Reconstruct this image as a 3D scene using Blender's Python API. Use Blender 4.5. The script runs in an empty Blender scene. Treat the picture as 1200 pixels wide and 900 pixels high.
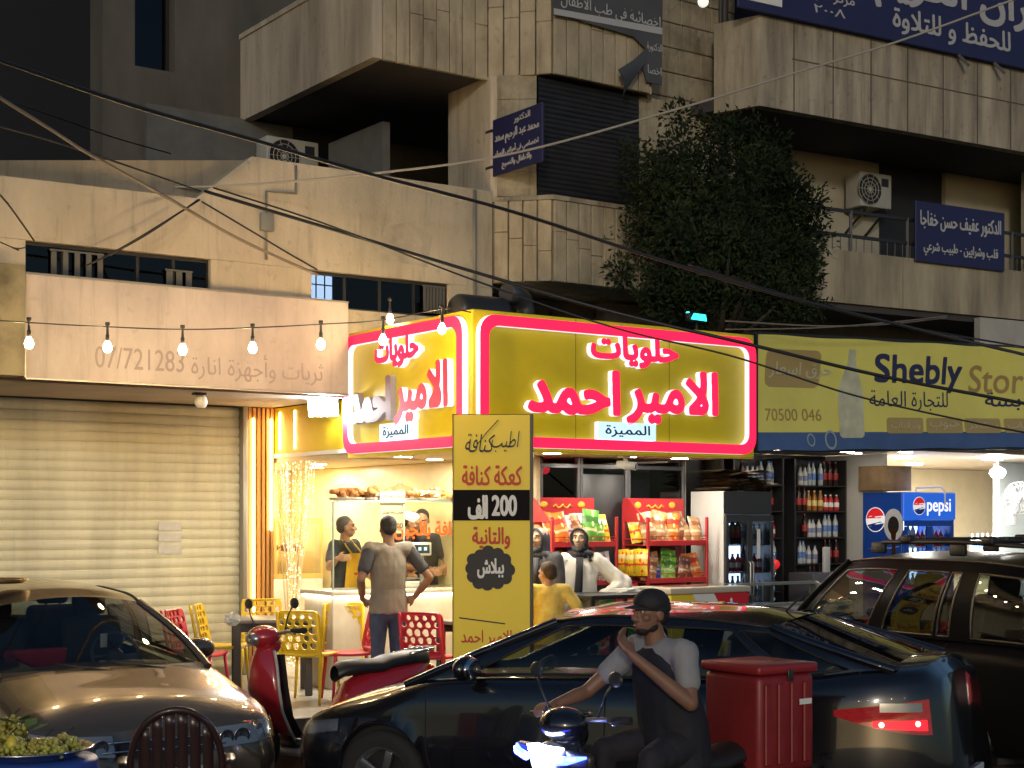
import bpy, bmesh, math, random
import numpy as np
from mathutils import Vector, Matrix, Quaternion

random.seed(7)
R = math.radians
PI = math.pi
S = bpy.context.scene
C = S.collection

# ---------------------------------------------------------------- camera: level, shifted, about 2 m above the road
EYE, FPX, HOR = 2.05, 1800.0, 606.0
cam = bpy.data.cameras.new('camera'); cam.sensor_width = 36; cam.lens = FPX/1200*36
cam.shift_y = (HOR-450)/1200; cam.clip_start = .1; cam.clip_end = 400
camo = bpy.data.objects.new('camera', cam); C.objects.link(camo)
camo.location = (0, 0, EYE); camo.rotation_euler = (R(90), 0, 0); S.camera = camo

# ---------------------------------------------------------------- night sky, and a weak warm sun for the street's own light
SUN_EL, SUN_AZ = 11, 184          # the street's light comes low from behind the camera
wd = bpy.data.worlds.new('World'); S.world = wd; wd.use_nodes = True
nt = wd.node_tree; bg = nt.nodes['Background']
sky = nt.nodes.new('ShaderNodeTexSky'); sky.sky_type = 'NISHITA'; sky.sun_disc = False; sky.ozone_density = 3.0
sky.sun_elevation = R(SUN_EL); sky.sun_rotation = R(SUN_AZ)
nt.links.new(sky.outputs[0], bg.inputs[0]); bg.inputs[1].default_value = .042
sl = bpy.data.lights.new('sun', 'SUN'); sl.energy = .31; sl.angle = R(4); sl.color = (1, .88, .74)
so = bpy.data.objects.new('sun', sl); C.objects.link(so)
az = R(SUN_AZ)
sdir = Vector((math.sin(az)*math.cos(R(SUN_EL)), math.cos(az)*math.cos(R(SUN_EL)), math.sin(R(SUN_EL))))
so.rotation_euler = sdir.to_track_quat('Z', 'Y').to_euler()
S.view_settings.view_transform = 'Standard'; S.view_settings.look = 'None'
S.view_settings.exposure = 1.0; S.view_settings.gamma = 1
try:
    S.cycles.use_denoising = True; S.cycles.max_bounces = 7; S.cycles.transparent_max_bounces = 16
    S.cycles.sample_clamp_indirect = 4; S.cycles.caustics_reflective = False; S.cycles.caustics_refractive = False
except Exception: pass

# ---------------------------------------------------------------- frames: the street's facade line and the block to its right
FA = math.atan2(.5766, .817)
OX, OY = -.358, 14.0
def L(a, b, z=0.):                      # a along the facade, b into the building
    return Vector((OX+.817*a-.5766*b, OY+.5766*a+.817*b, z))
QA = math.atan2(.5105, .86)
QX, QY = 2.906, 18.04
def Q(c, e, z=0.):
    return Vector((QX+.86*c-.5105*e, QY+.5105*c+.86*e, z))
def V(px, py, Y):                       # a place at a measured distance, from where the photograph shows it
    return Vector(((px-600)/FPX*Y, Y, EYE-(py-HOR)/FPX*Y))
WALK, TER = .15, .30                    # pavement and terrace heights
# ---------------------------------------------------------------- materials
def lin(h):
    h = h.lstrip('#'); o = []
    for i in (0, 2, 4):
        v = int(h[i:i+2], 16)/255
        o.append(v/12.92 if v <= .04045 else ((v+.055)/1.055)**2.4)
    return tuple(o)
def rgb(c): return lin(c) if isinstance(c, str) else c
MATS = {}
def mat(name, col, rough=.6, metal=0., em=None, es=0., var=0., sc=4., stretch=(1, 1, 1), bump=0., bsc=None, coat=0., spec=.5, col2=None, spots=0., streak=0.):
    if name in MATS: return MATS[name]
    m = bpy.data.materials.new(name); m.use_nodes = True; n = m.node_tree.nodes; lk = m.node_tree.links
    p = n['Principled BSDF']; c = rgb(col)
    p.inputs['Base Color'].default_value = (*c, 1); p.inputs['Roughness'].default_value = rough; p.inputs['Metallic'].default_value = metal
    p.inputs['Specular IOR Level'].default_value = spec
    if coat: p.inputs['Coat Weight'].default_value = coat; p.inputs['Coat Roughness'].default_value = .04
    if em is not None:
        p.inputs['Emission Color'].default_value = (*rgb(em), 1); p.inputs['Emission Strength'].default_value = es
    if var or bump or spots:
        tc = n.new('ShaderNodeTexCoord'); mp = n.new('ShaderNodeMapping'); mp.inputs['Scale'].default_value = stretch
        lk.new(tc.outputs['Object'], mp.inputs[0])
        nz = n.new('ShaderNodeTexNoise'); nz.inputs['Scale'].default_value = sc; nz.inputs['Detail'].default_value = 6; nz.inputs['Roughness'].default_value = .62
        lk.new(mp.outputs[0], nz.inputs['Vector'])
        if var:
            mx = n.new('ShaderNodeMix'); mx.data_type = 'RGBA'
            d = rgb(col2) if col2 is not None else tuple(x*(1-var) for x in c)
            u = tuple(min(x*(1+var*.5), .95) for x in c)
            rp = n.new('ShaderNodeValToRGB'); rp.color_ramp.elements[0].position = .32; rp.color_ramp.elements[1].position = .68
            rp.color_ramp.elements[0].color = (*d, 1); rp.color_ramp.elements[1].color = (*u, 1)
            lk.new(nz.outputs['Fac'], rp.inputs[0]); lk.new(rp.outputs[0], p.inputs['Base Color'])
            rr = n.new('ShaderNodeMapRange'); rr.inputs[3].default_value = max(rough-.12, .02); rr.inputs[4].default_value = min(rough+.12, 1)
            lk.new(nz.outputs['Fac'], rr.inputs[0]); lk.new(rr.outputs[0], p.inputs['Roughness'])
        if streak:                      # run-off streaks and grime with their own ragged shape
            m3 = n.new('ShaderNodeMapping'); m3.inputs['Scale'].default_value = (7, 7, .55); lk.new(tc.outputs['Object'], m3.inputs[0])
            n3 = n.new('ShaderNodeTexNoise'); n3.inputs['Scale'].default_value = 1.3; n3.inputs['Detail'].default_value = 8; n3.inputs['Roughness'].default_value = .7; lk.new(m3.outputs[0], n3.inputs['Vector'])
            r3 = n.new('ShaderNodeValToRGB'); r3.color_ramp.elements[0].position = .53; r3.color_ramp.elements[1].position = .70
            r3.color_ramp.elements[0].color = (1, 1, 1, 1); r3.color_ramp.elements[1].color = (1-streak, 1-streak*1.02, 1-streak*1.06, 1); lk.new(n3.outputs['Fac'], r3.inputs[0])
            n4 = n.new('ShaderNodeTexNoise'); n4.inputs['Scale'].default_value = 11; n4.inputs['Detail'].default_value = 7; lk.new(tc.outputs['Object'], n4.inputs['Vector'])
            r4 = n.new('ShaderNodeValToRGB'); r4.color_ramp.elements[0].position = .62; r4.color_ramp.elements[1].position = .74
            r4.color_ramp.elements[0].color = (1, 1, 1, 1); r4.color_ramp.elements[1].color = (1-streak*.6,)*3+(1,); lk.new(n4.outputs['Fac'], r4.inputs[0])
            x3 = n.new('ShaderNodeMix'); x3.data_type = 'RGBA'; x3.blend_type = 'MULTIPLY'; x3.inputs[0].default_value = 1; lk.new(r3.outputs[0], x3.inputs[6]); lk.new(r4.outputs[0], x3.inputs[7])
            x4 = n.new('ShaderNodeMix'); x4.data_type = 'RGBA'; x4.blend_type = 'MULTIPLY'; x4.inputs[0].default_value = 1
            lk.new(rp.outputs[0], x4.inputs[6]); lk.new(x3.outputs[2], x4.inputs[7]); lk.new(x4.outputs[2], p.inputs['Base Color'])
        if bump:
            n2 = n.new('ShaderNodeTexNoise'); n2.inputs['Scale'].default_value = bsc or sc*6; n2.inputs['Detail'].default_value = 5
            lk.new(tc.outputs['Object'], n2.inputs['Vector'])
            bp = n.new('ShaderNodeBump'); bp.inputs['Strength'].default_value = bump; bp.inputs['Distance'].default_value = .02
            lk.new(n2.outputs['Fac'], bp.inputs['Height']); lk.new(bp.outputs[0], p.inputs['Normal'])
    MATS[name] = m
    return m
def glow(name, col, es):                # something that gives off light
    return mat(name, col, .5, em=col, es=es)
def glass(name, tint=(.8, .85, .85), refl=1., rough=.0):
    if name in MATS: return MATS[name]
    m = bpy.data.materials.new(name); m.use_nodes = True; n = m.node_tree.nodes; lk = m.node_tree.links
    n.remove(n['Principled BSDF'])
    t = n.new('ShaderNodeBsdfTransparent'); t.inputs[0].default_value = (*rgb(tint), 1)
    g = n.new('ShaderNodeBsdfGlossy'); g.inputs[0].default_value = (refl, refl, refl, 1); g.inputs['Roughness'].default_value = rough
    f = n.new('ShaderNodeFresnel'); f.inputs[0].default_value = 1.5
    x = n.new('ShaderNodeMixShader'); ge = n.new('ShaderNodeNewGeometry'); iv = n.new('ShaderNodeMath'); iv.operation = 'SUBTRACT'; iv.inputs[0].default_value = 1; lk.new(ge.outputs['Backfacing'], iv.inputs[1]); ml = n.new('ShaderNodeMath'); ml.operation = 'MULTIPLY'; lk.new(f.outputs[0], ml.inputs[0]); lk.new(iv.outputs[0], ml.inputs[1]); lk.new(ml.outputs[0], x.inputs[0]); lk.new(t.outputs[0], x.inputs[1]); lk.new(g.outputs[0], x.inputs[2])
    lk.new(x.outputs[0], n['Material Output'].inputs[0]); MATS[name] = m
    return m

# ---------------------------------------------------------------- objects
def obj(name, me, m, parent=None, loc=None, rotz=None, smooth=None):
    if isinstance(me, MB): me = me.mesh(name, smooth)
    me.name = name
    o = bpy.data.objects.new(name, me); C.objects.link(o)
    if m is not None:
        ms = m if isinstance(m, (list, tuple)) else [m]
        if len(me.materials) == 0:
            for q in ms: me.materials.append(q)
    if parent is not None: o.parent = parent
    if loc is not None: o.location = loc
    if rotz is not None: o.rotation_euler = (0, 0, rotz)
    return o
def tag(o, label, cat, group=None, kind=None):
    if label: o['label'] = label
    if cat: o['category'] = cat
    if group: o['group'] = group
    if kind: o['kind'] = kind
    return o
def thing(name, label, cat, loc=(0, 0, 0), rotz=0., group=None):
    o = bpy.data.objects.new(name, None); C.objects.link(o); o.empty_display_size = .1
    o.location = loc; o.rotation_euler = (0, 0, rotz)
    return tag(o, label, cat, group)
def kids(o): return KID.get(o.name, [])
def dup(root, loc=None, rotz=None, label=None, group=None):
    """a copy of a thing with its parts and sub-parts"""
    r = root.copy(); C.objects.link(r)
    if loc is not None: r.location = loc
    if rotz is not None: r.rotation_euler = (0, 0, rotz) if not isinstance(rotz, tuple) else rotz
    if label: r['label'] = label
    if group: r['group'] = group
    for ch in list(root.children):
        c = ch.copy(); C.objects.link(c); c.parent = r
        for g in list(ch.children):
            d = g.copy(); C.objects.link(d); d.parent = c
    return r

# ---------------------------------------------------------------- mesh collector
class MB:
    def __init__(s): s.bm = bmesh.new(); s.mi = 0; s.M = Matrix.Identity(4)
    def _v(s, p): return s.bm.verts.new(s.M @ Vector(p))
    def _f(s, vs, smooth=False):
        try: f = s.bm.faces.new(vs)
        except ValueError: return None
        f.material_index = s.mi; f.smooth = smooth
        return f
    def box(s, x0, x1, y0, y1, z0, z1, bev=0., seg=2):
        b = bmesh.new(); r = bmesh.ops.create_cube(b, size=1.)
        for v in b.verts: v.co = Vector(((x0+x1)/2+v.co.x*(x1-x0), (y0+y1)/2+v.co.y*(y1-y0), (z0+z1)/2+v.co.z*(z1-z0)))
        if bev:
            bmesh.ops.bevel(b, geom=b.edges[:], offset=bev, segments=seg, profile=.5, affect='EDGES', clamp_overlap=True)
        s.add_bm(b, bev > 0 and seg > 1); return s
    def add_bm(s, b, smooth=False, M=None):
        T = s.M @ M if M is not None else s.M
        mp = {v: s.bm.verts.new(T @ v.co) for v in b.verts}
        for f in b.faces: s._f([mp[v] for v in f.verts], smooth)
        b.free()
    def obox(s, c, sz, rot=None, bev=0., seg=2):
        """box by centre, size and rotation (Euler tuple or Matrix)"""
        b = bmesh.new(); bmesh.ops.create_cube(b, size=1.)
        for v in b.verts: v.co = Vector((v.co.x*sz[0], v.co.y*sz[1], v.co.z*sz[2]))
        if bev: bmesh.ops.bevel(b, geom=b.edges[:], offset=bev, segments=seg, profile=.5, affect='EDGES', clamp_overlap=True)
        m = Matrix.Translation(c)
        if rot is not None:
            from mathutils import Euler
            m = m @ (rot.to_4x4() if isinstance(rot, Matrix) else Euler(rot).to_matrix().to_4x4())
        s.add_bm(b, bev > 0 and seg > 1, m); return s
    def bar(s, p0, p1, w, h, up=(0, 0, 1), bev=0.):
        p0, p1 = Vector(p0), Vector(p1); d = p1-p0; l = d.length; x = d.normalized(); u = Vector(up)
        y = u.cross(x)
        if y.length < 1e-4: y = Vector((0, 1, 0)).cross(x)
        y.normalize(); z = x.cross(y)
        m = Matrix((x, y, z)).transposed()
        return s.obox((p0+p1)/2, (l, w, h), m, bev)
    def tube(s, pts, r, n=8, caps=True, closed=False, smooth=True):
        """tube along a path; r a number or one per point, or (rx, ry) pairs"""
        pts = [Vector(p) for p in pts]; k = len(pts)
        rs = r if isinstance(r, (list, tuple)) else [r]*k
        rings = []; up = None
        for i, p in enumerate(pts):
            a = pts[i-1] if i or closed else p
            c = pts[(i+1) % k] if i < k-1 or closed else p
            t = (c-a)
            if t.length < 1e-9: t = Vector((0, 0, 1))
            t.normalize()
            if up is None:
                up = Vector((0, 0, 1)) if abs(t.z) < .9 else Vector((0, 1, 0))
            x = up.cross(t)
            if x.length < 1e-5: x = Vector((1, 0, 0)).cross(t)
            x.normalize(); y = t.cross(x); up = y
            q = rs[i]; rx, ry = (q, q) if not isinstance(q, (tuple, list)) else q
            rings.append([s._v(p+x*math.cos(2*PI*j/n)*rx+y*math.sin(2*PI*j/n)*ry) for j in range(n)])
        m = k if closed else k-1
        for i in range(m):
            A, B = rings[i], rings[(i+1) % k]
            for j in range(n): s._f([A[j], A[(j+1) % n], B[(j+1) % n], B[j]], smooth)
        if caps and not closed:
            s._f(rings[0][::-1]); s._f(rings[-1])
        return s
    def cyl(s, p0, p1, r0, r1=None, n=16, smooth=True): return s.tube([p0, p1], [r0, r1 if r1 is not None else r0], n, True, False, smooth)
    def ball(s, c, r, n=12, m=8, rot=None):
        r = (r, r, r) if not isinstance(r, (tuple, list)) else r
        b = bmesh.new(); bmesh.ops.create_uvsphere(b, u_segments=n, v_segments=m, radius=1)
        mm = Matrix.Translation(c)
        if rot is not None:
            from mathutils import Euler
            mm = mm @ (rot.to_4x4() if isinstance(rot, Matrix) else Euler(rot).to_matrix().to_4x4())
        for v in b.verts: v.co = Vector((v.co.x*r[0], v.co.y*r[1], v.co.z*r[2]))
        s.add_bm(b, True, mm); return s
    def lathe(s, prof, c=(0, 0, 0), n=20, ax=None, smooth=True):
        """profile of (radius, height) turned round Z (or the axis ax) at c"""
        m = Matrix.Translation(c)
        if ax is not None: m = m @ Vector((0, 0, 1)).rotation_difference(Vector(ax)).to_matrix().to_4x4()
        rings = []
        for r, z in prof:
            if r < 1e-6: rings.append([s._v(m @ Vector((0, 0, z)))])
            else: rings.append([s._v(m @ Vector((r*math.cos(2*PI*j/n), r*math.sin(2*PI*j/n), z))) for j in range(n)])
        for A, B in zip(rings, rings[1:]):
            for j in range(n):
                k = (j+1) % n
                if len(A) == 1 and len(B) == 1: continue
                if len(A) == 1: s._f([A[0], B[k], B[j]], smooth)
                elif len(B) == 1: s._f([A[j], A[k], B[0]], smooth)
                else: s._f([A[j], A[k], B[k], B[j]], smooth)
        return s
    def grid(s, rows, smooth=True, closed=False):
        g = [[s._v(p) for p in r] for r in rows]
        for A, B in zip(g, g[1:]):
            n = len(A)
            for j in range(n if closed else n-1): s._f([A[j], A[(j+1) % n], B[(j+1) % n], B[j]], smooth)
        return g
    def prism(s, poly, axis, d0, d1):
        """polygon (2-D) pulled along an axis: axis 'y' takes (x, z), 'x' takes (y, z), 'z' takes (x, y)"""
        def P(q, d): return (q[0], d, q[1]) if axis == 'y' else (d, q[0], q[1]) if axis == 'x' else (q[0], q[1], d)
        A = [s._v(P(q, d0)) for q in poly]; B = [s._v(P(q, d1)) for q in poly]; n = len(poly)
        fa = s._f(A); fb = s._f(B[::-1])
        for i in range(n): s._f([A[i], B[i], B[(i+1) % n], A[(i+1) % n]])
        tri = [f for f in (fa, fb) if f is not None and n > 4]
        if tri: bmesh.ops.triangulate(s.bm, faces=tri)
        return s
    def quad(s, a, b, c, d, smooth=False): s._f([s._v(p) for p in (a, b, c, d)], smooth); return s
    def mesh(s, name='mesh', smooth=None):
        bmesh.ops.recalc_face_normals(s.bm, faces=s.bm.faces[:])
        me = bpy.data.meshes.new(name)
        if smooth is not None:
            for f in s.bm.faces: f.smooth = smooth
        s.bm.to_mesh(me); s.bm.free(); return me

def sharp(o, deg=35):
    """smooth faces, with edges sharper than this kept crisp"""
    me = o.data
    b = bmesh.new(); b.from_mesh(me)
    for f in b.faces: f.smooth = True
    for e in b.edges:
        if len(e.link_faces) == 2: e.smooth = e.calc_face_angle(0) < R(deg)
    b.to_mesh(me); b.free()
    return o

def interp(xs, ys, x):
    """monotone smooth curve through points"""
    n = len(xs)
    if x <= xs[0]: return ys[0]
    if x >= xs[-1]: return ys[-1]
    i = max(k for k in range(n-1) if xs[k] <= x)
    d = [(ys[k+1]-ys[k])/(xs[k+1]-xs[k]) for k in range(n-1)]
    def mslope(k):
        if k == 0: return d[0]
        if k == n-1: return d[-1]
        return 0 if d[k-1]*d[k] <= 0 else 2*d[k-1]*d[k]/(d[k-1]+d[k])
    h = xs[i+1]-xs[i]; t = (x-xs[i])/h; m0, m1 = mslope(i), mslope(i+1)
    return (2*t**3-3*t*t+1)*ys[i]+(t**3-2*t*t+t)*h*m0+(-2*t**3+3*t*t)*ys[i+1]+(t**3-t*t)*h*m1
# ---------------------------------------------------------------- lettering (built-in font, Arabic joined by hand)
_AR = {}
for _c, _b, _n in (('ء',0xFE80,1),('آ',0xFE81,2),('أ',0xFE83,2),('ؤ',0xFE85,2),('إ',0xFE87,2),('ئ',0xFE89,4),('ا',0xFE8D,2),('ب',0xFE8F,4),('ة',0xFE93,2),('ت',0xFE95,4),
                   ('ث',0xFE99,4),('ج',0xFE9D,4),('ح',0xFEA1,4),('خ',0xFEA5,4),('د',0xFEA9,2),('ذ',0xFEAB,2),('ر',0xFEAD,2),('ز',0xFEAF,2),('س',0xFEB1,4),('ش',0xFEB5,4),('ص',0xFEB9,4),
                   ('ض',0xFEBD,4),('ط',0xFEC1,4),('ظ',0xFEC5,4),('ع',0xFEC9,4),('غ',0xFECD,4),('ف',0xFED1,4),('ق',0xFED5,4),('ك',0xFED9,4),('ل',0xFEDD,4),('م',0xFEE1,4),('ن',0xFEE5,4),
                   ('ه',0xFEE9,4),('و',0xFEED,2),('ى',0xFEEF,2),('ي',0xFEF1,4)):
    _AR[_c] = (_b, _n)
_LA = {'آ': 0xFEF5, 'أ': 0xFEF7, 'إ': 0xFEF9, 'ا': 0xFEFB}

def shape_ar(s):
    """logical Arabic -> joined glyphs in visual (left to right) order; runs of digits/latin keep their order"""
    out = []; i = 0; prev_joins = False
    while i < len(s):
        c = s[i]
        if c in _AR:
            if c == 'ل' and i+1 < len(s) and s[i+1] in _LA:
                out.append(chr(_LA[s[i+1]] + (1 if prev_joins else 0))); prev_joins = False; i += 2; continue
            b, n = _AR[c]
            nxt = i+1 < len(s) and s[i+1] in _AR and s[i+1] != 'ء'
            if n == 4:
                f = (3 if prev_joins else 2) if nxt else (1 if prev_joins else 0)
                prev_joins = True
            else:
                f = 1 if (prev_joins and n == 2) else 0
                prev_joins = False
            out.append(chr(b+f))
        elif c == 'ـ':
            out.append(c); prev_joins = True
        else:
            out.append(c); prev_joins = False
        i += 1
    # visual order
    runs = []; cur = ''
    for c in out:
        if ord(c) < 0x600 and c not in ' ':
            cur += c
        else:
            if cur: runs.append(cur); cur = ''
            runs.append(c)
    if cur: runs.append(cur)
    return ''.join(reversed(runs))

def is_ar(s): return any(c in _AR for c in s)

def contour_loops(G, lev=.5):
    """closed outlines of the field G (rows = z, columns = x) at a level, in grid units"""
    h, w = G.shape
    B = G > lev
    code = B[:-1, :-1]*1 + B[:-1, 1:]*2 + B[1:, 1:]*4 + B[1:, :-1]*8
    ii, jj = np.nonzero((code > 0) & (code < 15))
    SEG = {1: ((3, 0),), 2: ((0, 1),), 3: ((3, 1),), 4: ((1, 2),), 5: ((3, 0), (1, 2)), 6: ((0, 2),), 7: ((3, 2),), 8: ((2, 3),), 9: ((2, 0),),
           10: ((0, 1), (2, 3)), 11: ((2, 1),), 12: ((1, 3),), 13: ((1, 0),), 14: ((0, 3),)}
    adj = {}
    for i, j in zip(ii.tolist(), jj.tolist()):
        for a, b in SEG[int(code[i, j])]:
            k = []
            for e in (a, b):
                k.append((i, j, 0) if e == 0 else (i, j+1, 1) if e == 1 else (i+1, j, 0) if e == 2 else (i, j, 1))
            adj.setdefault(k[0], []).append(k[1]); adj.setdefault(k[1], []).append(k[0])
    def pt(k):
        i, j, d = k
        a = G[i, j]; b = G[i, j+1] if d == 0 else G[i+1, j]
        t = (lev-a)/(b-a) if abs(b-a) > 1e-9 else .5
        return (j+t, i) if d == 0 else (j, i+t)
    loops = []; seen = set()
    for k0 in adj:
        if k0 in seen: continue
        lp = [k0]; seen.add(k0); cur = k0
        while True:
            nx = [q for q in adj[cur] if q not in seen]
            if not nx: break
            cur = nx[0]; seen.add(cur); lp.append(cur)
        if len(lp) > 5: loops.append([pt(k) for k in lp])
    return loops

def _simplify(p, tol):
    """drop points nearly on the line between the kept neighbours"""
    n = len(p); out = [p[0]]; a = 0
    while a < n-1:
        b = a+1
        while b+1 < n and b-a < 14:
            x0, y0 = p[a]; x1, y1 = p[b+1]; L_ = math.hypot(x1-x0, y1-y0) or 1e-9
            if max(abs((x1-x0)*(y0-q[1])-(x0-q[0])*(y1-y0))/L_ for q in p[a+1:b+1]) > tol: break
            b += 1
        out.append(p[b]); a = b
    if math.dist(out[0], out[-1]) < 1e-6: out.pop()
    return out

def loops_mesh(loops, extrude):
    """flat outlines (x, z), holes by even-odd -> a plate facing -Y, back on y = 0, front on y = -extrude"""
    c = bpy.data.curves.new('outline', 'CURVE'); c.dimensions = '2D'; c.fill_mode = 'BOTH'
    c.extrude = extrude/2
    for lp in loops:
        s_ = c.splines.new('POLY'); s_.points.add(len(lp)-1); s_.use_cyclic_u = True
        s_.points.foreach_set('co', np.array([(x, y, 0, 1) for x, y in lp], 'f').ravel())
    o = bpy.data.objects.new('outline', c); C.objects.link(o)
    dg = bpy.context.evaluated_depsgraph_get(); dg.update()
    me = bpy.data.meshes.new_from_object(o.evaluated_get(dg))
    bpy.data.objects.remove(o); bpy.data.curves.remove(c)
    v = np.empty(len(me.vertices)*3, 'f'); me.vertices.foreach_get('co', v); v = v.reshape(-1, 3)
    n = np.stack([v[:, 0], -v[:, 2]-extrude/2, v[:, 1]], 1)
    me.vertices.foreach_set('co', n.ravel().astype('f')); me.materials.clear(); me.update()
    return me

def text_loops(s, width=None, height=None, bold=0., rows=60, shear=0.):
    """outlines of lettering, centred; the joined glyphs are merged into one shape and thickened by bold (share of the height)"""
    c = bpy.data.curves.new('lettering', 'FONT')
    c.body = shape_ar(s) if is_ar(s) else s
    c.resolution_u = 3; c.fill_mode = 'FRONT'; c.shear = shear
    o = bpy.data.objects.new('lettering', c); C.objects.link(o)
    dg = bpy.context.evaluated_depsgraph_get(); dg.update()
    cu = o.evaluated_get(dg).to_curve(dg)
    polys = []
    for sp in cu.splines:
        pts = []
        if sp.type == 'BEZIER':
            n_ = len(sp.bezier_points)
            for k in range(n_):
                p0, p1 = sp.bezier_points[k], sp.bezier_points[(k+1) % n_]
                a0, a1, a2, a3 = (np.array(q_[:2]) for q_ in (p0.co, p0.handle_right, p1.handle_left, p1.co))
                for t in (0, .2, .4, .6, .8):
                    pts.append(a0*(1-t)**3+3*a1*t*(1-t)**2+3*a2*t*t*(1-t)+a3*t**3)
        else:
            pts = [np.array(p.co[:2]) for p in sp.points]
        if len(pts) > 2: polys.append(np.array(pts, 'd'))
    o.evaluated_get(dg).to_curve_clear() if hasattr(o, 'to_curve_clear') else None
    bpy.data.objects.remove(o); bpy.data.curves.remove(c)
    v = np.concatenate(polys)
    lo, hi = v.min(0), v.max(0); sz = hi-lo
    if height is None: height = width*sz[1]/sz[0]
    if width is None: width = height*sz[0]/sz[1]
    q = height/rows; bw = bold*height
    sc = np.array([(width-2*bw)/sz[0], (height-2*bw)/sz[1]])
    mid = (lo+hi)/2
    pad = bw+4*q
    ss = 2; d = q/ss
    nx, ny = int((width+2*pad)/d), int((height+2*pad)/d)
    nx += nx % ss; ny += ny % ss
    ox, oy = -nx*d/2, -ny*d/2
    Wn = np.zeros((ny, nx+1), int)
    for pl in polys:
        p = ((pl-mid)*sc-(ox, oy))/d
        for (xa, ya), (xb, yb) in zip(p, np.roll(p, -1, 0)):
            if ya == yb: continue
            s_ = 1
            if ya > yb: xa, ya, xb, yb, s_ = xb, yb, xa, ya, -1
            r0, r1 = max(int(math.ceil(ya-.5)), 0), min(int(math.ceil(yb-.5)), ny)
            if r1 <= r0: continue
            rr = np.arange(r0, r1)
            xx = np.clip(np.ceil(xa+(rr+.5-ya)*(xb-xa)/(yb-ya)-.5).astype(int), 0, nx)
            Wn[rr, xx] += s_
    A = (np.cumsum(Wn, 1)[:, :nx] != 0)
    r = bw/d
    if r > .4:
        B = A.copy(); k = int(math.ceil(r))
        for dy in range(-k, k+1):
            m = int(math.sqrt(max(r*r-dy*dy, 0))) if abs(dy) <= r else -1
            if m < 0: continue
            row = np.zeros_like(A)
            if dy >= 0: row[dy:] = A[:ny-dy]
            else: row[:dy] = A[-dy:]
            cs = np.concatenate([np.zeros((ny, 1), int), np.cumsum(row, 1)], 1)
            xs = np.arange(nx)
            B |= (cs[:, np.minimum(xs+m+1, nx)]-cs[:, np.maximum(xs-m, 0)]) > 0
        A = B
    G = A.reshape(ny//ss, ss, nx//ss, ss).mean((1, 3))
    P_ = np.pad(G, 1); G = (P_[1:-1, 1:-1]*2+P_[:-2, 1:-1]+P_[2:, 1:-1]+P_[1:-1, :-2]+P_[1:-1, 2:])/6
    G = np.pad(G, 1)
    return [[(ox+(x-1+.5)*q, oy+(y-1+.5)*q) for x, y in _simplify(lp, .12)] for lp in contour_loops(G)]

def text_mesh(s, width=None, height=None, extrude=.004, bold=0., rows=48, shear=0.):
    return loops_mesh(text_loops(s, width, height, bold, rows, shear), extrude)
# ================================================================= setting
M_road = mat('asphalt', (.05, .05, .052), .75, var=.5, sc=2.2, bump=.5, bsc=90)
M_walk = mat('paving', (.20, .19, .175), .8, var=.35, sc=3, bump=.3, bsc=60)
M_kerb = mat('kerb_stone', (.17, .10, .075), .8, var=.45, sc=5, bump=.4, bsc=40)
M_tile = mat('terrace_tile', (.42, .40, .36), .35, var=.12, sc=2)
M_grout = mat('grout', (.10, .095, .09), .9)
M_wall = mat('beige_render', (.53, .46, .345), .85, var=.30, sc=1.3, stretch=(1, 1, .35), bump=.25, bsc=30, streak=.30)
M_side = mat('smooth_render', (.46, .40, .31), .85, var=.38, sc=1.6, stretch=(1.6, 1.6, .22), bump=.2, bsc=40, streak=.35)
M_clad = mat('concrete_board', (.42, .355, .245), .85, var=.35, sc=2.6, stretch=(1, 1, .5), bump=.4, bsc=35, streak=.35)
M_stone = mat('stone_block', (.34, .29, .20), .9, var=.42, sc=3.2, bump=.7, bsc=18, streak=.35)
M_stain = mat('weathered_concrete', (.37, .32, .235), .88, var=.50, sc=2.4, stretch=(1.8, 1.8, .25), bump=.4, bsc=30, streak=.5)
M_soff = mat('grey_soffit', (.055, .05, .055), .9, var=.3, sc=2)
M_dark = mat('dark_void', (.012, .012, .014), .7)
M_grey = mat('grey_paint', (.22, .22, .20), .8, var=.25, sc=2)
M_shut = mat('cream_shutter', (.70, .675, .50), .5, var=.18, sc=1.5, stretch=(1.6, 1, .35), bump=.12, bsc=9, streak=.10)
M_shutd = mat('dark_shutter', (.02, .02, .024), .55, var=.3, sc=3)
M_frame = mat('aluminium', (.35, .34, .32), .4, .7)
M_bframe = mat('dark_frame', (.025, .024, .024), .45)
M_wglass = glass('window_glass', (.22, .24, .27), .8)
M_white = mat('white_paint', (.75, .74, .70), .5, var=.08, sc=3)
M_panel = mat('faded_panel', (.54, .47, .435), .55, var=.26, sc=1.7, streak=.2, stretch=(1, 1, .5), bump=.05, bsc=6)

g = MB(); g.quad((-200, -200, 0), (200, -200, 0), (200, 300, 0), (-200, 300, 0))
tag(obj('road', g, M_road), None, None, kind='structure')

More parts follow.
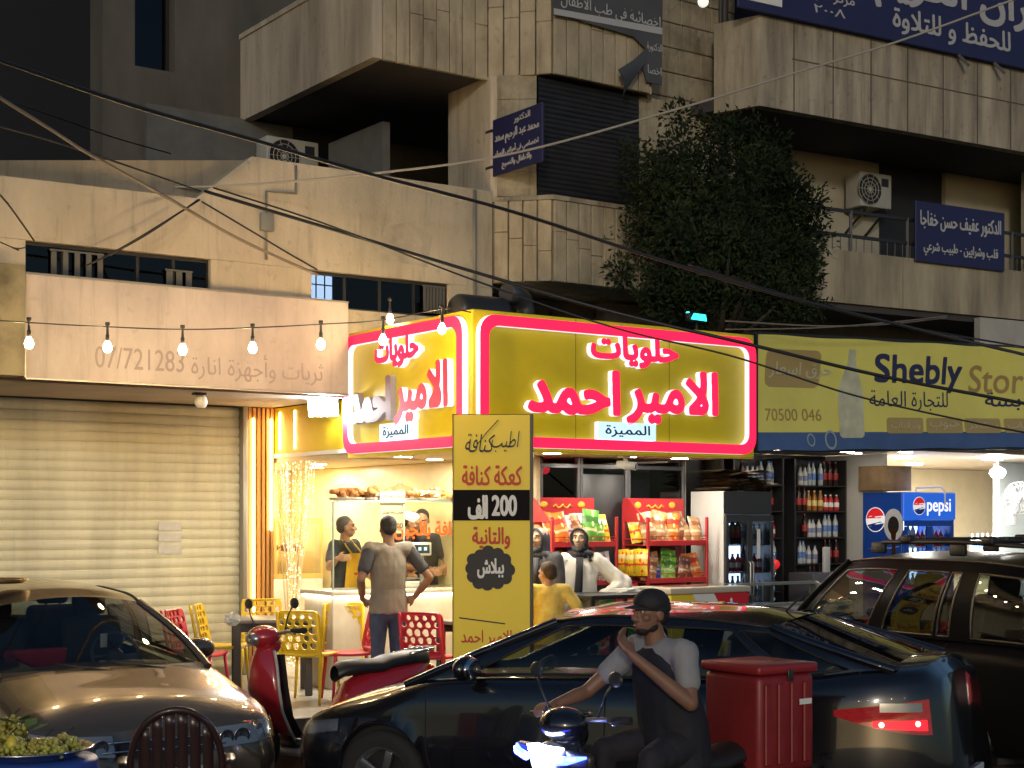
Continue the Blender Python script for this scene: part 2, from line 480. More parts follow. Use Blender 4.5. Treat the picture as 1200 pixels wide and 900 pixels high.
# pavement with its kerb, set between the road and the terrace; blocks with real joints
g = MB(); k = MB()
g.box(-9, 16, -.28, .35, .0, WALK-.012)
obj('pavement', g, M_grout, loc=(OX, OY, 0), rotz=FA)['kind'] = 'structure'
g = MB()
x = -9.0
row = 0
for r in range(3):
    y = -.275+r*.205
    for i in range(112):
        xx = -9+i*.215+(.1 if r % 2 else 0)
        g.box(xx, xx+.207, y, y+.197, WALK-.02, WALK, .006, 1)
obj('paving', g, M_walk, loc=(OX, OY, 0), rotz=FA)['kind'] = 'structure'
for i in range(31):
    k.box(-9+i*.8, -9+i*.8+.79, -.46, -.285, -.05, WALK+.004, .018, 2)
obj('kerb', k, M_kerb, loc=(OX, OY, 0), rotz=FA)['kind'] = 'structure'
g = MB(); g.box(-2.45, 16, .35, 9, 0, TER-.008)
obj('ground', g, M_grout, loc=(OX, OY, 0), rotz=FA)['kind'] = 'structure'
g = MB()
for i in range(31):
    for j in range(10):
        g.box(-2.45+i*.6, -2.45+i*.6+.595, .355+j*.6, .355+j*.6+.595, TER-.03, TER, .003, 1)
obj('floor', g, M_tile, loc=(OX, OY, 0), rotz=FA)['kind'] = 'structure'
g = MB(); g.box(-9, -2.452, .352, 4.3, 0, WALK-.004)
obj('forecourt', g, M_walk, loc=(OX, OY, 0), rotz=FA)['kind'] = 'structure'

# ================================================================= the apartment building over the shops
bld = thing('apartment_building', 'beige concrete apartment building above the shops, with grooved bays and deep balconies', 'building', (OX, OY, 0), FA)
from mathutils import noise as mnoise
def boards(mb, p0, p1, z0, z1, w=.17, t=.05, gap=.014, rnd=None, joints=True):
    """upright concrete boards along a wall line from p0 to p1 (plan), with open grooves between them"""
    p0, p1 = Vector((*p0, 0)), Vector((*p1, 0)); d = p1-p0; n = max(1, round(d.length/w)); u = d.normalized(); ww = d.length/n
    ang = math.atan2(u.y, u.x)
    for i in range(n):
        c = p0+u*(ww*(i+.5)); rr = random.Random(i*7+int(z0*10))
        zz = [z0, z0+(z1-z0)*(.35+.3*rr.random()), z1] if joints else [z0, z1]
        for a_, b_ in zip(zz, zz[1:]):
            mb.obox((c.x, c.y, (a_+b_)/2), (ww-gap, t+rr.random()*.006, b_-a_-.004), (0, 0, ang), .006, 1)
def wall_seg(mb, p0, p1, z0, z1, t):
    """a straight wall whose front face runs from p0 to p1, thickness t towards the left of that direction"""
    d = Vector((p1[0]-p0[0], p1[1]-p0[1])); n = Vector((-d.y, d.x)).normalized()*t
    mb.prism([p0, p1, (p1[0]+n.x, p1[1]+n.y), (p0[0]+n.x, p0[1]+n.y)], 'z', z0, z1)
# street wall of the first floor with its terrace parapet (plane b = 2.3)
w = MB()
w.prism([(-9, 4.57), (1.795, 4.57), (1.795, 5.635), (-1.10, 5.63), (-1.69, 5.145), (-9, 5.06)], 'y', 2.3, 2.5)
for a0, a1 in ((-9, -3.346), (-1.537, -.437), (1.237, 1.795)): w.box(a0, a1, 2.302, 2.5, 4.2, 4.567)
w.box(-9, 1.795, 2.304, 2.5, 3.3, 4.197)
obj('wall', w, M_wall, bld)
w = MB(); w.box(-9.02, -1.72, 2.27, 2.53, 5.15, 5.165); w.box(-1.08, 1.79, 2.27, 2.53, 5.638, 5.655)
# window bands in that wall
for a0, a1, nm in ((-3.346, -1.537, 5), (-.437, 1.237, 4)):
    f = MB()
    f.box(a0, a1, 2.36, 2.40, 4.535, 4.568); f.box(a0, a1, 2.36, 2.40, 4.2, 4.22)
    for i in range(nm+1):
        x = a0+(a1-a0)*i/nm; f.box(x-.014, x+.014, 2.358, 2.402, 4.222, 4.533)
    fo = obj('window', f, M_bframe, bld)
    p = MB(); p.box(a0, a1, 2.376, 2.384, 4.21, 4.55); obj('pane', p, M_wglass, fo)
# conduits, a junction box and a patch of new render on that wall
w = MB(); w.tube([(-.95, 2.285, 4.62), (-.95, 2.285, 5.3), (-.62, 2.285, 5.32), (-.62, 2.285, 5.6)], .014, 8); obj('conduit', w, M_grey, bld)
w = MB(); w.tube([(1.55, 2.285, 4.3), (1.55, 2.285, 5.62)], .02, 8); obj('conduit', w, M_grey, bld)
w = MB(); w.box(-1.02, -.88, 2.25, 2.298, 4.9, 5.08, .008); obj('junction_box', w, M_grey, bld)
w = MB(); w.prism([(.35, 4.75), (.95, 4.72), (1.02, 5.05), (.8, 5.2), (.42, 5.1)], 'y', 2.2965, 2.2995); obj('render_patch', w, mat('new_render', (.46, .40, .31), .9, var=.3, sc=4), bld)
# dim room behind the bands
p = MB(); p.box(-9, 1.79, 4.6, 4.65, 3.3, 4.8); p.box(-9, 1.79, 2.6, 4.6, 4.78, 4.82); obj('room_wall', p, M_dark, bld)
for n_, a_, da, wd_, z0, z1 in ((5, -3.1, .11, .05, 4.25, 4.5), (3, -1.98, .1, .06, 4.22, 4.42), (7, .93, .04, .025, 4.24, 4.52)):
    gr = MB()
    for i in range(n_): gr.box(a_+i*da, a_+i*da+wd_, 2.33, 2.345, z0, z1)
    gr.box(a_-.01, a_+(n_-1)*da+wd_+.01, 2.328, 2.347, z1+.001, z1+.018)
    obj('window_grille', gr, mat('old_louvre', (.10, .10, .095), .7), bld)
lw = MB(); lw.box(-.41, -.14, 2.41, 2.43, 4.30, 4.56); lwo = obj('window', lw, glow('lit_window', (.75, .88, 1.), 7.), bld)
lwo['label'] = 'small brightly lit window above the end of the faded panel'
lb = MB()
for z in (4.44,): lb.box(-.42, -.13, 2.40, 2.409, z-.006, z+.006)
for x in (-.33, -.23): lb.box(x-.006, x+.006, 2.398, 2.407, 4.3, 4.56)
obj('bar', lb, M_bframe, lwo)
# terrace and the tall wall behind it
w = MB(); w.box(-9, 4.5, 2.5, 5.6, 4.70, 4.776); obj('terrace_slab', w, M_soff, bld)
w = MB()
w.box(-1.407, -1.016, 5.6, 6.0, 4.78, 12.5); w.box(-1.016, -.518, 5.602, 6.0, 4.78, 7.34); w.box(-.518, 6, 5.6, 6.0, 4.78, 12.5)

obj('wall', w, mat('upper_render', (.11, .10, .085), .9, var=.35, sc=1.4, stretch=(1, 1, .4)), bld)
w = MB(); w.box(-1.40, -1.18, 6.001, 12, 4.78, 12.5); obj('side_wall', w, mat('shade_toned_render', (.012, .012, .016), .95), bld)  # shade put into the colour: end wall near-black beside the upper render
w = MB(); w.box(-1.0, -.53, 5.8, 5.83, 7.35, 12); wo = obj('window', w, M_wglass, bld)
w = MB(); w.box(-1.015, -.519, 5.95, 5.98, 7.34, 12.4); obj('backing', w, M_dark, wo)
w = MB(); w.box(-1.016, -.985, 5.77, 5.86, 7.345, 12); w.box(-.55, -.52, 5.77, 5.86, 7.345, 12); w.box(-.98, -.555, 5.77, 5.86, 9.2, 9.26); obj('frame', w, M_bframe, wo)
# second-floor balcony: floor slab, side and front parapets
w = MB(); w.box(.44, 1.8, 2.42, 5.6, 6.92, 7.05); w.prism([(1.8, 2.42), (2.29, 1.86), (3.64, 1.86), (4.1, 2.45), (4.1, 5.6), (1.8, 5.6)], 'z', 6.925, 7.05)
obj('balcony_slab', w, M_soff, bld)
w = MB(); w.box(.33, .45, 2.39, 5.6, 6.885, 7.88); w.box(.31, .47, 2.37, 5.6, 7.88, 7.94)
obj('balcony_side', w, M_side, bld)
w = MB(); boards(w, (.455, 2.41), (1.80, 2.41), 6.88, 8.3, .165)
boards(w, (1.81, 2.40), (2.27, 1.83), 6.90, 8.3, .2); boards(w, (2.28, 1.83), (3.65, 1.83), 6.90, 8.3, .165); boards(w, (3.66, 1.83), (4.12, 2.42), 6.9, 8.3, .2)
obj('balcony_front', w, M_clad, bld)
w = MB(); w.box(.46, 1.8, 2.44, 2.5, 6.9, 8.3); w.prism([(1.8, 2.44), (2.29, 1.87), (3.64, 1.87), (4.1, 2.45), (4.1, 2.6), (1.8, 2.6)], 'z', 7.052, 8.3); obj('balcony_core', w, M_soff, bld)
# the first-floor bay: parapet of boards, stone pier, plain flank, rolled-down dark shutter
w = MB(); boards(w, (1.81, 2.28), (2.27, 1.83), 4.63, 5.52, .155); boards(w, (2.28, 1.83), (3.65, 1.83), 4.63, 5.52, .165); boards(w, (3.66, 1.83), (4.12, 2.42), 4.63, 5.52, .155)
obj('bay_front', w, M_clad, bld)
w = MB(); w.prism([(1.8, 2.32), (2.27, 1.80), (3.66, 1.80), (4.16, 2.42), (4.16, 5.6), (1.8, 5.6)], 'z', 5.525, 5.575); w.prism([(1.83, 2.33), (2.29, 1.86), (3.64, 1.86), (4.1, 2.45), (4.1, 3), (1.83, 3)], 'z', 4.632, 5.52)
obj('bay_sill', w, M_stain, bld)
w = MB(); w.prism([(1.8, 2.34), (1.8, 3.2), (1.94, 3.2), (1.94, 2.2)], 'z', 5.578, 6.918); obj('flank_wall', w, M_side, bld)
w = MB()
for i in range(5):
    z0 = 5.58+i*.267
    w.prism([(1.83, 2.26), (2.17, 1.985+.004*(i % 2)), (2.17, 2.2), (1.945, 2.3)], 'z', z0, z0+.262)
obj('stone_pier', w, M_stone, bld)
def shutter_mesh(a0, a1, z0, z1, pitch, depth):
    mb = MB(); n = int((z1-z0)/pitch); rows = []
    for i in range(n):
        for t, d in ((0, 0.), (.1, -.35), (.3, -.85), (.55, -1), (.8, -.7), (.93, -.15), (.97, .25)):
            rows.append([(x, d*depth+.006*mnoise.noise((x*1.1, i*.23, 0))+.004*mnoise.noise((x*3.3, i*.7, 5)), z0+(i+t)*pitch+.005*mnoise.noise((x*.8, i*.4, 9))) for x in np.linspace(a0, a1, 40)])
    rows.append([(x, 0, z0+n*pitch) for x in np.linspace(a0, a1, 40)]); mb.grid(rows, False); return mb
w = shutter_mesh(2.18, 3.62, 5.58, 6.915, .055, .012); so_ = obj('roller_shutter', w, M_shutd, bld, loc=(0, 1.98, 0))
w = MB(); w.box(3.62, 4.1, 2.0, 2.3, 5.578, 6.918); w.box(1.95, 4.1, 3.2, 3.3, 5.578, 6.918); obj('wall', w, M_stone, bld)
w = MB(); w.box(1.22, 1.32, 3.7, 5.0, 4.78, 6.62); w.box(-.9, 1.0, 5.52, 5.59, 4.78, 6.9); obj('partition_wall', w, mat('blue_grey_paint', (.13, .13, .125), .85, var=.2), bld)
w = MB(); w.box(1.0, 1.79, 5.5, 5.59, 4.78, 6.9); obj('balcony_door', w, M_dark, bld)
# lower mass of the bay, over the shop roof
w = MB(); w.box(1.8, 9, 3.0, 3.2, 3.3, 4.62); obj('wall', w, mat('dark_render', (.06, .055, .05), .9, var=.4, sc=2), bld)  # dark mottled render
for i in range(5): w = MB(); w.box(2.2+i*.9, 2.23+i*.9, 2.96, 2.998, 3.4, 4.5); obj('mullion', w, M_bframe, bld)
# soffit of ribbed strips, and the shop's rolling shutter under it
w = MB()
for i in range(44): w.box(-9, -.02, 2.31+i*.0395, 2.31+i*.0395+.034, 3.28, 3.297)
obj('soffit', w, mat('ribbed_soffit', (.38, .31, .24), .7, var=.2, sc=2), bld)
w = MB(); w.box(-9, .1, 2.51, 4.5, 3.3, 3.4); obj('ceiling_slab', w, M_soff, bld)
w = MB(); w.box(-9, -8.1, 4.05, 4.4, TER, 3.28); w.box(-8.1, -.3, 4.2, 4.4, TER, 3.28); obj('wall', w, M_grey, bld)
w = shutter_mesh(-8.1, -.40, WALK+.01, 3.27, .1035, .020)
sh = obj('rolling_shutter', w, M_shut, bld, loc=(0, 4.10, 0)); sh['label'] = 'closed cream rolling shutter of the shop on the left'
w = MB(); w.box(-.40, -.335, 3.98, 4.15, TER, 3.278, .006); obj('guide_rail', w, M_frame, sh, loc=(0, -4.10, 0))
w = MB(); w.box(-8.0, -.41, -.03, .0, WALK, TER+.09, .006); obj('bottom_bar', w, M_frame, sh)
# three faded paper notices stuck on the shutter
M_paper = mat('paper', (.62, .62, .58), .8, var=.1, sc=20)
for i, z in enumerate((1.95, 1.83, 1.70)):
    n = MB(); n.box(-.13, .13, -.004, 0, -.045, .045)
    nt_ = obj('paper_notice', n, M_paper, loc=L(-1.22, 4.072, z), rotz=FA)
    tag(nt_, ('topmost', 'middle', 'lowest')[i]+' of three faded paper notices stuck on the cream rolling shutter', 'notice', 'paper notices on the shutter')
# door bell lamp under the soffit (unlit)
lp = thing('ceiling_lamp', 'small unlit white lamp under the ribbed soffit above the cream shutter', 'lamp', L(-1.55, 2.55, 3.28), FA)
m = MB(); m.box(-.06, .06, -.05, .05, -.025, 0, .006); obj('base', m, M_bframe, lp)
m = MB(); m.lathe([(0, -.15), (.045, -.145), (.066, -.10), (.06, -.05), (.04, -.025)], (0.02, 0, 0)); obj('globe', m, M_white, lp)

# old fascia panel of the shop on the left
pn = thing('shop_sign', 'faded pinkish sign panel with ghost lettering above the cream shutter', 'sign', (OX, OY, 0), FA)
m = MB(); m.box(-3.393, -.10, 2.14, 2.295, 3.308, 4.235); obj('panel', m, M_panel, pn)
m = MB(); m.box(-3.40, -.098, 2.128, 2.16, 4.236, 4.252); m.box(-3.412, -3.394, 2.13, 2.2, 3.306, 4.25); m.box(-3.40, -.098, 2.128, 2.16, 3.29, 3.306); obj('trim', m, M_frame, pn)
M_ghost = mat('ghost_lettering', (.36, .30, .28), .7)
me = text_mesh('07/721283', width=.87, height=.20, extrude=.003); obj('lettering', me, M_ghost, pn, loc=(-2.32, 2.1395, 3.53))
me = text_mesh('ثريات وأجهزة انارة', width=1.42, height=.28, extrude=.003); obj('lettering', me, M_ghost, pn, loc=(-1.1, 2.1395, 3.51))
w = MB(); w.box(-9, -3.43, 2.05, 2.29, 3.31, 4.3); obj('pier', w, mat('mossy_concrete', (.24, .21, .13), .9, var=.5, sc=3, bump=.3), bld)

# ================================================================= dark block beyond, on the far left
far = thing('apartment_building', 'unlit dark building behind the terrace, far left against the night sky', 'building', (OX, OY, 0), FA)
m = MB(); m.box(-45, -2.4, 11, 12, 0, 22); obj('wall', m, mat('night_wall', (.010, .010, .015), .9, var=.4, sc=.8), far)
m = MB()
for i in range(5):
    for j in range(3): m.box(-9.5+i*1.5, -8.6+i*1.5, 10.96, 10.995, 5.2+j*2.8, 6.9+j*2.8)
obj('window', m, M_dark, far)
m = MB()
for i in range(26): m.box(-12+i*.4, -11.97+i*.4, 10.2, 10.22, 6.2, 7.2)
m.box(-12, -1.7, 10.19, 10.23, 7.2, 7.25); obj('balcony_rail', m, M_bframe, far)

# ================================================================= block on the right: stone flank, balconies, first floor
rb = thing('apartment_building', 'stone faced apartment building on the right with a stained concrete balcony', 'building', (0, 0, 0), 0)
m = MB()
base = L(3.7, 2.45); tip = L(5.27, 2.45)
u = (tip-base).normalized(); ang = math.atan2(u.y, u.x)
for j in range(15):
    z0 = 4.7+j*.30; x = -.1*(j % 3)
    r_ = random.Random(j)
    while x < 1.75:
        wdt = .34+.3*r_.random(); x1 = min(x+wdt, 1.8); xm = max(x, 0)
        if x1-xm > .05:
            c = base+u*((xm+x1)/2); m.obox((c.x, c.y, z0+.148), (x1-xm-.008, .2+.012*r_.random(), .29), (0, 0, ang), .008, 1)
        x = x1
obj('stone_wall', m, M_stone, rb)
def qprism(mb, pts, z0, z1): mb.prism([tuple(Q(c, e).xy) for c, e in pts], 'z', z0, z1)
m = MB(); qprism(m, [(.0, .0), (9, 0), (9, .14), (.06, .14)], 6.885, 7.95); qprism(m, [(0, 0), (.06, .14), (-.17, .58), (-.24, .55)], 6.885, 7.95); obj('balcony_parapet', m, M_stain, rb)
m = MB()
for i in range(10): qprism(m, [(.52+i*.62, -.006), (.535+i*.62, -.006), (.535+i*.62, 0), (.52+i*.62, 0)], 6.89, 7.94)
qprism(m, [(.5, -.0055), (9, -.0055), (9, 0), (.5, 0)], 7.50, 7.515)
obj('panel_joint', m, mat('panel_joint_dark', (.10, .085, .06), .9), rb)  # joints laid on as thin dark brown strips
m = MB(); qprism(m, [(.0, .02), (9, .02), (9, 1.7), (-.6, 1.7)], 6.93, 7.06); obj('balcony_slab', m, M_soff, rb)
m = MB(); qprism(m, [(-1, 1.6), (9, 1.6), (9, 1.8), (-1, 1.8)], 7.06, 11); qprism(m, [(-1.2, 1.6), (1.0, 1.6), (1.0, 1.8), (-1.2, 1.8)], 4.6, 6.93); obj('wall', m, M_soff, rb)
M_pale = mat('pale_render', (.42, .39, .30), .85, var=.14, sc=2)
m = MB(); qprism(m, [(1.0, 1.6), (3.454, 1.6), (3.454, 1.8), (1.0, 1.8)], 4.6, 6.93); qprism(m, [(4.686, 1.55), (9, 1.55), (9, 1.8), (4.686, 1.8)], 4.6, 6.93); qprism(m, [(5.6, .8), (9, .8), (9, 1.0), (5.6, 1.0)], 4.6, 6.93); obj('inner_wall', m, M_pale, rb)
m = MB(); qprism(m, [(1.0, 1.57), (1.85, 1.57), (1.85, 1.597), (1.0, 1.597)], 4.7, 6.92); obj('balcony_door', m, M_dark, rb)
m = MB(); qprism(m, [(3.46, 1.62), (4.68, 1.62), (4.68, 1.8), (3.46, 1.8)], 4.7, 6.92); obj('balcony_door', m, M_shutd, rb)
m = MB()
for i in range(6):
    c0 = .35+i*.98; r_ = random.Random(i+3)
    qprism(m, [(c0, 0-.01*r_.random()), (c0+.972, 0-.01*r_.random()), (c0+.972, .14), (c0, .14)], 4.66, 5.30)
qprism(m, [(6.3, 0), (9, 0), (9, .14), (6.3, .14)], 4.66, 5.3)
obj('lower_parapet', m, mat('pale_concrete', (.36, .31, .22), .88, var=.45, sc=2, stretch=(1.5, 1.5, .3), bump=.3), rb)
m = MB(); qprism(m, [(-1, .05), (9, .05), (9, 1.6), (-1, 1.6)], 4.58, 4.70); obj('floor_slab', m, M_soff, rb)
m = MB(); qprism(m, [(-1.5, 1.0), (9, 1.0), (9, 1.2), (-1.5, 1.2)], 3.2, 4.58); obj('wall', m, mat('dark_render', (.06, .055, .05)), rb)
rl = MB()
for i in range(7): rl.bar(Q(.55+i*.95, .07, 5.28), Q(.55+i*.95, .07, 5.82), .035, .035)
for z in (5.5, 5.8): rl.bar(Q(.4, .07, z), Q(8, .07, z), .03, .04)
for i in range(55): rl.bar(Q(.55+i*.13, .07, 5.3), Q(.55+i*.13, .07, 5.5), .01, .01)
obj('railing', rl, M_bframe, rb)
m = MB(); m.tube([L(5.32, 2.36, 4.6), L(5.32, 2.36, 12)], .05); m.tube([L(5.2, 2.3, 4.6), L(5.2, 2.3, 12)], .025); obj('drainpipe', m, mat('old_pipe', (.06, .055, .05), .6), rb)
m = MB(); m.prism([tuple(L(5.27, 2.45).xy), tuple(L(5.75, 2.6).xy), tuple(L(5.75, 2.9).xy), tuple(L(5.27, 2.9).xy)], 'z', 4.6, 12); obj('wall', m, M_dark, rb)
# pale awning panel low on the right
m = MB(); m.prism([tuple(Q(3.55, -.12).xy), tuple(Q(6.5, -.12).xy), tuple(Q(6.5, -.02).xy), tuple(Q(3.55, -.02).xy)], 'z', 4.12, 4.62)
tag(obj('awning_panel', m, mat('pale_sheet', (.42, .40, .36), .6, var=.12)), 'blank pale panel above the right end of the yellow store banner', 'panel')
# ================================================================= the corner sweet shop: shell
M_yel = mat('yellow_acrylic', (.52, .39, .010), .38, em=(.60, .45, .008), es=.085, var=.16, sc=1.6)
M_yels = mat('yellow_board', (.66, .47, .015), .45, var=.1, sc=1.5)
M_red_l = glow('red_light_face', (1., .012, .062), .75)
M_wht_l = glow('white_light_edge', (.80, .82, 1.), .46)
M_redoff = mat('red_acrylic', (.55, .02, .06), .4, em=(1., .02, .06), es=.12)
M_offface = mat('unlit_letter', (.22, .12, .14), .5)
M_offedge = mat('unlit_edge', (.33, .30, .36), .5)
M_cream = mat('cream_marble', (.66, .54, .28), .35, var=.2, sc=1.3, bump=.05)
M_marb = mat('white_marble', (.62, .58, .50), .25, var=.22, sc=1.8, stretch=(1, 1, .6), col2=(.46, .38, .27))
M_wood = mat('orange_wood', (.50, .25, .07), .5, var=.3, sc=3, stretch=(8, 8, .4))
M_gold = mat('gold_trim', (.70, .48, .16), .35, .6)
M_cgl = glass('clear_glass', (.95, .97, .95), .9)
M_led = glow('warm_led', (1., .68, .32), 16.)
M_down = glow('downlight_disc', (1., .91, .70), 245.)
M_blk = mat('black_paint', (.02, .02, .022), .45)
M_red = mat('red_paint', (.50, .03, .035), .4, var=.12, sc=4)
M_blue = mat('blue_sign', (.020, .022, .085), .5, var=.15, sc=2)
M_letw = mat('white_lettering', (.72, .72, .70), .6)

shop = thing('sweet_shop', 'corner sweet shop with bright cream interior under the big yellow and red sign', 'shop', (OX, OY, 0), FA)
m = MB(); m.box(.03, 3.56, .05, 2.4, 2.672, 2.72); m.box(.03, 3.56, 2.4, 6.5, 2.66, 2.72); obj('ceiling', m, mat('cream_ceiling', (.66, .56, .38), .6, var=.06), shop)
m = MB(); m.box(-.3, 1.5, 6.4, 6.55, TER, 2.655); obj('back_wall', m, M_cream, shop)
m = MB()
for i in range(7): m.box(-.2+i*.24, -.19+i*.24+.012, 6.375, 6.397, TER, 2.65)
obj('gold_strip', m, M_gold, shop)
m = MB()
for a_ in (.18, .62, 1.12): m.box(a_, a_+.02, 6.35, 6.373, 1.55, 2.6)
obj('wall_light', m, M_led, shop)
m = MB(); m.box(1.42, 1.5, 1.05, 6.398, TER, 2.655); obj('partition_wall', m, M_cream, shop)
m = MB(); m.box(-.34, -.22, 4.06, 6.6, TER, 3.27); obj('side_wall', m, M_cream, shop)
m = MB()
for i in range(6): m.box(-.217, -.185, 4.15+i*.3, 4.33+i*.3, TER, 2.6)
obj('slat_panel', m, M_wood, shop)
# orange slatted return with warm LED strips beside the shutter
m = MB()
for i in range(6): m.box(-.325+i*.054, -.325+i*.054+.034, 3.99, 4.05, TER, 3.27)
m.box(-.33, .0, 4.05, 4.06, TER, 3.27)
obj('slat_post', m, M_wood, shop)
for a_, z0 in ((-.287, .9), (-.07, 1.9)):
    m = MB(); m.box(a_, a_+.022, 3.965, 3.985, z0, 3.15, .006); obj('led_strip', m, M_led, shop)
m = MB(); m.box(.0, .06, 2.34, 4.05, 2.76, 3.27); obj('side_board', m, M_yels, shop)
for b_ in (3.5, 3.86):
    m = MB(); m.box(-.012, 0, b_, b_+.014, 2.8, 3.22); obj('led_strip', m, M_led, shop)
m = MB(); m.box(-.01, .07, 2.34, 4.05, 2.715, 2.757); obj('edge_trim', m, M_white, shop)
# dark glazed front on the right half, behind the snack racks
m = MB()
for a_ in (1.50, 1.98, 2.02, 2.62, 2.66, 3.43): m.box(a_, a_+.035, 1.0, 1.06, TER, 2.67, .004, 1)
m.box(1.5, 3.465, 1.003, 1.057, 2.56, 2.60); m.box(1.5, 3.465, 1.003, 1.057, TER, TER+.1)
obj('storefront_frame', m, mat('grey_frame', (.12, .12, .13), .35, .4), shop)
m = MB(); m.box(1.53, 3.44, 1.025, 1.031, TER+.1, 2.56); obj('storefront_glass', m, glass('dark_shop_glass', (.45, .47, .5), .9), shop)
m = MB(); m.box(2.05, 2.61, 1.01, 1.05, TER+.1, 2.50, .004); obj('door', m, M_blk, shop)
m = MB(); m.box(1.5, 3.46, 2.4, 2.5, TER, 2.65); m.box(3.42, 3.46, 1.1, 2.4, TER, 2.65); obj('dark_wall', m, M_dark, shop)
m = MB(); m.box(1.68, 1.9, 1.5, 1.52, 1.9, 2.45); obj('poster', m, mat('brown_card', (.30, .20, .10), .6), shop)
m = MB(); m.box(2.72, 3.38, 1.5, 1.52, 1.7, 2.6); obj('poster', m, mat('grey_card', (.34, .36, .38), .6, var=.2), shop)
m = MB(); m.ball((1.78, 1.3, 2.55), .05); obj('red_lamp', m, glow('red_lamp', (1, .03, .05), 1.2), shop)
m = MB(); m.box(3.466, 3.55, 1.08, 1.3, TER, 2.665, .006); obj('pillar', m, mat('white_pillar', (.60, .60, .56), .5, var=.1), shop)
m = MB(); m.box(1.36, 1.41, .88, .96, TER, 2.668, .003)
for i in range(16): m.box(1.372, 1.392, .872, .879, .5+i*.13, .53+i*.13)
obj('post', m, mat('pale_wood', (.45, .34, .2), .6, var=.2), shop)

# ----------------------------------------------------------------- ceiling lights
M_down2 = glow('soffit_disc', (1., .92, .78), 95.)
def downlight(a, b, z, lab, r=.09, dm=None):
    t = thing('ceiling_light', lab, 'light', L(a, b, z), FA, 'round lights in the sweet shop ceiling')
    m = MB(); m.lathe([(r, 0), (r+.014, -.004), (r+.014, -.012), (r, -.012)], n=20); obj('rim', m, M_white, t)
    m = MB(); m.lathe([(0, -.014), (r, -.011)], n=20); obj('diffuser', m, dm or M_down, t)
    return t
for a_, b_, lab in ((1.05, .20, 'round ceiling light just left of the security camera, under the front of the big sign'),
                    (2.2, .45, 'round ceiling light in the soffit between the two snack racks'),
                    (2.9, .45, 'round ceiling light in the soffit over the right-hand snack rack'),
                    (.35, .62, 'large bright ceiling light nearest the corner of the sign, above the yellow totem'),
                    (.32, 1.75, 'ceiling light above the man in the grey shirt'),
                    (.95, 2.15, 'ceiling light above the wrapped pastry bags')):
    downlight(a_, b_, 2.672, lab, .09, M_down2 if b_ < .6 and a_ > .9 else M_down)
for a_, b_, lab in ((.5, 3.9, 'ceiling light over the man in the yellow apron'), (1.0, 4.9, 'ceiling light deep inside the shop near the back wall'),
                    (.25, 5.3, 'ceiling light at the far left corner of the shop interior')):
    downlight(a_, b_, 2.66, lab)

# ================================================================= the illuminated sign box
def rrect(x0, x1, z0, z1, r, n=6):
    p = []
    for cx, cz, a0 in ((x1-r, z1-r, 0), (x0+r, z1-r, 90), (x0+r, z0+r, 180), (x1-r, z0+r, 270)):
        for k in range(n+1):
            a = R(a0+90*k/n); p.append((cx+r*math.cos(a), cz+r*math.sin(a)))
    return p
def two_tone(me):
    for p in me.polygons: p.material_index = 0 if p.normal.y < -.5 else 1
    return me
Z0, Z1 = 2.657, 3.95
sg = thing('shop_sign', 'big illuminated yellow corner sign with red glowing frames and raised red Arabic lettering', 'sign', (OX, OY, 0), FA)
m = MB(); m.box(0, 3.53, 0, .05, Z0, Z1, .008); obj('front_panel', m, M_yel, sg)
m = MB(); m.box(0, .05, .052, 2.33, Z0, Z1, .008); obj('side_panel', m, M_yel, sg)
m = MB(); m.box(.052, 3.53, .052, 2.33, Z1-.06, Z1-.01); m.box(3.48, 3.53, .052, 2.33, 2.73, Z1-.07); m.box(.052, 3.48, 2.28, 2.33, 2.73, Z1-.07); obj('casing', m, M_grey, sg)
m = MB()
for x in (1.18, 2.36): m.box(x, x+.005, -.0025, .0, Z0+.01, Z1-.01)
m.box(.002, 3.528, -.0025, 0, Z0+.012, Z0+.016)
obj('seam', m, mat('seam_ochre', (.20, .14, .01), .6), sg)
m = MB()
for x in (.02, .9, 1.75, 2.6, 3.51):
    for z in (Z0+.022, Z1-.022): m.ball((x, -.001, z), (.008, .004, .008), 8, 6)
obj('screw_head', m, M_frame, sg)
D = .066
fr = two_tone(loops_mesh([rrect(.035, 3.495, Z0+.04, Z1-.045, .17), rrect(.135, 3.395, Z0+.14, Z1-.145, .11)], D)); obj('light_frame', fr, [M_red_l, M_wht_l], sg, loc=(0, -.003, 0))
fr = two_tone(loops_mesh([rrect(-1.12, 1.12, Z0+.04, Z1-.045, .17), rrect(-1.02, 1.02, Z0+.14, Z1-.145, .11)], D)); obj('light_frame', fr, [M_red_l, M_wht_l], sg, loc=(-.003, 1.19, 0), rotz=R(-90))
def letters(s, w, h, bold, loc, rz, mats, rows=64, ex=D):
    return obj('lettering', two_tone(text_mesh(s, width=w, height=h, extrude=ex, bold=bold, rows=rows)), mats, sg, loc=loc, rotz=rz)
W_ = 'حلويات'
letters(W_, 1.12, .34, .05, (1.87, -.003, 3.675), 0, [M_red_l, M_wht_l])
letters('الامير', 1.22, .58, .040, (2.36, -.003, 3.235), 0, [M_red_l, M_wht_l])
letters('احمد', 1.12, .46, .06, (1.125, -.003, 3.245), 0, [M_red_l, M_wht_l])
letters(W_, .84, .34, .05, (-.003, 1.245, 3.675), R(-90), [M_red_l, M_wht_l])
letters('الامير', .98, .58, .040, (-.003, .80, 3.235), R(-90), [M_redoff, M_wht_l])
letters('احمد', .84, .46, .075, (-.003, 1.76, 3.22), R(-90), [M_offface, M_offedge])
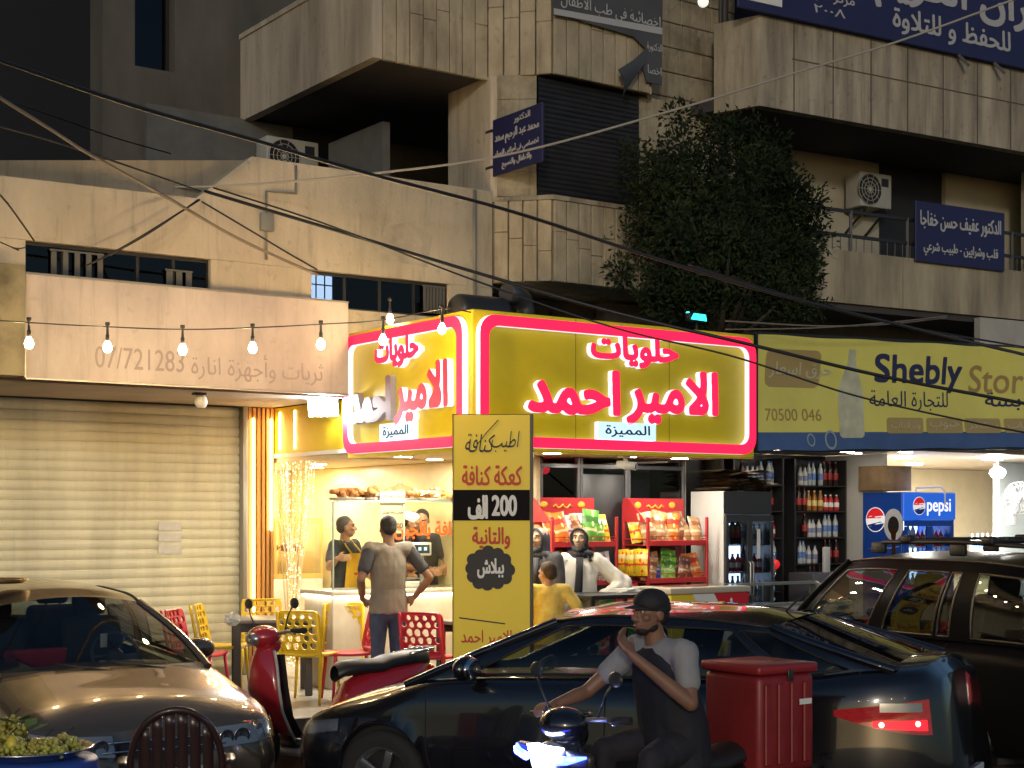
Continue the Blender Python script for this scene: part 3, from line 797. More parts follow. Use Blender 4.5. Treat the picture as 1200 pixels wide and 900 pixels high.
for rz, w_, loc in ((0, .72, (1.77, -.003, 2.885)), (R(-90), .62, (-.003, 1.25, 2.885))):
    p = two_tone(loops_mesh([rrect(-w_/2, w_/2, -.085, .085, .01)], D)); po = obj('word_plate', p, [glow('plate_light', (.55, .80, .95), .5), M_wht_l], sg, loc=loc, rotz=rz)
    obj('lettering', text_mesh('المميزة', width=w_*.78, height=.125, extrude=.006, bold=.02), mat('navy_ink', (.02, .02, .09), .5), po, loc=(0, -D-.001, .0))

# white flood lamp on a bracket at the end of the faded panel
fl = thing('flood_lamp', 'white flood lamp glaring beside the left face of the yellow sign', 'lamp', L(-.16, 2.55, 3.2), FA)
m = MB(); m.box(-.16, .16, -.03, .05, -.10, .10, .015); obj('housing', m, M_blk, fl)
m = MB(); m.box(-.155, .155, -.036, -.031, -.095, .095); obj('lens', m, glow('flood_light', (.90, .97, 1.), 120.), fl)
m = MB(); m.bar((0, 0, .10), (0, .02, .16), .03, .02); obj('bracket', m, M_blk, fl)
fl.rotation_euler = (R(18), 0, FA+R(-42))

# security camera under the sign
sc_ = thing('security_camera', 'white security camera under the front of the big sign', 'camera', L(1.93, .18, 2.668), FA)
m = MB(); m.box(-.05, .05, -.05, .05, -.03, 0, .008); m.tube([(0, 0, -.03), (.02, -.02, -.075)], .018); obj('bracket', m, M_white, sc_)
m = MB(); m.tube([(-.05, .05, -.09), (.06, -.11, -.115)], [.036, .042], 12); m.ball((.0, -.02, -.10), .048); obj('body', m, M_white, sc_)
m = MB(); m.cyl((.06, -.11, -.115), (.064, -.116, -.116), .03); obj('lens', m, M_blk, sc_)

# ================================================================= yellow totem sign
TY = 13.75; px = TY/FPX
tt = thing('totem_sign', 'tall yellow standing sign with a black price band and a black cloud', 'sign', (-.172, TY, WALK), R(-2))
M_ty = mat('totem_yellow', (.62, .45, .025), .5, em=(.60, .43, .02), es=.10, var=.06, sc=2)
zt = 2.967-WALK
def tz(y): return EYE-(y-HOR)*px-WALK
m = MB(); m.box(-.355, .355, 0, .09, .06, zt, .006, 1); obj('panel', m, M_ty, tt)
m = MB(); m.box(.332, .362, -.006, .092, .06, zt+.004, .003, 1); m.box(-.362, -.3555, -.004, .092, .06, zt+.004); m.box(-.362, .331, .001, .092, zt+.0005, zt+.006); obj('frame', m, M_blk, tt)
m = MB(); m.box(-.42, .42, -.2, .29, 0, .058, .01); obj('base', m, M_blk, tt)
m = MB(); m.box(-.354, .331, -.003, -.0005, tz(610), tz(574)); obj('black_band', m, mat('band_black', (.012, .011, .012), .9, spec=.1), tt)
M_tred = mat('red_ink', (.50, .05, .02), .6); M_tblk = mat('black_ink', (.02, .018, .02), .6)
def tl(s, x0, x1, y0, y1, mm, bold=.02, shear=0., rows=48, off=.002):
    return obj('lettering', text_mesh(s, width=(x1-x0)*px, height=(y1-y0)*px, extrude=.003, bold=bold, shear=shear, rows=rows), mm, tt, loc=(((x0+x1)/2-577.5)*px, -off, tz((y0+y1)/2)))
tl('اطيب', 576, 609, 505, 530, M_tblk, .0, .25); tl('كنافة', 545, 580, 508, 530, M_tblk, .0, .25)
m = MB(); m.tube([((560-577.5)*px, -.003, tz(520)), ((570-577.5)*px, -.003, tz(507)), ((584-577.5)*px, -.003, tz(492))], .004, 6)
obj('pen_stroke', m, M_tblk, tt)
tl('كعكة كنافة', 541, 612, 545, 569, M_tred, .025)
tl('200', 576, 606, 580, 605, M_letw, .035, off=.004); tl('الف', 548, 572, 580, 609, M_letw, .035, off=.004)
tl('والتانية', 553, 598, 617, 644, M_tred, .025)
m = MB()
cl = [(552+1, 655), (562, 650), (572, 645), (584, 648), (593, 655), (598, 668), (594, 678), (584, 684), (571, 686), (560, 684), (553, 676), (551, 666)]
pts = []
for (x, y) in [(574+(x_-574)*.93, 668+(y_-668)*.93) for x_, y_ in cl]:
    m.cyl(((x-577.5)*px, -.0005, tz(y)), ((x-577.5)*px, -.0028-.0001*(len(pts) % 5), tz(y)), 7.5*px, n=20, smooth=False); pts.append(1)
m.cyl(((574-577.5)*px, -.0005, tz(668)), ((574-577.5)*px, -.0036, tz(668)), 21*px, n=24, smooth=False)
m.cyl(((585-577.5)*px, -.0005, tz(667)), ((585-577.5)*px, -.0034, tz(667)), 16*px, n=24, smooth=False)
m.cyl(((563-577.5)*px, -.0005, tz(667)), ((563-577.5)*px, -.0032, tz(667)), 16*px, n=24, smooth=False)
obj('cloud_mark', m, M_tblk, tt)
tl('ببلاش', 559, 591, 654, 678, M_letw, .03, off=.0045)
m = MB(); m.bar(((538-577.5)*px, -.002, tz(724)), ((592-577.5)*px, -.002, tz(731)), .003, .012); obj('rule', m, M_tblk, tt)
tl('الامير احمد', 540, 600, 738, 758, M_tred, .02)

# ================================================================= counter, glass case and what stands on it
ct = thing('counter', 'long white marble sweet counter with a lit edge and a tall glass case', 'counter', (OX, OY, TER), FA)
m = MB(); m.box(-.30, 1.39, 2.10, 2.72, 0, .94, .01); obj('body', m, M_marb, ct)
m = MB(); m.box(-.33, 1.4, 2.06, 2.76, .955, 1.0, .008); obj('top', m, M_marb, ct)
m = MB(); m.box(-.29, 1.38, 2.075, 2.098, .925, .948); m.box(-.325, -.303, 2.12, 2.72, .925, .948); obj('light_strip', m, glow('counter_led', (1, .85, .6), 5.), ct)
m = MB(); m.box(-.28, 1.38, 2.12, 2.126, 1.002, 1.905); m.box(-.288, -.282, 2.12, 2.50, 1.002, 1.905); m.box(-.30, 1.4, 2.10, 2.52, 1.91, 1.92); obj('glass_case', m, M_cgl, ct)
m = MB()
for a_ in (-.285, .55, 1.36):
    m.box(a_-.008, a_+.008, 2.112, 2.128, 1.0, 1.908)
m.box(-.28, 1.38, 2.1, 2.1075, 1.905, 1.925)
obj('case_frame', m, mat('glass_edge', (.30, .36, .30), .25), ct)
m = MB(); m.box(.27, .57, 2.128, 2.131, 1.60, 2.02); pc = obj('price_card', m, mat('cream_card', (.46, .41, .27), .7), ct)
for s_, w_, h_, z_ in (('نصف كيلو كنافة', .24, .05, 1.97), ('صحن كنافة للسنتر', .24, .045, 1.80), ('250.000', .24, .055, 1.66)):
    obj('lettering', text_mesh(s_, width=w_, height=h_, extrude=.002, rows=28), M_tblk, pc, loc=(.42, 2.127, z_))
obj('lettering', text_mesh('كنافة بالجبن', width=.86, height=.20, extrude=.004, bold=.03), mat('orange_ink', (.60, .09, .01), .5, em=(.8, .1, .01), es=.2), ct, loc=(.86, 2.117, 1.61))
# marble back unit and gold-framed cabinet in the far left of the shop
cb = thing('display_cabinet', 'gold framed glass cabinet at the far left inside the sweet shop', 'cabinet', L(.25, 5.2, TER), FA)
m = MB(); m.box(-.3, 1.0, 0, .5, 0, 1.0, .01); obj('base', m, M_marb, cb)
m = MB()
for x_ in (-.3, .02, .34, .66, .97): m.box(x_, x_+.03, 0, .03, 1.002, 1.7)
m.box(-.3, 1.0, .002, .028, 1.66, 1.71); m.box(-.3, 1.0, .002, .5, 1.712, 1.74); m.box(-.3, 1.0, .002, .028, 1.002, 1.06)
obj('frame', m, M_gold, cb)
m = MB(); m.box(-.29, .99, .012, .018, 1.06, 1.66); obj('glass', m, M_cgl, cb)
m = MB(); m.box(-.28, .98, .2, .46, 1.3, 1.32); obj('shelf', m, M_cgl, cb)
M_pastry = mat('baked_pastry', (.42, .17, .04), .6, var=.4, sc=14, bump=.5)
r_ = random.Random(4)
for i in range(7):
    m = MB(); m.ball((0, 0, .05), (.07, .1, .05), 12, 8)
    p = obj('pastry', m, M_pastry, loc=L(.25-.2+i*.17, 5.53, TER+1.322), rotz=FA); tag(p, 'golden pastry on the shelf of the gold framed glass cabinet', 'pastry', 'pastries in the gold framed cabinet')

# wrapped pastry bags on the glass top
M_film = glass('clear_film', (.88, .88, .86), 1., .18)
def film_bag(w, h, seed, lab, a, knot):
    t = thing('pastry_bag', lab, 'bag', L(a, 2.31, TER+1.922), FA)
    r_ = random.Random(seed)
    m = MB()
    rows = []
    n = 22
    for k, (f, z) in enumerate(((.92, 0), (1.0, .12), (1.02, .35), (.9, .62), (.62, .86), (.25, 1.0), (.10, 1.12 if knot else 1.02), (.16, 1.4 if knot else 1.03))):
        rows.append([((.5*w*f*(1+.12*r_.uniform(-1, 1)))*math.cos(2*PI*j/n), .15*f*(1+.15*r_.uniform(-1, 1))*math.sin(2*PI*j/n), h*z+.012*r_.uniform(-1, 1)*(k > 0)) for j in range(n)])
    m.grid(rows, False, True)
    obj('film', m, M_film, t)
    m = MB(); m.lathe([(0, .003), (.45*w, .004), (.48*w, .03)], n=18)
    obj('tray', m, M_white, t)
    for i in range(7):
        m = MB(); m.tube([(.055*math.cos(q), .03*math.sin(q), .04) for q in [2*PI*k/9 for k in range(9)]], .028, 7, closed=True)
        p = obj('pastry', m, M_pastry, t, loc=(-.36*w+i*.12*w, r_.uniform(-.04, .04), h*.12+r_.uniform(0, h*.35)), rotz=r_.random()*3); p.rotation_euler.x = r_.uniform(0, 1.5)
    return t
film_bag(.40, .17, 1, 'tall knotted film bag of pastries, first from the left on the glass case', -.02, True)
film_bag(.26, .15, 2, 'small film bag of ring pastries, second from the left on the glass case', .29, False)
film_bag(.42, .16, 3, 'film bag of pastries standing behind the cream price card', .62, True)
film_bag(.40, .13, 5, 'low film bag of reddish pastries at the right end of the glass case', 1.04, False)

# scale with its display on a post
scl = thing('weighing_scale', 'white shop scale with a display on a post, beside the man in the grey shirt', 'scale', L(.72, 2.0, TER+1.0), FA)
scl.location = L(.70, 2.42, TER+1.002)
m = MB(); m.box(-.2, .2, -.17, .17, 0, .07, .012); obj('base', m, M_white, scl)
m = MB(); m.box(-.19, .19, -.15, .15, .085, .1, .004); m.cyl((0, 0, .07), (0, 0, .085), .05); obj('pan', m, M_frame, scl)
m = MB(); m.box(.12, .16, -.20, -.175, .0, .36); obj('post', m, M_grey, scl)
m = MB(); m.box(-.06, .24, -.23, -.17, .34, .48, .012); do = obj('display', m, M_white, scl)
m = MB(); m.box(-.03, .21, -.234, -.2305, .365, .455); obj('screen', m, mat('screen_dark', (.03, .05, .07), .2), do)
m = MB()
for x_ in (0, .07, .14): m.box(x_, x_+.035, -.2375, -.2345, .395, .43)
obj('digits', m, glow('digits', (.3, .5, .6), .8), do)

# string-light curtain at the end of the opening
cu = thing('light_curtain', 'hanging curtain of tiny warm string lights gathered beside the orange slats', 'string lights', L(.02, 3.55, 0), FA)
r_ = random.Random(9)
m = MB()
ends = []
for i in range(26):
    t_ = i/25; b0 = -.42+.84*t_; b1 = -.14+.30*t_+.02*r_.uniform(-1, 1); c0 = .05*r_.uniform(-1, 1)
    pts = [(c0, b0*(1-.25*s)+b1*.25*s, 2.66-.55*s) for s in (0, .5, 1)]+[(c0+.02*r_.uniform(-1, 1), b1*.9, 1.5), (c0*.6, b1*.62, .98), (c0+.04*r_.uniform(-1, 1), b1*.9+.03*r_.uniform(-1, 1), .42)]
    m.tube(pts, .0035, 5); ends.append(pts)
obj('wire', m, mat('glow_wire', (.62, .52, .36), .5, em=(1, .7, .35), es=.3), cu)  # wires glow faintly themselves, painting in the warm streaks of light
m = MB()
for pts in ends:
    for p0, p1 in zip(pts, pts[1:]):
        for s in (r_.random(), r_.random(), r_.random(), r_.random()):
            p = Vector(p0).lerp(Vector(p1), s); m.ball(p, .0065, 6, 4)
lo = obj('tiny_light', m, glow('fairy_light', (1, .74, .40), 3.), cu); lo['kind'] = 'stuff'
m = MB()
for i in range(9):
    b0 = -.4+.1*i
    rows = [[(-.03, b0*f, z), (-.06+.03*(i % 2), (b0+.05)*f, z), (-.03, (b0+.1)*f, z)] for z, f in ((2.66, 1), (2.0, .7), (1.4, .42), (.98, .26), (.45, .45))]
    m.grid(rows)
obj('netting', m, glass('pale_netting', (.92, .88, .8), .6, .5), cu)
m = MB(); m.tube([(-.07, -.05, 1.0), (-.07, .05, .98), (.05, .06, 1.0), (.05, -.05, .98)], .006, 6, closed=True); obj('tie', m, M_white, cu)
# ================================================================= snack racks
def snack_rack(name_label, a, b):
    t = thing('snack_rack', name_label, 'rack', L(a, b+.10, TER), FA)
    W2, Dp, Hh = .41, .40, 1.90
    m = MB()
    for x in (-W2, W2):
        for y in (-Dp/2, Dp/2): m.box(x-.014, x+.014, y-.014, y+.014, 0, 1.75 if y < 0 else Hh, .003, 1)
        for z in (.35, .74, 1.13, 1.52): m.bar((x, -Dp/2+.015, z), (x, Dp/2-.015, z), .012, .012)
    obj('frame', m, M_red, t)
    for z in (.28, .67, 1.06, 1.45):
        m = MB(); m.box(-W2+.016, W2-.016, -Dp/2+.01, Dp/2-.01, z, z+.012); m.box(-W2+.016, W2-.016, -Dp/2-.012, -Dp/2+.008, z+.0, z+.055, .003, 1)
        m.bar((-W2+.016, -Dp/2-.03, z+.10), (W2-.016, -Dp/2-.03, z+.10), .008, .008)
        obj('shelf', m, M_red, t)
    m = MB(); m.box(-W2+.016, W2-.016, Dp/2-.01, Dp/2+.005, .1, 1.7); obj('back_panel', m, mat('rack_back', (.16, .03, .03), .6), t)
    m = MB(); m.prism([(-Dp/2+.02, 1.70), (Dp/2, 1.70), (Dp/2, 1.95), (Dp/2-.09, 1.95)], 'x', -W2-.012, -W2); m.box(-W2, W2, Dp/2-.03, Dp/2, 1.72, 1.95); obj('header', m, M_red, t)
    m = MB()
    for x in (-.24, .24): m.ball((x, Dp/2-.033, 1.88), (.05, .006, .035), 10, 6)
    m.tube([(-.12+.03*i, Dp/2-.033, 1.86+.02*math.sin(i*2)) for i in range(9)], .009, 6)
    obj('header_mark', m, mat('gold_ink', (.75, .42, .04), .5), t)
    return t
RA1, RA2 = 1.73, 2.97
snack_rack('red snack rack of crisp packets behind the woman in white', RA1, .66)
snack_rack('red snack rack of crisp packets right of the dark shop door', RA2, .66)
def bag_mesh(w, h, t, seed):
    r_ = random.Random(seed); nx, nz = 9, 10; m = MB()
    for sgn in (-1, 1):
        rows = []
        for k in range(nz+1):
            v = k/nz; row = []
            for j in range(nx+1):
                u = j/nx
                bulge = (math.sin(PI*u)**.6)*(math.sin(PI*min(max((v-.06)/.88, 0), 1))**.55)
                cr = .006*math.sin(u*19+seed)*(1-bulge)+.006*r_.uniform(-1, 1)*bulge
                row.append(((u-.5)*w*(1-.05*math.sin(PI*v)), sgn*(t*.5*bulge+.001)+cr, v*h))
            rows.append(row)
        m.grid(rows)
    return m.mesh('packet')
def bag_mat(name, c1, c2, c3):
    m = bpy.data.materials.new(name); m.use_nodes = True; n = m.node_tree.nodes; lk = m.node_tree.links; p = n['Principled BSDF']
    p.inputs['Roughness'].default_value = .3
    tc = n.new('ShaderNodeTexCoord'); sp = n.new('ShaderNodeSeparateXYZ'); lk.new(tc.outputs['Generated'], sp.inputs[0])
    rp = n.new('ShaderNodeValToRGB'); rp.color_ramp.interpolation = 'CONSTANT'; e = rp.color_ramp.elements
    e[0].position = 0; e[0].color = (*rgb(c1), 1); e[1].position = .38; e[1].color = (*rgb(c2), 1)
    x = e.new(.46); x.color = (*rgb(c1), 1); x = e.new(.62); x.color = (*rgb(c3), 1); x = e.new(.80); x.color = (*rgb(c1), 1)
    lk.new(sp.outputs[2], rp.inputs[0])
    vo = n.new('ShaderNodeTexVoronoi'); vo.inputs['Scale'].default_value = 3.1; lk.new(tc.outputs['Generated'], vo.inputs['Vector'])
    gt = n.new('ShaderNodeMath'); gt.operation = 'LESS_THAN'; gt.inputs[1].default_value = .27; lk.new(vo.outputs['Distance'], gt.inputs[0])
    mx = n.new('ShaderNodeMix'); mx.data_type = 'RGBA'; lk.new(gt.outputs[0], mx.inputs[0]); lk.new(rp.outputs[0], mx.inputs[6]); mx.inputs[7].default_value = (*rgb(c2), 1)
    lk.new(mx.outputs[2], p.inputs['Base Color'])
    return m
BAG = {'orange': bag_mat('orange_packet', (.75, .20, .03), (.8, .62, .30), (.55, .04, .02)), 'tan': bag_mat('tan_packet', (.50, .28, .12), (.75, .60, .40), (.30, .10, .04)),
       'yellow': bag_mat('yellow_packet', (.78, .55, .03), (.7, .06, .03), (.8, .7, .3)), 'green': bag_mat('green_packet', (.14, .42, .06), (.75, .72, .35), (.06, .2, .04)),
       'blue': bag_mat('blue_packet', (.04, .14, .55), (.7, .72, .75), (.7, .5, .05)), 'red': bag_mat('red_packet', (.60, .04, .05), (.8, .7, .55), (.75, .4, .05)),
       'silver': bag_mat('silver_packet', (.50, .50, .52), (.30, .10, .12), (.7, .7, .7)), 'brown': bag_mat('brown_packet', (.28, .11, .06), (.70, .5, .3), (.15, .05, .04)),
       'lime': bag_mat('lime_packet', (.25, .65, .05), (.8, .8, .5), (.1, .3, .04))}
BM = [bag_mesh(.19, .31, .085, 1), bag_mesh(.17, .28, .08, 5), bag_mesh(.18, .33, .09, 8)]
r_ = random.Random(21)
BAGM = {}
def packet(kind, shape, loc, rz, tilt, lab, grp):
    key = (kind, shape)
    if key not in BAGM:
        me = BM[shape].copy(); me.materials.append(BAG[kind]); BAGM[key] = me
    o = bpy.data.objects.new('snack_packet', BAGM[key]); C.objects.link(o); o.location = loc; o.rotation_euler = (tilt, r_.uniform(-.22, .22), rz); q_ = r_.uniform(.86, 1.12); o.scale = (q_, 1, q_*r_.uniform(.92, 1.08))
    return tag(o, lab, 'snack packet', grp)
SHN = {.28: 'lowest', .67: 'third', 1.06: 'second', 1.45: 'top'}
ROWS = {RA1: {1.45: ['orange', 'orange', 'tan', 'green', 'silver', 'green', 'yellow'], 1.06: ['red', 'orange', 'yellow', 'blue', 'blue', 'yellow', 'silver'], .67: ['yellow', 'yellow', 'green', 'green', 'blue', 'silver', 'green'], .28: ['red', 'lime', 'green', 'red', 'green', 'lime', 'red']},
        RA2: {1.45: ['tan', 'tan', 'tan', 'orange', 'brown', 'tan', 'tan'], 1.06: ['tan', 'blue', 'green', 'green', 'brown', 'brown', 'orange'], .67: ['red', 'silver', 'brown', 'brown', 'tan', 'yellow', 'yellow'], .28: ['lime', 'yellow', 'yellow', 'blue', 'yellow', 'blue', 'silver']}}
for ra, rows in ROWS.items():
    where = 'of the rack behind the woman in white' if ra == RA1 else 'of the rack right of the dark door'
    for z, cols in rows.items():
        for layer in (0, 1):
            for i, cname in enumerate(cols[::-1] if layer and z < 1 else cols):
                x = -.33+i*.11+r_.uniform(-.03, .03)
                cname = cname if r_.random() > .16 else r_.choice(list(BAG))
                lab = '%s snack packet on the %s shelf %s' % (cname, SHN[z], where)
                p = L(ra+x, .76-.13+layer*.13+r_.uniform(-.015, .015), TER+z+.02+layer*.015)
                packet(cname, (i*3+layer+int(z*10)) % 3, p, FA+r_.uniform(-.5, .5), r_.uniform(-.45, -.02), lab, '%s packets on the %s shelf %s' % (cname, SHN[z], where))
# packets hung along the left flank of the right-hand rack
for z, cname in ((1.14, 'yellow'), (.75, 'red'), (.36, 'lime')):
    for i in range(4):
        p = L(RA2-.48, .60+i*.095, TER+z)
        packet(cname, 1, p, FA-R(60)+r_.uniform(-.2, .2), -.06, '%s snack packet hanging on the left flank of the right-hand red rack' % cname, '%s packets hung on the flank of the rack' % cname)

# ================================================================= freezers and the small table before the shop
cf = thing('chest_freezer', 'yellow, white and red ice cream chest freezer in front of the right snack rack', 'freezer', L(2.64, -.02, WALK), FA)
m = MB(); m.box(-.52, .52, -.28, .28, .06, 1.14, .02); obj('body', m, mat('yellow_freezer', (.70, .52, .02), .35), cf)
m = MB(); m.box(-.535, .535, -.295, .295, 1.142, 1.205, .012); obj('lid_frame', m, mat('pale_rim', (.50, .44, .34), .45), cf)
m = MB(); m.box(-.46, .46, -.23, .23, 1.2055, 1.212); obj('glass_lid', m, M_cgl, cf)
m = MB(); m.prism([(.05, 1.139), (.519, 1.139), (.519, .5), (.34, .72)], 'y', -.2835, -.281); obj('red_flash', m, mat('red_vinyl', (.60, .02, .03), .4), cf)
m = MB(); m.prism([(-.24, 1.139), (.048, 1.139), (.335, .72), (.519, .49), (.519, .4), (.05, .75)], 'y', -.283, -.281); m.prism([(.52, .1), (.5235, .1), (.5235, 1.13), (.52, 1.13)], 'y', -.25, .25); obj('white_flash', m, M_white, cf)
m = MB(); m.prism(rrect(-.22, .22, .92, 1.06, .06), 'y', -.2865, -.2845); obj('yellow_badge', m, mat('badge_yellow', (.85, .65, .05), .4), cf)
m = MB()
for x_ in (-.13, -.04, .05, .14): m.box(x_-.03, x_+.03, -.2885, -.287, .955, 1.02)
obj('badge_lettering', m, mat('badge_ink', (.35, .2, .01), .5), cf)
m = MB(); m.ball((.28, -.287, 1.06), (.018, .003, .03)); m.ball((.42, -.287, .95), (.03, .003, .05)); m.ball((.49, -.287, .91), (.02, .003, .04)); obj('white_mark', m, M_white, cf)
cf2 = thing('chest_freezer', 'grey chest freezer with a sloping glass top, left of the parked black four-wheel drive', 'freezer', L(3.80, .0, WALK), FA)
m = MB(); m.box(-.60, .9, -.3, .3, .06, .98, .03); obj('body', m, mat('grey_enamel', (.40, .40, .38), .35), cf2)
m = MB(); m.prism([(-.3, .985), (.3, .985), (.3, 1.20), (.22, 1.20)], 'x', -.605, -.575); m.prism([(-.3, .985), (.3, .985), (.3, 1.20), (.22, 1.20)], 'x', .87, .905); m.box(-.573, .868, .22, .3, 1.17, 1.2); m.box(-.573, .868, -.3, -.26, .985, 1.01); obj('lid_frame', m, M_frame, cf2)
m = MB(); m.quad((-.57, -.27, 1.012), (.865, -.27, 1.012), (.865, .23, 1.185), (-.57, .23, 1.185)); obj('glass_lid', m, M_cgl, cf2)
st = thing('side_table', 'small dark table with papers beside the woman in white', 'table', L(1.50, -.12, WALK), FA)
m = MB(); m.box(-.45, .45, -.3, .3, 1.13, 1.17, .006); obj('tabletop', m, M_blk, st)
for x_ in (-.42, .42):
    for y_ in (-.27, .27): m = MB(); m.box(x_-.016, x_+.016, y_-.016, y_+.016, 0, 1.128); obj('leg', m, M_blk, st)
m = MB(); m.box(-.40, .40, -.26, .26, .86, .88); obj('shelf', m, M_white, st)
m = MB(); m.box(-.32, .28, -.2, .16, 0, .10, .02)
tag(obj('yellow_box', m, mat('yellow_tub', (.75, .6, .02), .4), loc=L(1.5, -.12, WALK+.882), rotz=FA), 'yellow box on the lower shelf of the small dark table', 'box')
m = MB()
for i in range(3): m.obox((.02*i, .02*i, .012*i+.006), (.26, .2, .01), (0, 0, .3*i))
tag(obj('paper_pile', m, M_paper, loc=L(1.72, -.1, WALK+1.172), rotz=FA), 'loose white papers on top of the small dark table', 'papers')

# ================================================================= drinks fridge with black double doors
def bottle_mesh(h, r, seed=0):
    m = MB(); m.lathe([(0, 0), (r*.92, .002), (r, .012), (r, h*.60), (r*.92, h*.68), (r*.42, h*.84), (r*.38, h*.93)], n=10)
    return m
def bottle_kinds():
    ks = {}
    for nm, col, lab, h, r in (('dark', (.03, .012, .01), (.35, .03, .03), .30, .036), ('clear', (.42, .48, .5), (.1, .2, .5), .28, .034), ('amber', (.30, .12, .02), (.7, .55, .2), .25, .033),
                               ('green', (.04, .22, .07), (.6, .6, .5), .27, .034), ('red', (.45, .03, .03), (.7, .7, .7), .20, .034), ('white', (.6, .6, .58), (.2, .25, .4), .22, .034)):
        t = bpy.data.objects.new('bottle', None)
        ks[nm] = (nm, mat('%s_bottle' % nm, col, .2), mat('%s_label' % nm, lab, .5), h, r)
    return ks
BK = bottle_kinds(); BMESH = {}
def bottle(kind, loc, lab, grp, cat='bottle'):
    nm, m1, m2, h, r = BK[kind]
    if kind not in BMESH:
        a = bottle_mesh(h, r); me = a.mesh('bottle')
        b = MB(); b.lathe([(r*1.015, h*.25), (r*1.015, h*.52)], n=10); lb = b.mesh('label_band'); c = MB(); c.lathe([(r*.44, h*.925), (r*.44, h), (0, h)], n=8); cp = c.mesh('cap')
        me.materials.append(m1); lb.materials.append(m2); cp.materials.append(m2); BMESH[kind] = (me, lb, cp)
    me, lb, cp = BMESH[kind]
    o = bpy.data.objects.new('bottle', me); C.objects.link(o); o.location = loc; tag(o, lab, cat, grp)
    for q, n_ in ((lb, 'label_band'), (cp, 'cap')):
        k = bpy.data.objects.new(n_, q); C.objects.link(k); k.parent = o
    return o
fr1 = thing('drinks_fridge', 'black double-door drinks fridge with a white flank and cardboard on top', 'fridge', L(3.93, .76, TER), FA)
M_fr = mat('fridge_black', (.045, .045, .05), .35)
m = MB(); m.box(-.36, -.33, -.25, .27, 0, 2.03, .004, 1); obj('side_panel', m, M_white, fr1)
m = MB(); m.box(-.329, .36, .22, .27, 0, 2.03); m.box(.33, .36, -.25, .219, 0, 2.03); m.box(-.329, .329, -.25, .219, 1.78, 2.03); m.box(-.329, .329, -.25, .219, 0, .18); obj('cabinet', m, M_fr, fr1)
for x0, x1 in ((-.35, -.003), (.003, .35)):
    m = MB()
    m.box(x0, x1, -.29, -.253, 1.70, 1.77); m.box(x0, x1, -.29, -.253, .2, .26); m.box(x0, x0+.035, -.29, -.253, .262, 1.698); m.box(x1-.035, x1, -.29, -.253, .262, 1.698)
    d = obj('door', m, M_fr, fr1)
    m = MB(); m.box(x0+.036, x1-.036, -.275, -.268, .262, 1.698); obj('pane', m, glass('fridge_glass', (.55, .58, .6), .8), d)
    xh = x1-.018 if x0 < 0 else x0+.018
    m = MB(); m.tube([(xh, -.29, .9), (xh, -.32, .92), (xh, -.32, 1.25), (xh, -.29, 1.27)], .01); obj('handle', m, M_frame, d)
m = MB()
for z in (.5, .82, 1.14, 1.44): m.box(-.325, .325, -.24, .2, z, z+.012)
obj('shelf', m, M_frame, fr1)
m = MB(); m.box(-.355, .355, -.258, -.251, 1.79, 2.02); m.box(-.3, .3, -.2595, -.2585, 1.84, 1.845); obj('header', m, M_fr, fr1)
m = MB(); m.box(.1, .15, -.292, -.2905, 1.3, 1.62); obj('sticker', m, M_letw, fr1)
m = MB(); m.box(-.30, .30, .18, .19, .3, 1.68); obj('fridge_light', m, glow('cold_light', (.6, .75, 1.), 4.), fr1)
for zi, z in enumerate((.5, .82, 1.14, 1.44)):
    for i in range(8):
        kd = (['white', 'clear', 'white', 'clear'], ['dark', 'clear', 'amber', 'white'], ['red', 'red', 'dark', 'red'], ['clear', 'dark', 'clear', 'white'])[zi][(i//2) % 4]
        bottle(kd, L(3.93-.28+i*.08, .62, TER+z+.013), '%s drink bottle on the %s shelf inside the black double-door fridge' % (kd, ('lowest', 'second', 'third', 'top')[zi]), '%s bottles on the %s shelf of the black fridge' % (kd, ('lowest', 'second', 'third', 'top')[zi]))
r_ = random.Random(3)
for i in range(7):
    m = MB(); w_, d_ = .62+.2*r_.random(), .42+.12*r_.random()
    n = 8; rows = []
    for k in range(n+1): rows.append([(-w_/2+w_*k/n, -d_/2, .012*math.sin(k*1.3+i)), (-w_/2+w_*k/n, d_/2, .012*math.sin(k*1.1+i*2))])
    m.grid(rows); rows = [[(x, y, z+.012) for x, y, z in q] for q in rows]; m.grid(rows)
    o = obj('cardboard_sheet', m, mat('cardboard', (.26, .17, .09), .85, var=.35, sc=6), loc=L(3.93+r_.uniform(-.08, .1), .74+r_.uniform(-.05, .05), TER+2.05+.032*i), rotz=FA+r_.uniform(-.25, .25))
    tag(o, 'flattened brown cardboard sheet in the heap on top of the black fridge', 'cardboard', 'cardboard heap on the black fridge')

# ================================================================= the general store: shell, banner, shelves
gs = thing('general_store', 'general store under the yellow banner, half dark shelves and half bright room', 'shop', (OX, OY, 0), FA)
m = MB(); m.box(3.57, 14, .25, 6, 2.82, 2.9); obj('ceiling', m, mat('store_ceiling', (.42, .34, .26), .35, var=.1), gs)
m = MB()
for i in range(9): m.box(3.9+i*.31, 4.12+i*.31, .5+.17*(i % 4), .52+.17*(i % 4), 2.812, 2.818)
obj('ceiling_slot', m, glow('slot_light', (1., .93, .8), 30.), gs)
m = MB(); m.box(4.3, 6.62, 1.85, 1.95, TER, 2.815); m.box(3.57, 4.3, 1.3, 1.4, TER, 2.815); m.box(4.3, 4.36, 1.4, 1.849, TER, 2.815); obj('dark_wall', m, M_blk, gs)
m = MB(); m.box(6.56, 6.62, .9, 1.849, TER, 2.815); obj('partition_wall', m, mat('white_board', (.55, .55, .52), .6), gs)
m = MB(); m.box(6.63, 14, 4.6, 4.75, TER, 2.815); obj('back_wall', m, mat('cream_board', (.66, .57, .38), .6, var=.08), gs)
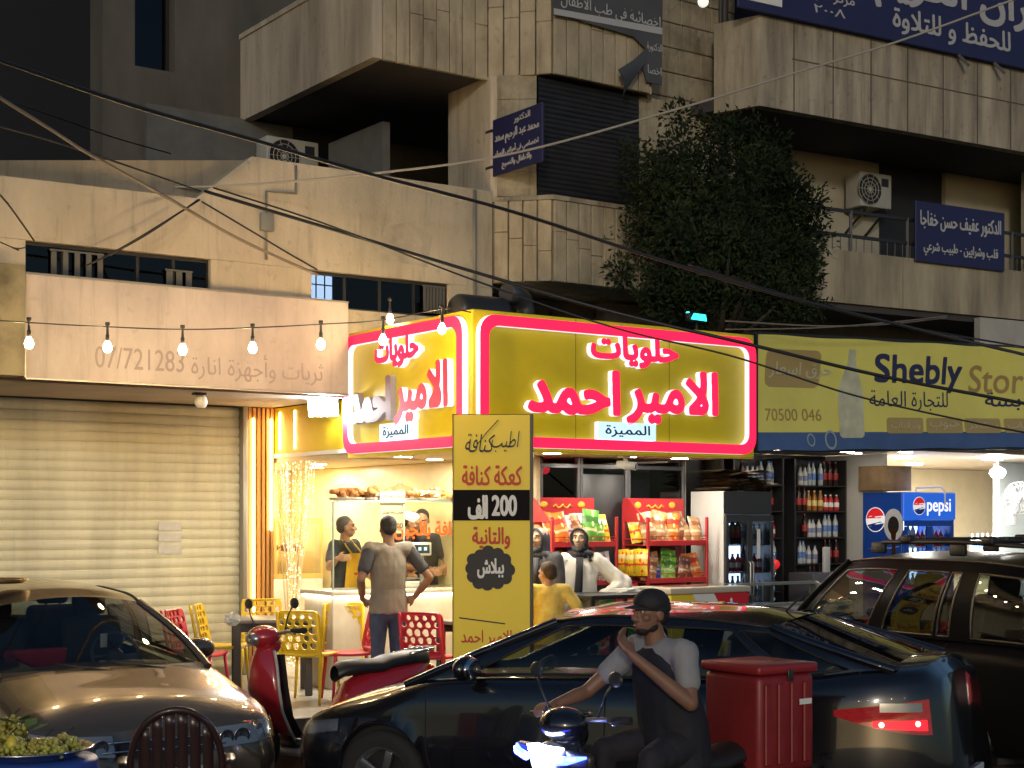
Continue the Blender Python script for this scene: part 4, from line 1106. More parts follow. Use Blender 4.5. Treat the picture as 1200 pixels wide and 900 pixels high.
m = MB(); m.box(10.2, 14, 2.0, 2.1, TER, 2.815); obj('tiled_wall', m, mat('white_tile', (.60, .62, .62), .25, var=.06), gs)
m = MB()
for i in range(4): m.box(6.9+i*.7, 6.92+i*.7, 4.57, 4.598, TER, 2.8)
for z in (1.0, 1.55, 2.1): m.box(6.63, 10, 4.575, 4.599, z, z+.012)
obj('wall_joint', m, mat('joint_brown', (.30, .20, .10), .7), gs)
m = MB()
for i, a_ in enumerate((7.7, 8.25, 8.8)): m.box(a_, a_+.05, 4.55, 4.58, 2.3, 2.8)
obj('led_strip', m, M_led, gs)
for a_, b_, lab in ((6.95, 2.4, 'first'), (7.6, 1.5, 'second'), (8.3, 2.6, 'third'), (9.0, 1.2, 'fourth'), (9.6, 3.0, 'fifth')):
    t = thing('ceiling_light', lab+' round white light from the left in the bright store ceiling', 'light', L(a_, b_, 2.815), FA, 'round lights in the store ceiling')
    m = MB(); m.lathe([(.12, 0), (.13, -.006), (.12, -.012)], n=20); obj('rim', m, M_white, t)
    m = MB(); m.lathe([(0, -.014), (.118, -.011)], n=20); obj('diffuser', m, glow('cold_disc', (1., .95, .86), 900.), t)
hl = thing('pendant_lamp', 'glaring white hanging lamp in the bright store on the right', 'lamp', L(8.72, .9, 2.815), FA)
m = MB(); m.tube([(0, 0, 0), (0, 0, -.12)], .008); obj('cord', m, M_white, hl)
m = MB(); m.lathe([(.03, -.12), (.09, -.16), (.10, -.20), (.07, -.25), (0, -.27)]); obj('bulb', m, glow('bright_bulb', (.95, .98, 1.), 70.), hl)

# banner over the store
bn = thing('shop_banner', 'yellow fabric store banner with a blue lower edge and navy lettering', 'banner', L(3.60, .02, 0), FA)
bl = 4.9
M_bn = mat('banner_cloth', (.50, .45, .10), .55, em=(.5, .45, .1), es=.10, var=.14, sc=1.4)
def bz(x, t): return (2.744+.155*x/4.5)*(1-t)+(3.965+.135*x/4.5)*t
def bpt(x, t, y=0.): return (x, y+.03*math.sin(x*2.1)*math.sin(PI*t)+.05*math.sin(PI*t), bz(x, t)+.006*math.sin(x*5)*(1 if t in (0, 1) else 0))
m = MB()
for y in (0, .006): m.grid([[bpt(bl*i/60, t, y) for i in range(61)] for t in (0.16, .3, .45, .6, .75, .9, 1)])
obj('cloth', m, M_bn, bn)
m = MB()
for y in (0, .006): m.grid([[bpt(bl*i/60, t, y) for i in range(61)] for t in (0, .05, .1, 0.16)])
obj('blue_edge', m, mat('banner_blue', (.07, .13, .30), .55, var=.15), bn)
m = MB(); m.box(-.02, .0, -.01, .2, 2.74, 3.99); m.bar((0, .05, 3.985), (bl, .05, 3.985+.135*bl/4.5), .03, .03); m.bar((0, .05, 2.735), (bl, .05, 2.735+.155*bl/4.5), .03, .03); m.box(.2, .25, .07, .25, 2.9, 3.9); m.box(3.2, 3.25, .07, .25, 2.9, 3.9); obj('frame', m, M_blk, bn)
def bt(s, x0, x1, t0, t1, mm, bold=0., rows=48, off=.005):
    """lettering laid on the cloth: same curve as the cloth itself"""
    xc = (x0+x1)/2; h = (bz(xc, t1)-bz(xc, t0))
    me = text_mesh(s, width=x1-x0, height=h, extrude=.003, bold=bold, rows=rows) if isinstance(s, str) else s
    for v in me.vertices:
        x = xc+v.co.x; t = (t0+t1)/2+v.co.z/1.22
        q = bpt(x, min(max(t, .001), .999)); v.co = (x, q[1]-off+v.co.y, q[2])
    return obj('lettering', me, mm, bn)
def PX(px_):                             # along the banner from its left end, read off the photograph
    r = (px_-600)/FPX; return (14.0164*r+.358+.0115)/(.817-.5766*r)-3.60
M_navy = mat('navy_ink2', (.03, .035, .10), .55); M_tan = mat('faded_tan', (.40, .27, .10), .6); M_tan2 = mat('faded_tan_light', (.44, .33, .13), .6)
bt('Shebly', PX(1026), PX(1131), .53, .89, M_navy, .03)
bt('Store', PX(1140), PX(1218), .54, .82, M_tan, .02)
bt('للتجارة العامة', PX(1021), PX(1115), .35, .55, M_navy, .01)
bt('شلبي بسة', PX(1160), PX(1260), .33, .56, M_navy, .02)
bt('70500 046', PX(900), PX(967), .26, .37, M_tan, .01)
m = MB(); xb_ = PX(900); rows = []
for j in range(13):
    v = -1+2*j/12; hw = .42*(1-abs(v)**9*.16)
    rows.append([tuple(Vector(bpt(xb_+.42+hw*(-1+2*i/24), .72+.165*v))+Vector((0, -.004, 0))) for i in range(25)])
m.grid(rows); obj('badge', m, M_tan2, bn)
bt('حرق اسعار', PX(904), PX(978), .63, .78, mat('pale_ink', (.55, .52, .35), .6), .015, off=.011)
for x0, x1, s in ((1040, 1083, 'وبرقيات'), (1087, 1131, 'حبوب'), (1134, 1176, 'سكاكر'), (1180, 1225, 'معلبات')):
    me = loops_mesh([rrect(-(PX(x1)-PX(x0))/2, (PX(x1)-PX(x0))/2, -.09, .09, .04)], .003); bt(me, PX(x0), PX(x1), .14, .30, M_tan2, off=.004)
    bt(s, PX(x0)+.06, PX(x1)-.06, .18, .26, mat('pale_ink', (.55, .52, .35), .6), .01, rows=28, off=.011)
# the painted bottle and the drops on it
b = [(-.19, .0), (-.19, .5), (-.15, .62), (-.06, .86), (-.055, 1.0), (.055, 1.0), (.06, .86), (.15, .62), (.19, .5), (.19, .0), (.15, -.03), (-.15, -.03)]
M_bpic = mat('bottle_print', (.60, .60, .42), .5, var=.2, sc=6)
bt(loops_mesh([[(x, (z-.5)*1.22*.78) for x, z in b]], .003), PX(981), PX(1019), .12, .92, M_bpic, off=.003)
m = MB(); m.box(-.16, .16, -.004, -.002, -.15, .12); bt(m.mesh('print'), PX(983), PX(1017), .24, .48, mat('bottle_print_label', (.50, .50, .40), .5, var=.3, sc=9), off=.006)
for x_, w_ in ((948, .06), (971, .09)):
    rows = [(w_*math.cos(2*PI*k/20), w_*1.2*math.sin(2*PI*k/20)) for k in range(20)]; inn = [(x*.75, y*.75) for x, y in rows]
    bt(loops_mesh([rows, inn], .003), PX(x_), PX(x_)+.1, .03, .15, mat('drop_print', (.30, .36, .40), .5), off=.005)

# dark shelf wall with bottles and boxes
def shelf_unit(a0, a1, b, lab, levels, dp=.26):
    t = thing('shelf_unit', lab, 'shelves', L(a0, b, TER), FA)
    w_ = a1-a0
    m = MB()
    for x in (0, w_): m.box(x-.012, x+.012, 0, dp, 0, levels[-1]+.33)
    m.box(.012, w_-.012, dp-.01, dp, 0, levels[-1]+.33)
    obj('frame', m, M_blk, t)
    for z in levels:
        m = MB(); m.box(.013, w_-.013, 0, dp-.012, z, z+.014); obj('shelf', m, M_blk, t)
    return t
LV = [.15, .50, .85, 1.17, 1.49, 1.81, 2.12]
ORD = ['lowest', 'second', 'third', 'fourth', 'fifth', 'sixth', 'top']
r_ = random.Random(12)
for a0, a1, nm in ((4.62, 5.42, 'left-hand'), (5.62, 6.5, 'right-hand')):
    shelf_unit(a0, a1, 1.45, 'black shelf unit of bottles, %s of the two in the dark half of the store' % ('left' if nm[0] == 'l' else 'right'), LV)
    for zi, z in enumerate(LV):
        n = 9; kd0 = [['dark', 'amber', 'red'], ['white', 'clear', 'dark'], ['dark', 'dark', 'red'], ['white', 'amber', 'clear'], ['red', 'dark', 'red'], ['clear', 'white', 'dark'], ['dark', 'white', 'clear']][(zi+(nm[0] == 'r')*2) % 7]
        for i in range(n):
            kd = kd0[(i//3) % 3]
            if r_.random() < .12: continue
            bottle(kd, L(a0+.07+i*(a1-a0-.12)/(n-.6), 1.53+r_.uniform(-.01, .05), TER+z+.015), '%s bottle on the %s shelf of the %s black shelf unit' % (kd, ORD[zi], nm.replace('-hand', '')), '%s bottles, %s shelf, %s black unit' % (kd, ORD[zi], nm.replace('-hand', '')))
# silver foil sacks stacked at the left end of the dark shelves
M_foil = mat('silver_foil', (.62, .62, .63), .22, .85)
for i, z in enumerate((1.02, 1.34, 1.66)):
    m = MB(); rr = random.Random(i)
    rows = []
    for k in range(9):
        v = k/8; rows.append([(.17*(1-.1*abs(2*v-1))*math.cos(2*PI*j/16)*(1+.16*rr.uniform(-1, 1)), .12*math.sin(2*PI*j/16)*(1+.25*rr.uniform(-1, 1)), -.14+.28*v+.02*rr.uniform(-1, 1)) for j in range(16)])
    m.grid(rows, False, True)
    o = obj('foil_sack', m, M_foil, loc=L(4.66, 1.02, TER+z-.2), rotz=FA+.3*i)
    tag(o, 'crumpled silver foil sack, %s of three hanging by the dark shelves' % ('lowest', 'middle', 'topmost')[i], 'sack', 'silver foil sacks')
hk = thing('display_pole', 'thin pole that carries the three silver foil sacks', 'pole', L(4.66, 1.18, TER), FA)
m = MB(); m.cyl((0, 0, 0), (0, 0, 1.9), .012); m.cyl((0, 0, 0), (0, 0, .03), .16); obj('pole', m, M_frame, hk)
m = MB()
for z in (.97, 1.29, 1.61): m.bar((0, 0, z), (0, -.16, z), .01, .01)
obj('hook', m, M_frame, hk)
m = MB(); m.ball((0, 0, 0), .06); tag(obj('red_ball', m, mat('red_plastic', (.75, .03, .03), .3, em=(.9, .02, .02), es=.25), loc=L(5.03, 1.2, TER+1.20)), 'small bright red ball beside the silver foil sacks', 'ball')
m = MB(); m.box(-.3, .3, -.2, .2, 0, 1.1, .01); tag(obj('store_counter', m, mat('counter_grey', (.10, .10, .11), .5), loc=L(5.55, 1.0, TER), rotz=FA), 'dark grey counter block before the black shelves', 'counter')
m = MB(); m.box(-.06, .06, -.02, .02, 0, .3, .008); tag(obj('paper_roll', m, M_paper, loc=L(5.62, .95, TER+1.1), rotz=FA+.2), 'upright white paper pack on the dark grey counter block', 'paper')
for i in range(3):
    m = MB(); m.box(-.16, .16, -.12, .12, 0, .24, .004)
    tag(obj('carton', m, mat('cardboard', (.26, .17, .09), .85, var=.35, sc=6), loc=L(5.0+.36*i, .95-.0*i, TER+.75 if False else TER), rotz=FA+.1*i), 'brown carton on the floor before the black shelves, %s in the row' % ('left', 'middle', 'right')[i], 'box', 'cartons before the black shelves')
m = MB(); m.box(-.25, .25, -.2, .2, 0, .30, .006); tag(obj('carton', m, mat('cardboard', (.26, .17, .09)), loc=L(6.75, 1.05, TER+2.07), rotz=FA), 'brown carton sitting on top of the blue drinks fridge', 'box')

# ================================================================= blue drinks fridge
M_pb = mat('fridge_blue', (.012, .075, .42), .3)
pf = thing('drinks_fridge', 'bright blue double-door drinks fridge with a round red, white and blue emblem', 'fridge', L(7.03, .62, TER), FA)
m = MB(); m.box(-.48, .48, .54, .60, 0, 2.05); m.box(-.48, -.44, 0, .539, 0, 2.05, .004, 1); m.box(.44, .48, 0, .539, 0, 2.05, .004, 1); m.box(-.439, .439, 0, .539, 0, .2); m.box(-.439, .439, 0, .539, 1.74, 2.05); obj('cabinet', m, M_pb, pf)
m = MB(); m.box(-.475, .475, -.03, -.002, 1.72, 2.045, .006, 1); hd = obj('header', m, mat('header_blue', (.02, .12, .62), .3, em=(.02, .14, .75), es=.30), pf)
def globe(cx, cz, r, parent, rz, loc, off):
    n = 28
    for nm, c0, mm in (('emblem_white', None, mat('emblem_white', (.8, .8, .8), .4, em=(1, 1, 1), es=.25)), ('emblem_red', 1, mat('emblem_red', (.65, .02, .03), .4, em=(.9, .02, .03), es=.2)), ('emblem_blue', -1, mat('emblem_blue', (.01, .05, .35), .4))):
        if c0 is None: p = [(r*math.cos(2*PI*k/n), r*math.sin(2*PI*k/n)) for k in range(n)]
        else:
            q = []
            for k in range(n+1):
                a = R(20)+(PI-R(25))*k/n if c0 > 0 else -R(18)-(PI-R(45))*k/n
                q.append((r*.93*math.cos(a), r*.93*math.sin(a)))
            xs = np.linspace(q[-1][0], q[0][0], 12)[1:-1]; z0_, z1_ = q[-1][1], q[0][1]
            p = q+[(x, z0_+(z1_-z0_)*(x-q[-1][0])/(q[0][0]-q[-1][0])+c0*.16*r*math.sin(2*PI*(x-q[-1][0])/(q[0][0]-q[-1][0]))) for x in xs[::-1]]
        obj(nm, loops_mesh([p], .003 if c0 is None else .005), mm, parent, loc=(loc[0], loc[1], loc[2]), rotz=rz)
globe(0, 0, .11, hd, 0, (-.20, -.031, 1.885), 0)
obj('lettering', text_mesh('pepsi', width=.44, height=.21, extrude=.004, bold=.02), mat('lit_white', (.8, .8, .8), .4, em=(1, 1, 1), es=.4), hd, loc=(.16, -.031, 1.87))
for x0, x1 in ((-.44, -.002), (.002, .44)):
    m = MB(); m.box(x0, x1, -.03, -.002, 1.64, 1.71); m.box(x0, x1, -.03, -.002, .2, .28); m.box(x0, x0+.045, -.03, -.002, .282, 1.638); m.box(x1-.045, x1, -.03, -.002, .282, 1.638)
    d = obj('door', m, M_pb, pf)
    m = MB(); m.box(x0+.046, x1-.046, -.02, -.014, .282, 1.638); obj('pane', m, glass('fridge_glass2', (.75, .8, .85), .8), d)
    xh = x1-.02 if x0 < 0 else x0+.02
    m = MB(); m.box(xh-.012, xh+.012, -.05, -.031, .9, 1.3, .004); obj('handle', m, M_blk, d)
m = MB()
for z in (.45, .78, 1.1, 1.38): m.box(-.435, .435, .02, .5, z, z+.012)
obj('shelf', m, M_white, pf)
m = MB(); m.box(-.41, .41, .51, .53, .3, 1.7); obj('fridge_light', m, glow('cold_light2', (.7, .85, 1.), 2.5), pf)
# printed flank: round emblem, a poured can and white streaks
globe(0, 0, .15, pf, R(-90), (-.481, .40, 1.72), 0)
ell = lambda rx, rz_, n_=26: [(rx*math.cos(2*PI*k_/n_), rz_*math.sin(2*PI*k_/n_)) for k_ in range(n_)]
for rx_, rz2, mm_, ex_, z_ in ((.15, .19, mat('can_silver', (.70, .72, .75), .35), .003, 1.66), (.085, .11, M_blk, .0045, 1.65)):
    obj('can_print', loops_mesh([ell(rx_, rz2)], ex_), mm_, pf, loc=(-.481, .12, z_), rotz=R(-90))

obj('cola_print', loops_mesh([[(-.05, 1.62), (.05, 1.62), (.03, 1.45), (.035, 1.25), (.02, .7), (-.02, .7), (-.03, 1.2), (-.02, 1.45)]], .006), mat('cola_brown', (.05, .02, .01), .3), pf, loc=(-.481, .12, 0), rotz=R(-90))
m = MB()
for z in (1.36, 1.12, .86, .6): m.tube([(-.482, .54, z), (-.483, .38, z+.03), (-.483, .2, z+.015), (-.482, .03, z+.04)], [.002, .006, .006, .002], 6)
obj('streak_print', m, M_letw, pf)
for zi, z in enumerate((.45, .78, 1.1, 1.38)):
    for i in range(10):
        kd = ['clear', 'dark', 'clear', 'green'][(i//2+zi) % 4]
        if zi == 3 and kd != 'clear': kd = 'red'
        bottle(kd, L(7.03-.38+i*.085, .75, TER+z+.013), '%s drink bottle on the %s shelf inside the blue fridge' % (kd, ('lowest', 'second', 'third', 'top')[zi]), '%s bottles on the %s shelf of the blue fridge' % (kd, ('lowest', 'second', 'third', 'top')[zi]))
m = MB(); m.tube([(-.1, .1, 2.06), (-.1, .1, 2.10), (.25, .02, 2.12), (.26, -.04, 2.06), (.26, -.045, 1.9)], .012); obj('lamp_pipe', m, M_white, pf)

# ================================================================= bright room: wall fans, water bottles, shelf goods
def wall_fan(a, b, z, lab):
    t = thing('wall_fan', lab, 'fan', L(a, b, z), FA-R(25))
    m = MB()
    for k in range(20):
        q = 2*PI*k/20; m.tube([(.05*math.cos(q), -.05, .05*math.sin(q)), (.16*math.cos(q), -.10, .16*math.sin(q)), (.21*math.cos(q), -.04, .21*math.sin(q))], .0025, 5)
    for rr, y in ((.21, -.04), (.16, -.10), (.05, -.052)): m.tube([(rr*math.cos(2*PI*k/28), y, rr*math.sin(2*PI*k/28)) for k in range(28)], .004, 5, closed=True)
    obj('guard', m, M_white, t)
    m = MB()
    for k in range(3):
        q = 2*PI*k/3+.4; d = Vector((math.cos(q), 0, math.sin(q))); e = Vector((-math.sin(q), 0, math.cos(q)))
        m.grid([[d*.03+e*.02, d*.03-e*.02+Vector((0, -.02, 0))], [d*.12+e*.07, d*.12-e*.05+Vector((0, -.04, 0))], [d*.185+e*.05, d*.185-e*.04+Vector((0, -.03, 0))]])
    m.ball((0, -.06, 0), .04); obj('blade', m, mat('pale_blade', (.55, .58, .6), .4), t)
    m = MB(); m.ball((0, .04, 0), (.07, .09, .07)); obj('motor', m, M_white, t)
    m = MB(); m.tube([(0, .06, -.04), (0, .1, -.18), (0, .14, -.22)], .022); m.box(-.06, .06, .13, .16, -.36, -.12, .01); obj('bracket', m, M_white, t)
    return t
wall_fan(9.2, .95, 2.30, 'white wall fan at the right side of the bright store, left one of the pair')
wall_fan(9.75, 1.05, 2.34, 'white wall fan at the right edge of the bright store, right one of the pair')
m = MB(); m.box(9.1, 9.98, 1.12, 1.16, 2.0, 2.8); m.box(9.1, 9.98, 1.12, 1.16, TER, 2.0); tag(obj('glass_partition', m, glass('partition_glass', (.85, .88, .88), .9), loc=(OX, OY, 0), rotz=FA), 'clear glass partition that carries the two wall fans', 'partition')
ct2 = thing('counter', 'low cream counter with water bottles in the bright store on the right', 'counter', L(8.55, 1.6, TER), FA)
m = MB(); m.box(-.9, .9, 0, .5, 0, 1.02, .01); obj('body', m, M_cream, ct2)
m = MB(); m.box(-.93, .93, -.03, .53, 1.025, 1.06, .006); obj('top', m, M_white, ct2)
wb = [(0, 0), (.12, .005), (.135, .03), (.135, .12), (.125, .13), (.135, .14), (.135, .30), (.11, .36), (.03, .41), (.028, .46), (0, .46)]
for i, a_ in enumerate((-.55, -.2)):
    t = thing('water_bottle', 'large blue water bottle on the cream counter, %s of two' % ('left', 'right')[i], 'bottle', L(8.55+a_, 1.85, TER+1.062), FA, 'large blue water bottles')
    m = MB(); m.lathe(wb); obj('body', m, mat('water_blue', (.16, .42, .52), .15, em=(.2, .5, .6), es=.12), t)
    m = MB(); m.lathe([(.034, .44), (.034, .475), (0, .476)]); obj('cap', m, M_blue, t)
for i in range(5):
    bottle('clear', L(9.3+.11*i, 1.75, TER+1.25), 'clear bottle on the glass shelf below the two wall fans', 'bottles below the wall fans')
m = MB(); m.box(9.2, 9.95, 1.66, 1.86, TER+1.235, TER+1.248); m.box(9.2, 9.22, 1.66, 1.86, TER, TER+1.234); m.box(9.93, 9.95, 1.66, 1.86, TER, TER+1.234); tag(obj('glass_shelf', m, M_cgl, loc=(OX, OY, 0), rotz=FA), 'glass shelf of bottles below the two wall fans', 'shelf')
# ================================================================= signs on the upper floors
def plate_sign(name, lab, loc, rz, w, h, m_, t=.03):
    s = thing(name, lab, 'sign', loc, rz)
    m = MB(); m.box(-w/2, w/2, 0, t, -h/2, h/2, .004, 1); obj('panel', m, m_, s)
    return s
def put(s, txt, w, h, x, z, mm=None, bold=.015, rows=36, shear=0.):
    return obj('lettering', text_mesh(txt, width=w, height=h, extrude=.006, bold=bold, rows=rows, shear=shear), mm or mat('pale_lettering', (.42, .42, .42), .6), s, loc=(x, -.002, z))
# projecting blue sign on the bay (its plane stands out from the facade, lettering on the left-hand face)
s = plate_sign('doctor_sign', 'blue projecting sign with white Arabic lettering fixed to the stone pier of the middle bay', L(1.80, 1.84, 6.11), FA-R(90), .92, .62, M_blue)
put(s, 'الدكتور', .30, .09, .10, .23); put(s, 'محمد عبد الرحيم سعد', .82, .15, 0, .08); put(s, 'اختصاصي في أمراض النساء', .80, .11, 0, -.08); put(s, 'والاطفال والنسيج', .55, .10, 0, -.22)
for z_ in (.2, -.2): m = MB(); m.bar((-.46, .015, z_), (-.60, .015, z_), .03, .03); obj('bracket', m, M_bframe, s)
# sign on the right-hand railing
rz = QA
p0 = Q(3.27, -.06, 5.64)
s = plate_sign('doctor_sign', 'blue sign with two lines of white Arabic lettering on the balcony railing at the right', p0, QA, 1.60, .76, M_blue)
put(s, 'الدكتور عفيف حسن خفاجا', 1.46, .25, 0, .15, bold=.025); put(s, 'قلب وشرايين - طبيب شرعي', 1.34, .19, 0, -.20, bold=.02)
# school banner above the right balcony
s = plate_sign('school_banner', 'long dark blue banner with large white Arabic lettering at the top right corner', Q(3.6, -.10, 8.75), QA, 8.0, 1.6, M_blue)
put(s, 'دار القرآن الكريم', 4.5, .72, .35, -.08, bold=.03, rows=64); put(s, 'للحفظ و للتلاوة', 2.1, .34, -.52, -.54, bold=.02); put(s, 'مركز صيدا', .8, .16, -2.6, -.45); put(s, '٢٠٠٨', .5, .10, -2.6, -.62)
m = MB(); m.box(-3.95, -3.35, -.012, -.001, -.70, .2); obj('white_patch', m, M_letw, s)
m = MB()
for x in (-.4, .25): m.bar((x, .02, -.80), (x+.08, -.08, -.95), .035, .035)
obj('strut', m, M_bframe, s)
# torn grey banner across the upper bay
tb = thing('torn_banner', 'torn grey banner with white Arabic lettering hanging off the upper bay', 'banner', (OX, OY, 0), FA)
M_gb = mat('grey_banner', (.075, .078, .085), .7, var=.2, sc=2)
def bx(px_, b=1.76): r = (px_-600)/FPX; return (r*(14+.817*b)+.358+.5766*b)/(.817-.5766*r)
def bzz(px_, py_, b=1.76): a = bx(px_, b); return EYE-(py_-HOR)*(14+.5766*a+.817*b)/FPX
pl = [(648, -30), (648, 18), (672, 22), (708, 33), (742, 43), (755, 56), (752, 75), (757, 96), (775, 100), (776, -30)]
me = loops_mesh([[(bx(x), bzz(x, y)) for x, y in pl]], .012); obj('sheet', me, M_gb, tb, loc=(0, 1.76, 0))
me = loops_mesh([[(bx(x), bzz(x, y)) for x, y in ((648, 10), (775, 33), (775, 41), (648, 17))]], .004); obj('white_line', me, mat('pale_lettering', (.5, .5, .5)), tb, loc=(0, 1.747, 0))
for txt, x0, x1, y0, y1 in (('اخصائية في طب الأطفال', 656, 773, 2, 27), ('الدكتورة', 757, 775, 50, 63), ('اخصا', 758, 774, 77, 88)):
    w_ = bx(x1)-bx(x0); xm = (x0+x1)/2
    obj('lettering', text_mesh(txt, width=w_, height=(y1-y0)*.0092, extrude=.006, bold=.015, rows=32), mat('pale_lettering', (.5, .5, .5)), tb, loc=((bx(x0)+bx(x1))/2, 1.746, bzz(xm, (y0+y1)/2)))
m = MB()
fl_ = [[(bx(718), 1.66, bzz(718, 84)), (bx(738), 1.70, bzz(738, 72)), (bx(758), 1.74, bzz(758, 56))], [(bx(721), 1.58, bzz(721, 100)), (bx(736), 1.66, bzz(736, 94)), (bx(754), 1.72, bzz(754, 74))],
       [(bx(720), 1.60, bzz(720, 112)), (bx(728), 1.68, bzz(728, 106)), (bx(737), 1.70, bzz(737, 96))], [(bx(721), 1.62, bzz(721, 125)), (bx(723), 1.66, bzz(723, 118)), (bx(727), 1.68, bzz(727, 110))]]
for dy in (0, .008): m.grid([[(x, y+dy, z) for x, y, z in r] for r in fl_])
obj('flap', m, M_gb, tb)

# ================================================================= air conditioners
def ac_unit(lab, loc, rz, w=.78, h=.52, d=.30):
    t = thing('air_conditioner', lab, 'air conditioner', loc, rz)
    M_ac = mat('ac_casing', (.42, .42, .38), .5, var=.12, sc=4)
    m = MB(); m.box(-w/2, w/2, 0, d, 0, h, .015); obj('casing', m, M_ac, t)
    m = MB(); m.lathe([(0, 0), (.215, 0), (.225, -.012), (.215, -.014), (0, -.004)], (-.10, -.002, h/2), 28, (0, -1, 0)); m2 = MB()
    m2.cyl((-.12, -.001, h/2), (-.12, -.006, h/2), .21, n=28, smooth=False); obj('fan_opening', m2, M_blk, t); m.bm.free()
    m = MB()
    for rr in (.05, .10, .15, .205): m.tube([(-.12+rr*math.cos(2*PI*k/28), -.012, h/2+rr*math.sin(2*PI*k/28)) for k in range(28)], .005, 5, closed=True)
    for k in range(10): q = 2*PI*k/10; m.bar((-.12+.04*math.cos(q), -.012, h/2+.04*math.sin(q)), (-.12+.208*math.cos(q), -.012, h/2+.208*math.sin(q)), .005, .005)
    m.ball((-.12, -.012, h/2), (.035, .008, .035)); obj('grille', m, M_ac, t)
    m = MB(); m.box(w/2-.19, w/2-.06, -.004, -.001, h-.17, h-.06); obj('badge', m, M_blk, t)
    m = MB()
    for x in (-w/2+.1, w/2-.1): m.bar((x, .0, -.02), (x, d+.1, -.02), .04, .03); m.bar((x, .02, -.03), (x, d+.1, -.3), .03, .02)
    obj('bracket', m, M_bframe, t)
    return t
ac_unit('old air conditioner half hidden behind the terrace parapet under the left balcony', L(.80, 5.12, 6.18), FA, .70, .46)
ac_unit('pale air conditioner on the wall under the stained concrete balcony at the right', Q(3.0, 1.18, 6.20), QA, .56, .46)
# curled air hose and black tanks on the shop roof
tk = thing('water_tank', 'black horizontal water tank lying on the shop roof behind the sign corner', 'tank', L(1.15, 1.55, Z1+.02), FA)
m = MB(); m.lathe([(0, 0), (.14, .01), (.17, .05), (.175, .1), (.175, .55), (.17, .6), (.14, .64), (0, .65)], (-.35, 0, .20), 24, (1, 0, 0)); obj('drum', m, mat('black_plastic', (.03, .03, .032), .35), tk)
m = MB()
for x in (-.2, .15): m.prism([(-.16, 0), (.16, 0), (.13, .09), (0, .03), (-.13, .09)], 'x', x-.02, x+.02)
obj('cradle', m, M_grey, tk)
tk2 = thing('exhaust_duct', 'dark bent exhaust duct on the shop roof beside the black tank', 'duct', L(1.75, 1.6, Z1+.02), FA)
m = MB(); m.tube([(0, 0, 0), (0, 0, .28), (-.05, -.02, .38), (-.2, -.08, .42), (-.34, -.12, .42)], .10, 14); obj('pipe', m, mat('duct_metal', (.10, .10, .11), .4, .6), tk2)
rbx = thing('roof_unit', 'low grey condenser box on the shop roof right of the duct', 'air conditioner', L(2.05, 1.15, Z1-.01), FA)
m = MB(); m.box(-.45, .45, -.2, .2, .0, .14, .01); obj('casing', m, M_grey, rbx)
m = MB()
for i in range(12): m.box(-.4+i*.07, -.37+i*.07, -.206, -.201, .02, .12)
obj('grille', m, M_blk, rbx)

# ================================================================= the tree before the bay
lw_ = 1.12
tree = thing('street_tree', 'dark dense evergreen street tree between the middle bay and the right balcony', 'tree', L(4.12, 1.25, TER), FA)
M_bark = mat('bark', (.035, .028, .02), .9, var=.4, sc=8, stretch=(1, 1, .3), bump=.8, bsc=20)
m = MB(); m.tube([(0, 0, -.05), (.03, 0, 1.5), (-.02, .02, 2.8), (.02, 0, 3.6), (.0, .02, 4.3), (.0, 0, 5.2)], [.17, .14, .12, .11, .085, .04], 12); obj('trunk', m, M_bark, tree)
r_ = random.Random(31)
m = MB(); tips = []
for i in range(16):
    q = i*2.4; z0 = 3.3+1.4*r_.random(); rr = .55+.45*r_.random()
    e = Vector((rr*math.cos(q), rr*math.sin(q), z0+.3+.8*r_.random()))
    md = Vector((e.x*.45, e.y*.45, z0+.12)); m.tube([(0, 0, z0), md, e], [.05, .035, .012], 7); tips.append(e)
obj('limb', m, M_bark, tree)
M_leaf = bpy.data.materials.new('leaf'); M_leaf.use_nodes = True
n = M_leaf.node_tree.nodes; p = n['Principled BSDF']; p.inputs['Roughness'].default_value = .75; p.inputs['Specular IOR Level'].default_value = .2
oi = n.new('ShaderNodeTexNoise'); oi.inputs['Scale'].default_value = 2.2; tc = n.new('ShaderNodeTexCoord'); M_leaf.node_tree.links.new(tc.outputs['Object'], oi.inputs['Vector'])
rp = n.new('ShaderNodeValToRGB'); rp.color_ramp.elements[0].position = .35; rp.color_ramp.elements[1].position = .65
rp.color_ramp.elements[0].color = (.008, .016, .006, 1); rp.color_ramp.elements[1].color = (.026, .038, .013, 1)
M_leaf.node_tree.links.new(oi.outputs['Fac'], rp.inputs[0]); M_leaf.node_tree.links.new(rp.outputs[0], p.inputs['Base Color'])
lobes = []
for cx, cy, cz, rx, rz_ in ((0, 0, 4.75, .72, .62), (-.5, -.1, 5.15, .62, .60), (.45, .05, 5.1, .60, .55), (-.1, -.1, 5.6, .72, .55), (-.35, 0, 5.75, .55, .50), (.25, -.1, 5.8, .50, .42), (.80, 0, 4.75, .48, .45), (-.75, .1, 4.65, .50, .48), (.95, -.1, 5.2, .40, .40), (-.8, 0, 5.5, .36, .36), (.1, -.2, 4.35, .50, .40), (1.1, .1, 4.45, .40, .36), (1.15, 0, 4.95, .36, .36), (.9, 0, 5.5, .34, .30), (.15, -.45, 4.35, .55, .45), (-.25, -.45, 4.6, .5, .45), (.55, -.4, 4.5, .5, .42), (-.45, 0, 4.25, .40, .35)):
    for k in range(26):
        d = Vector((r_.gauss(0, 1), r_.gauss(0, 1), r_.gauss(0, 1))).normalized()*(r_.random()**.28)
        lobes.append((Vector((cx*lw_+.06+d.x*rx*1.06, cy+d.y*rx*.9, 5.0+(cz-5.0)*1.03+d.z*rz_*1.08)), .10+.14*r_.random()))
verts = []; faces = []
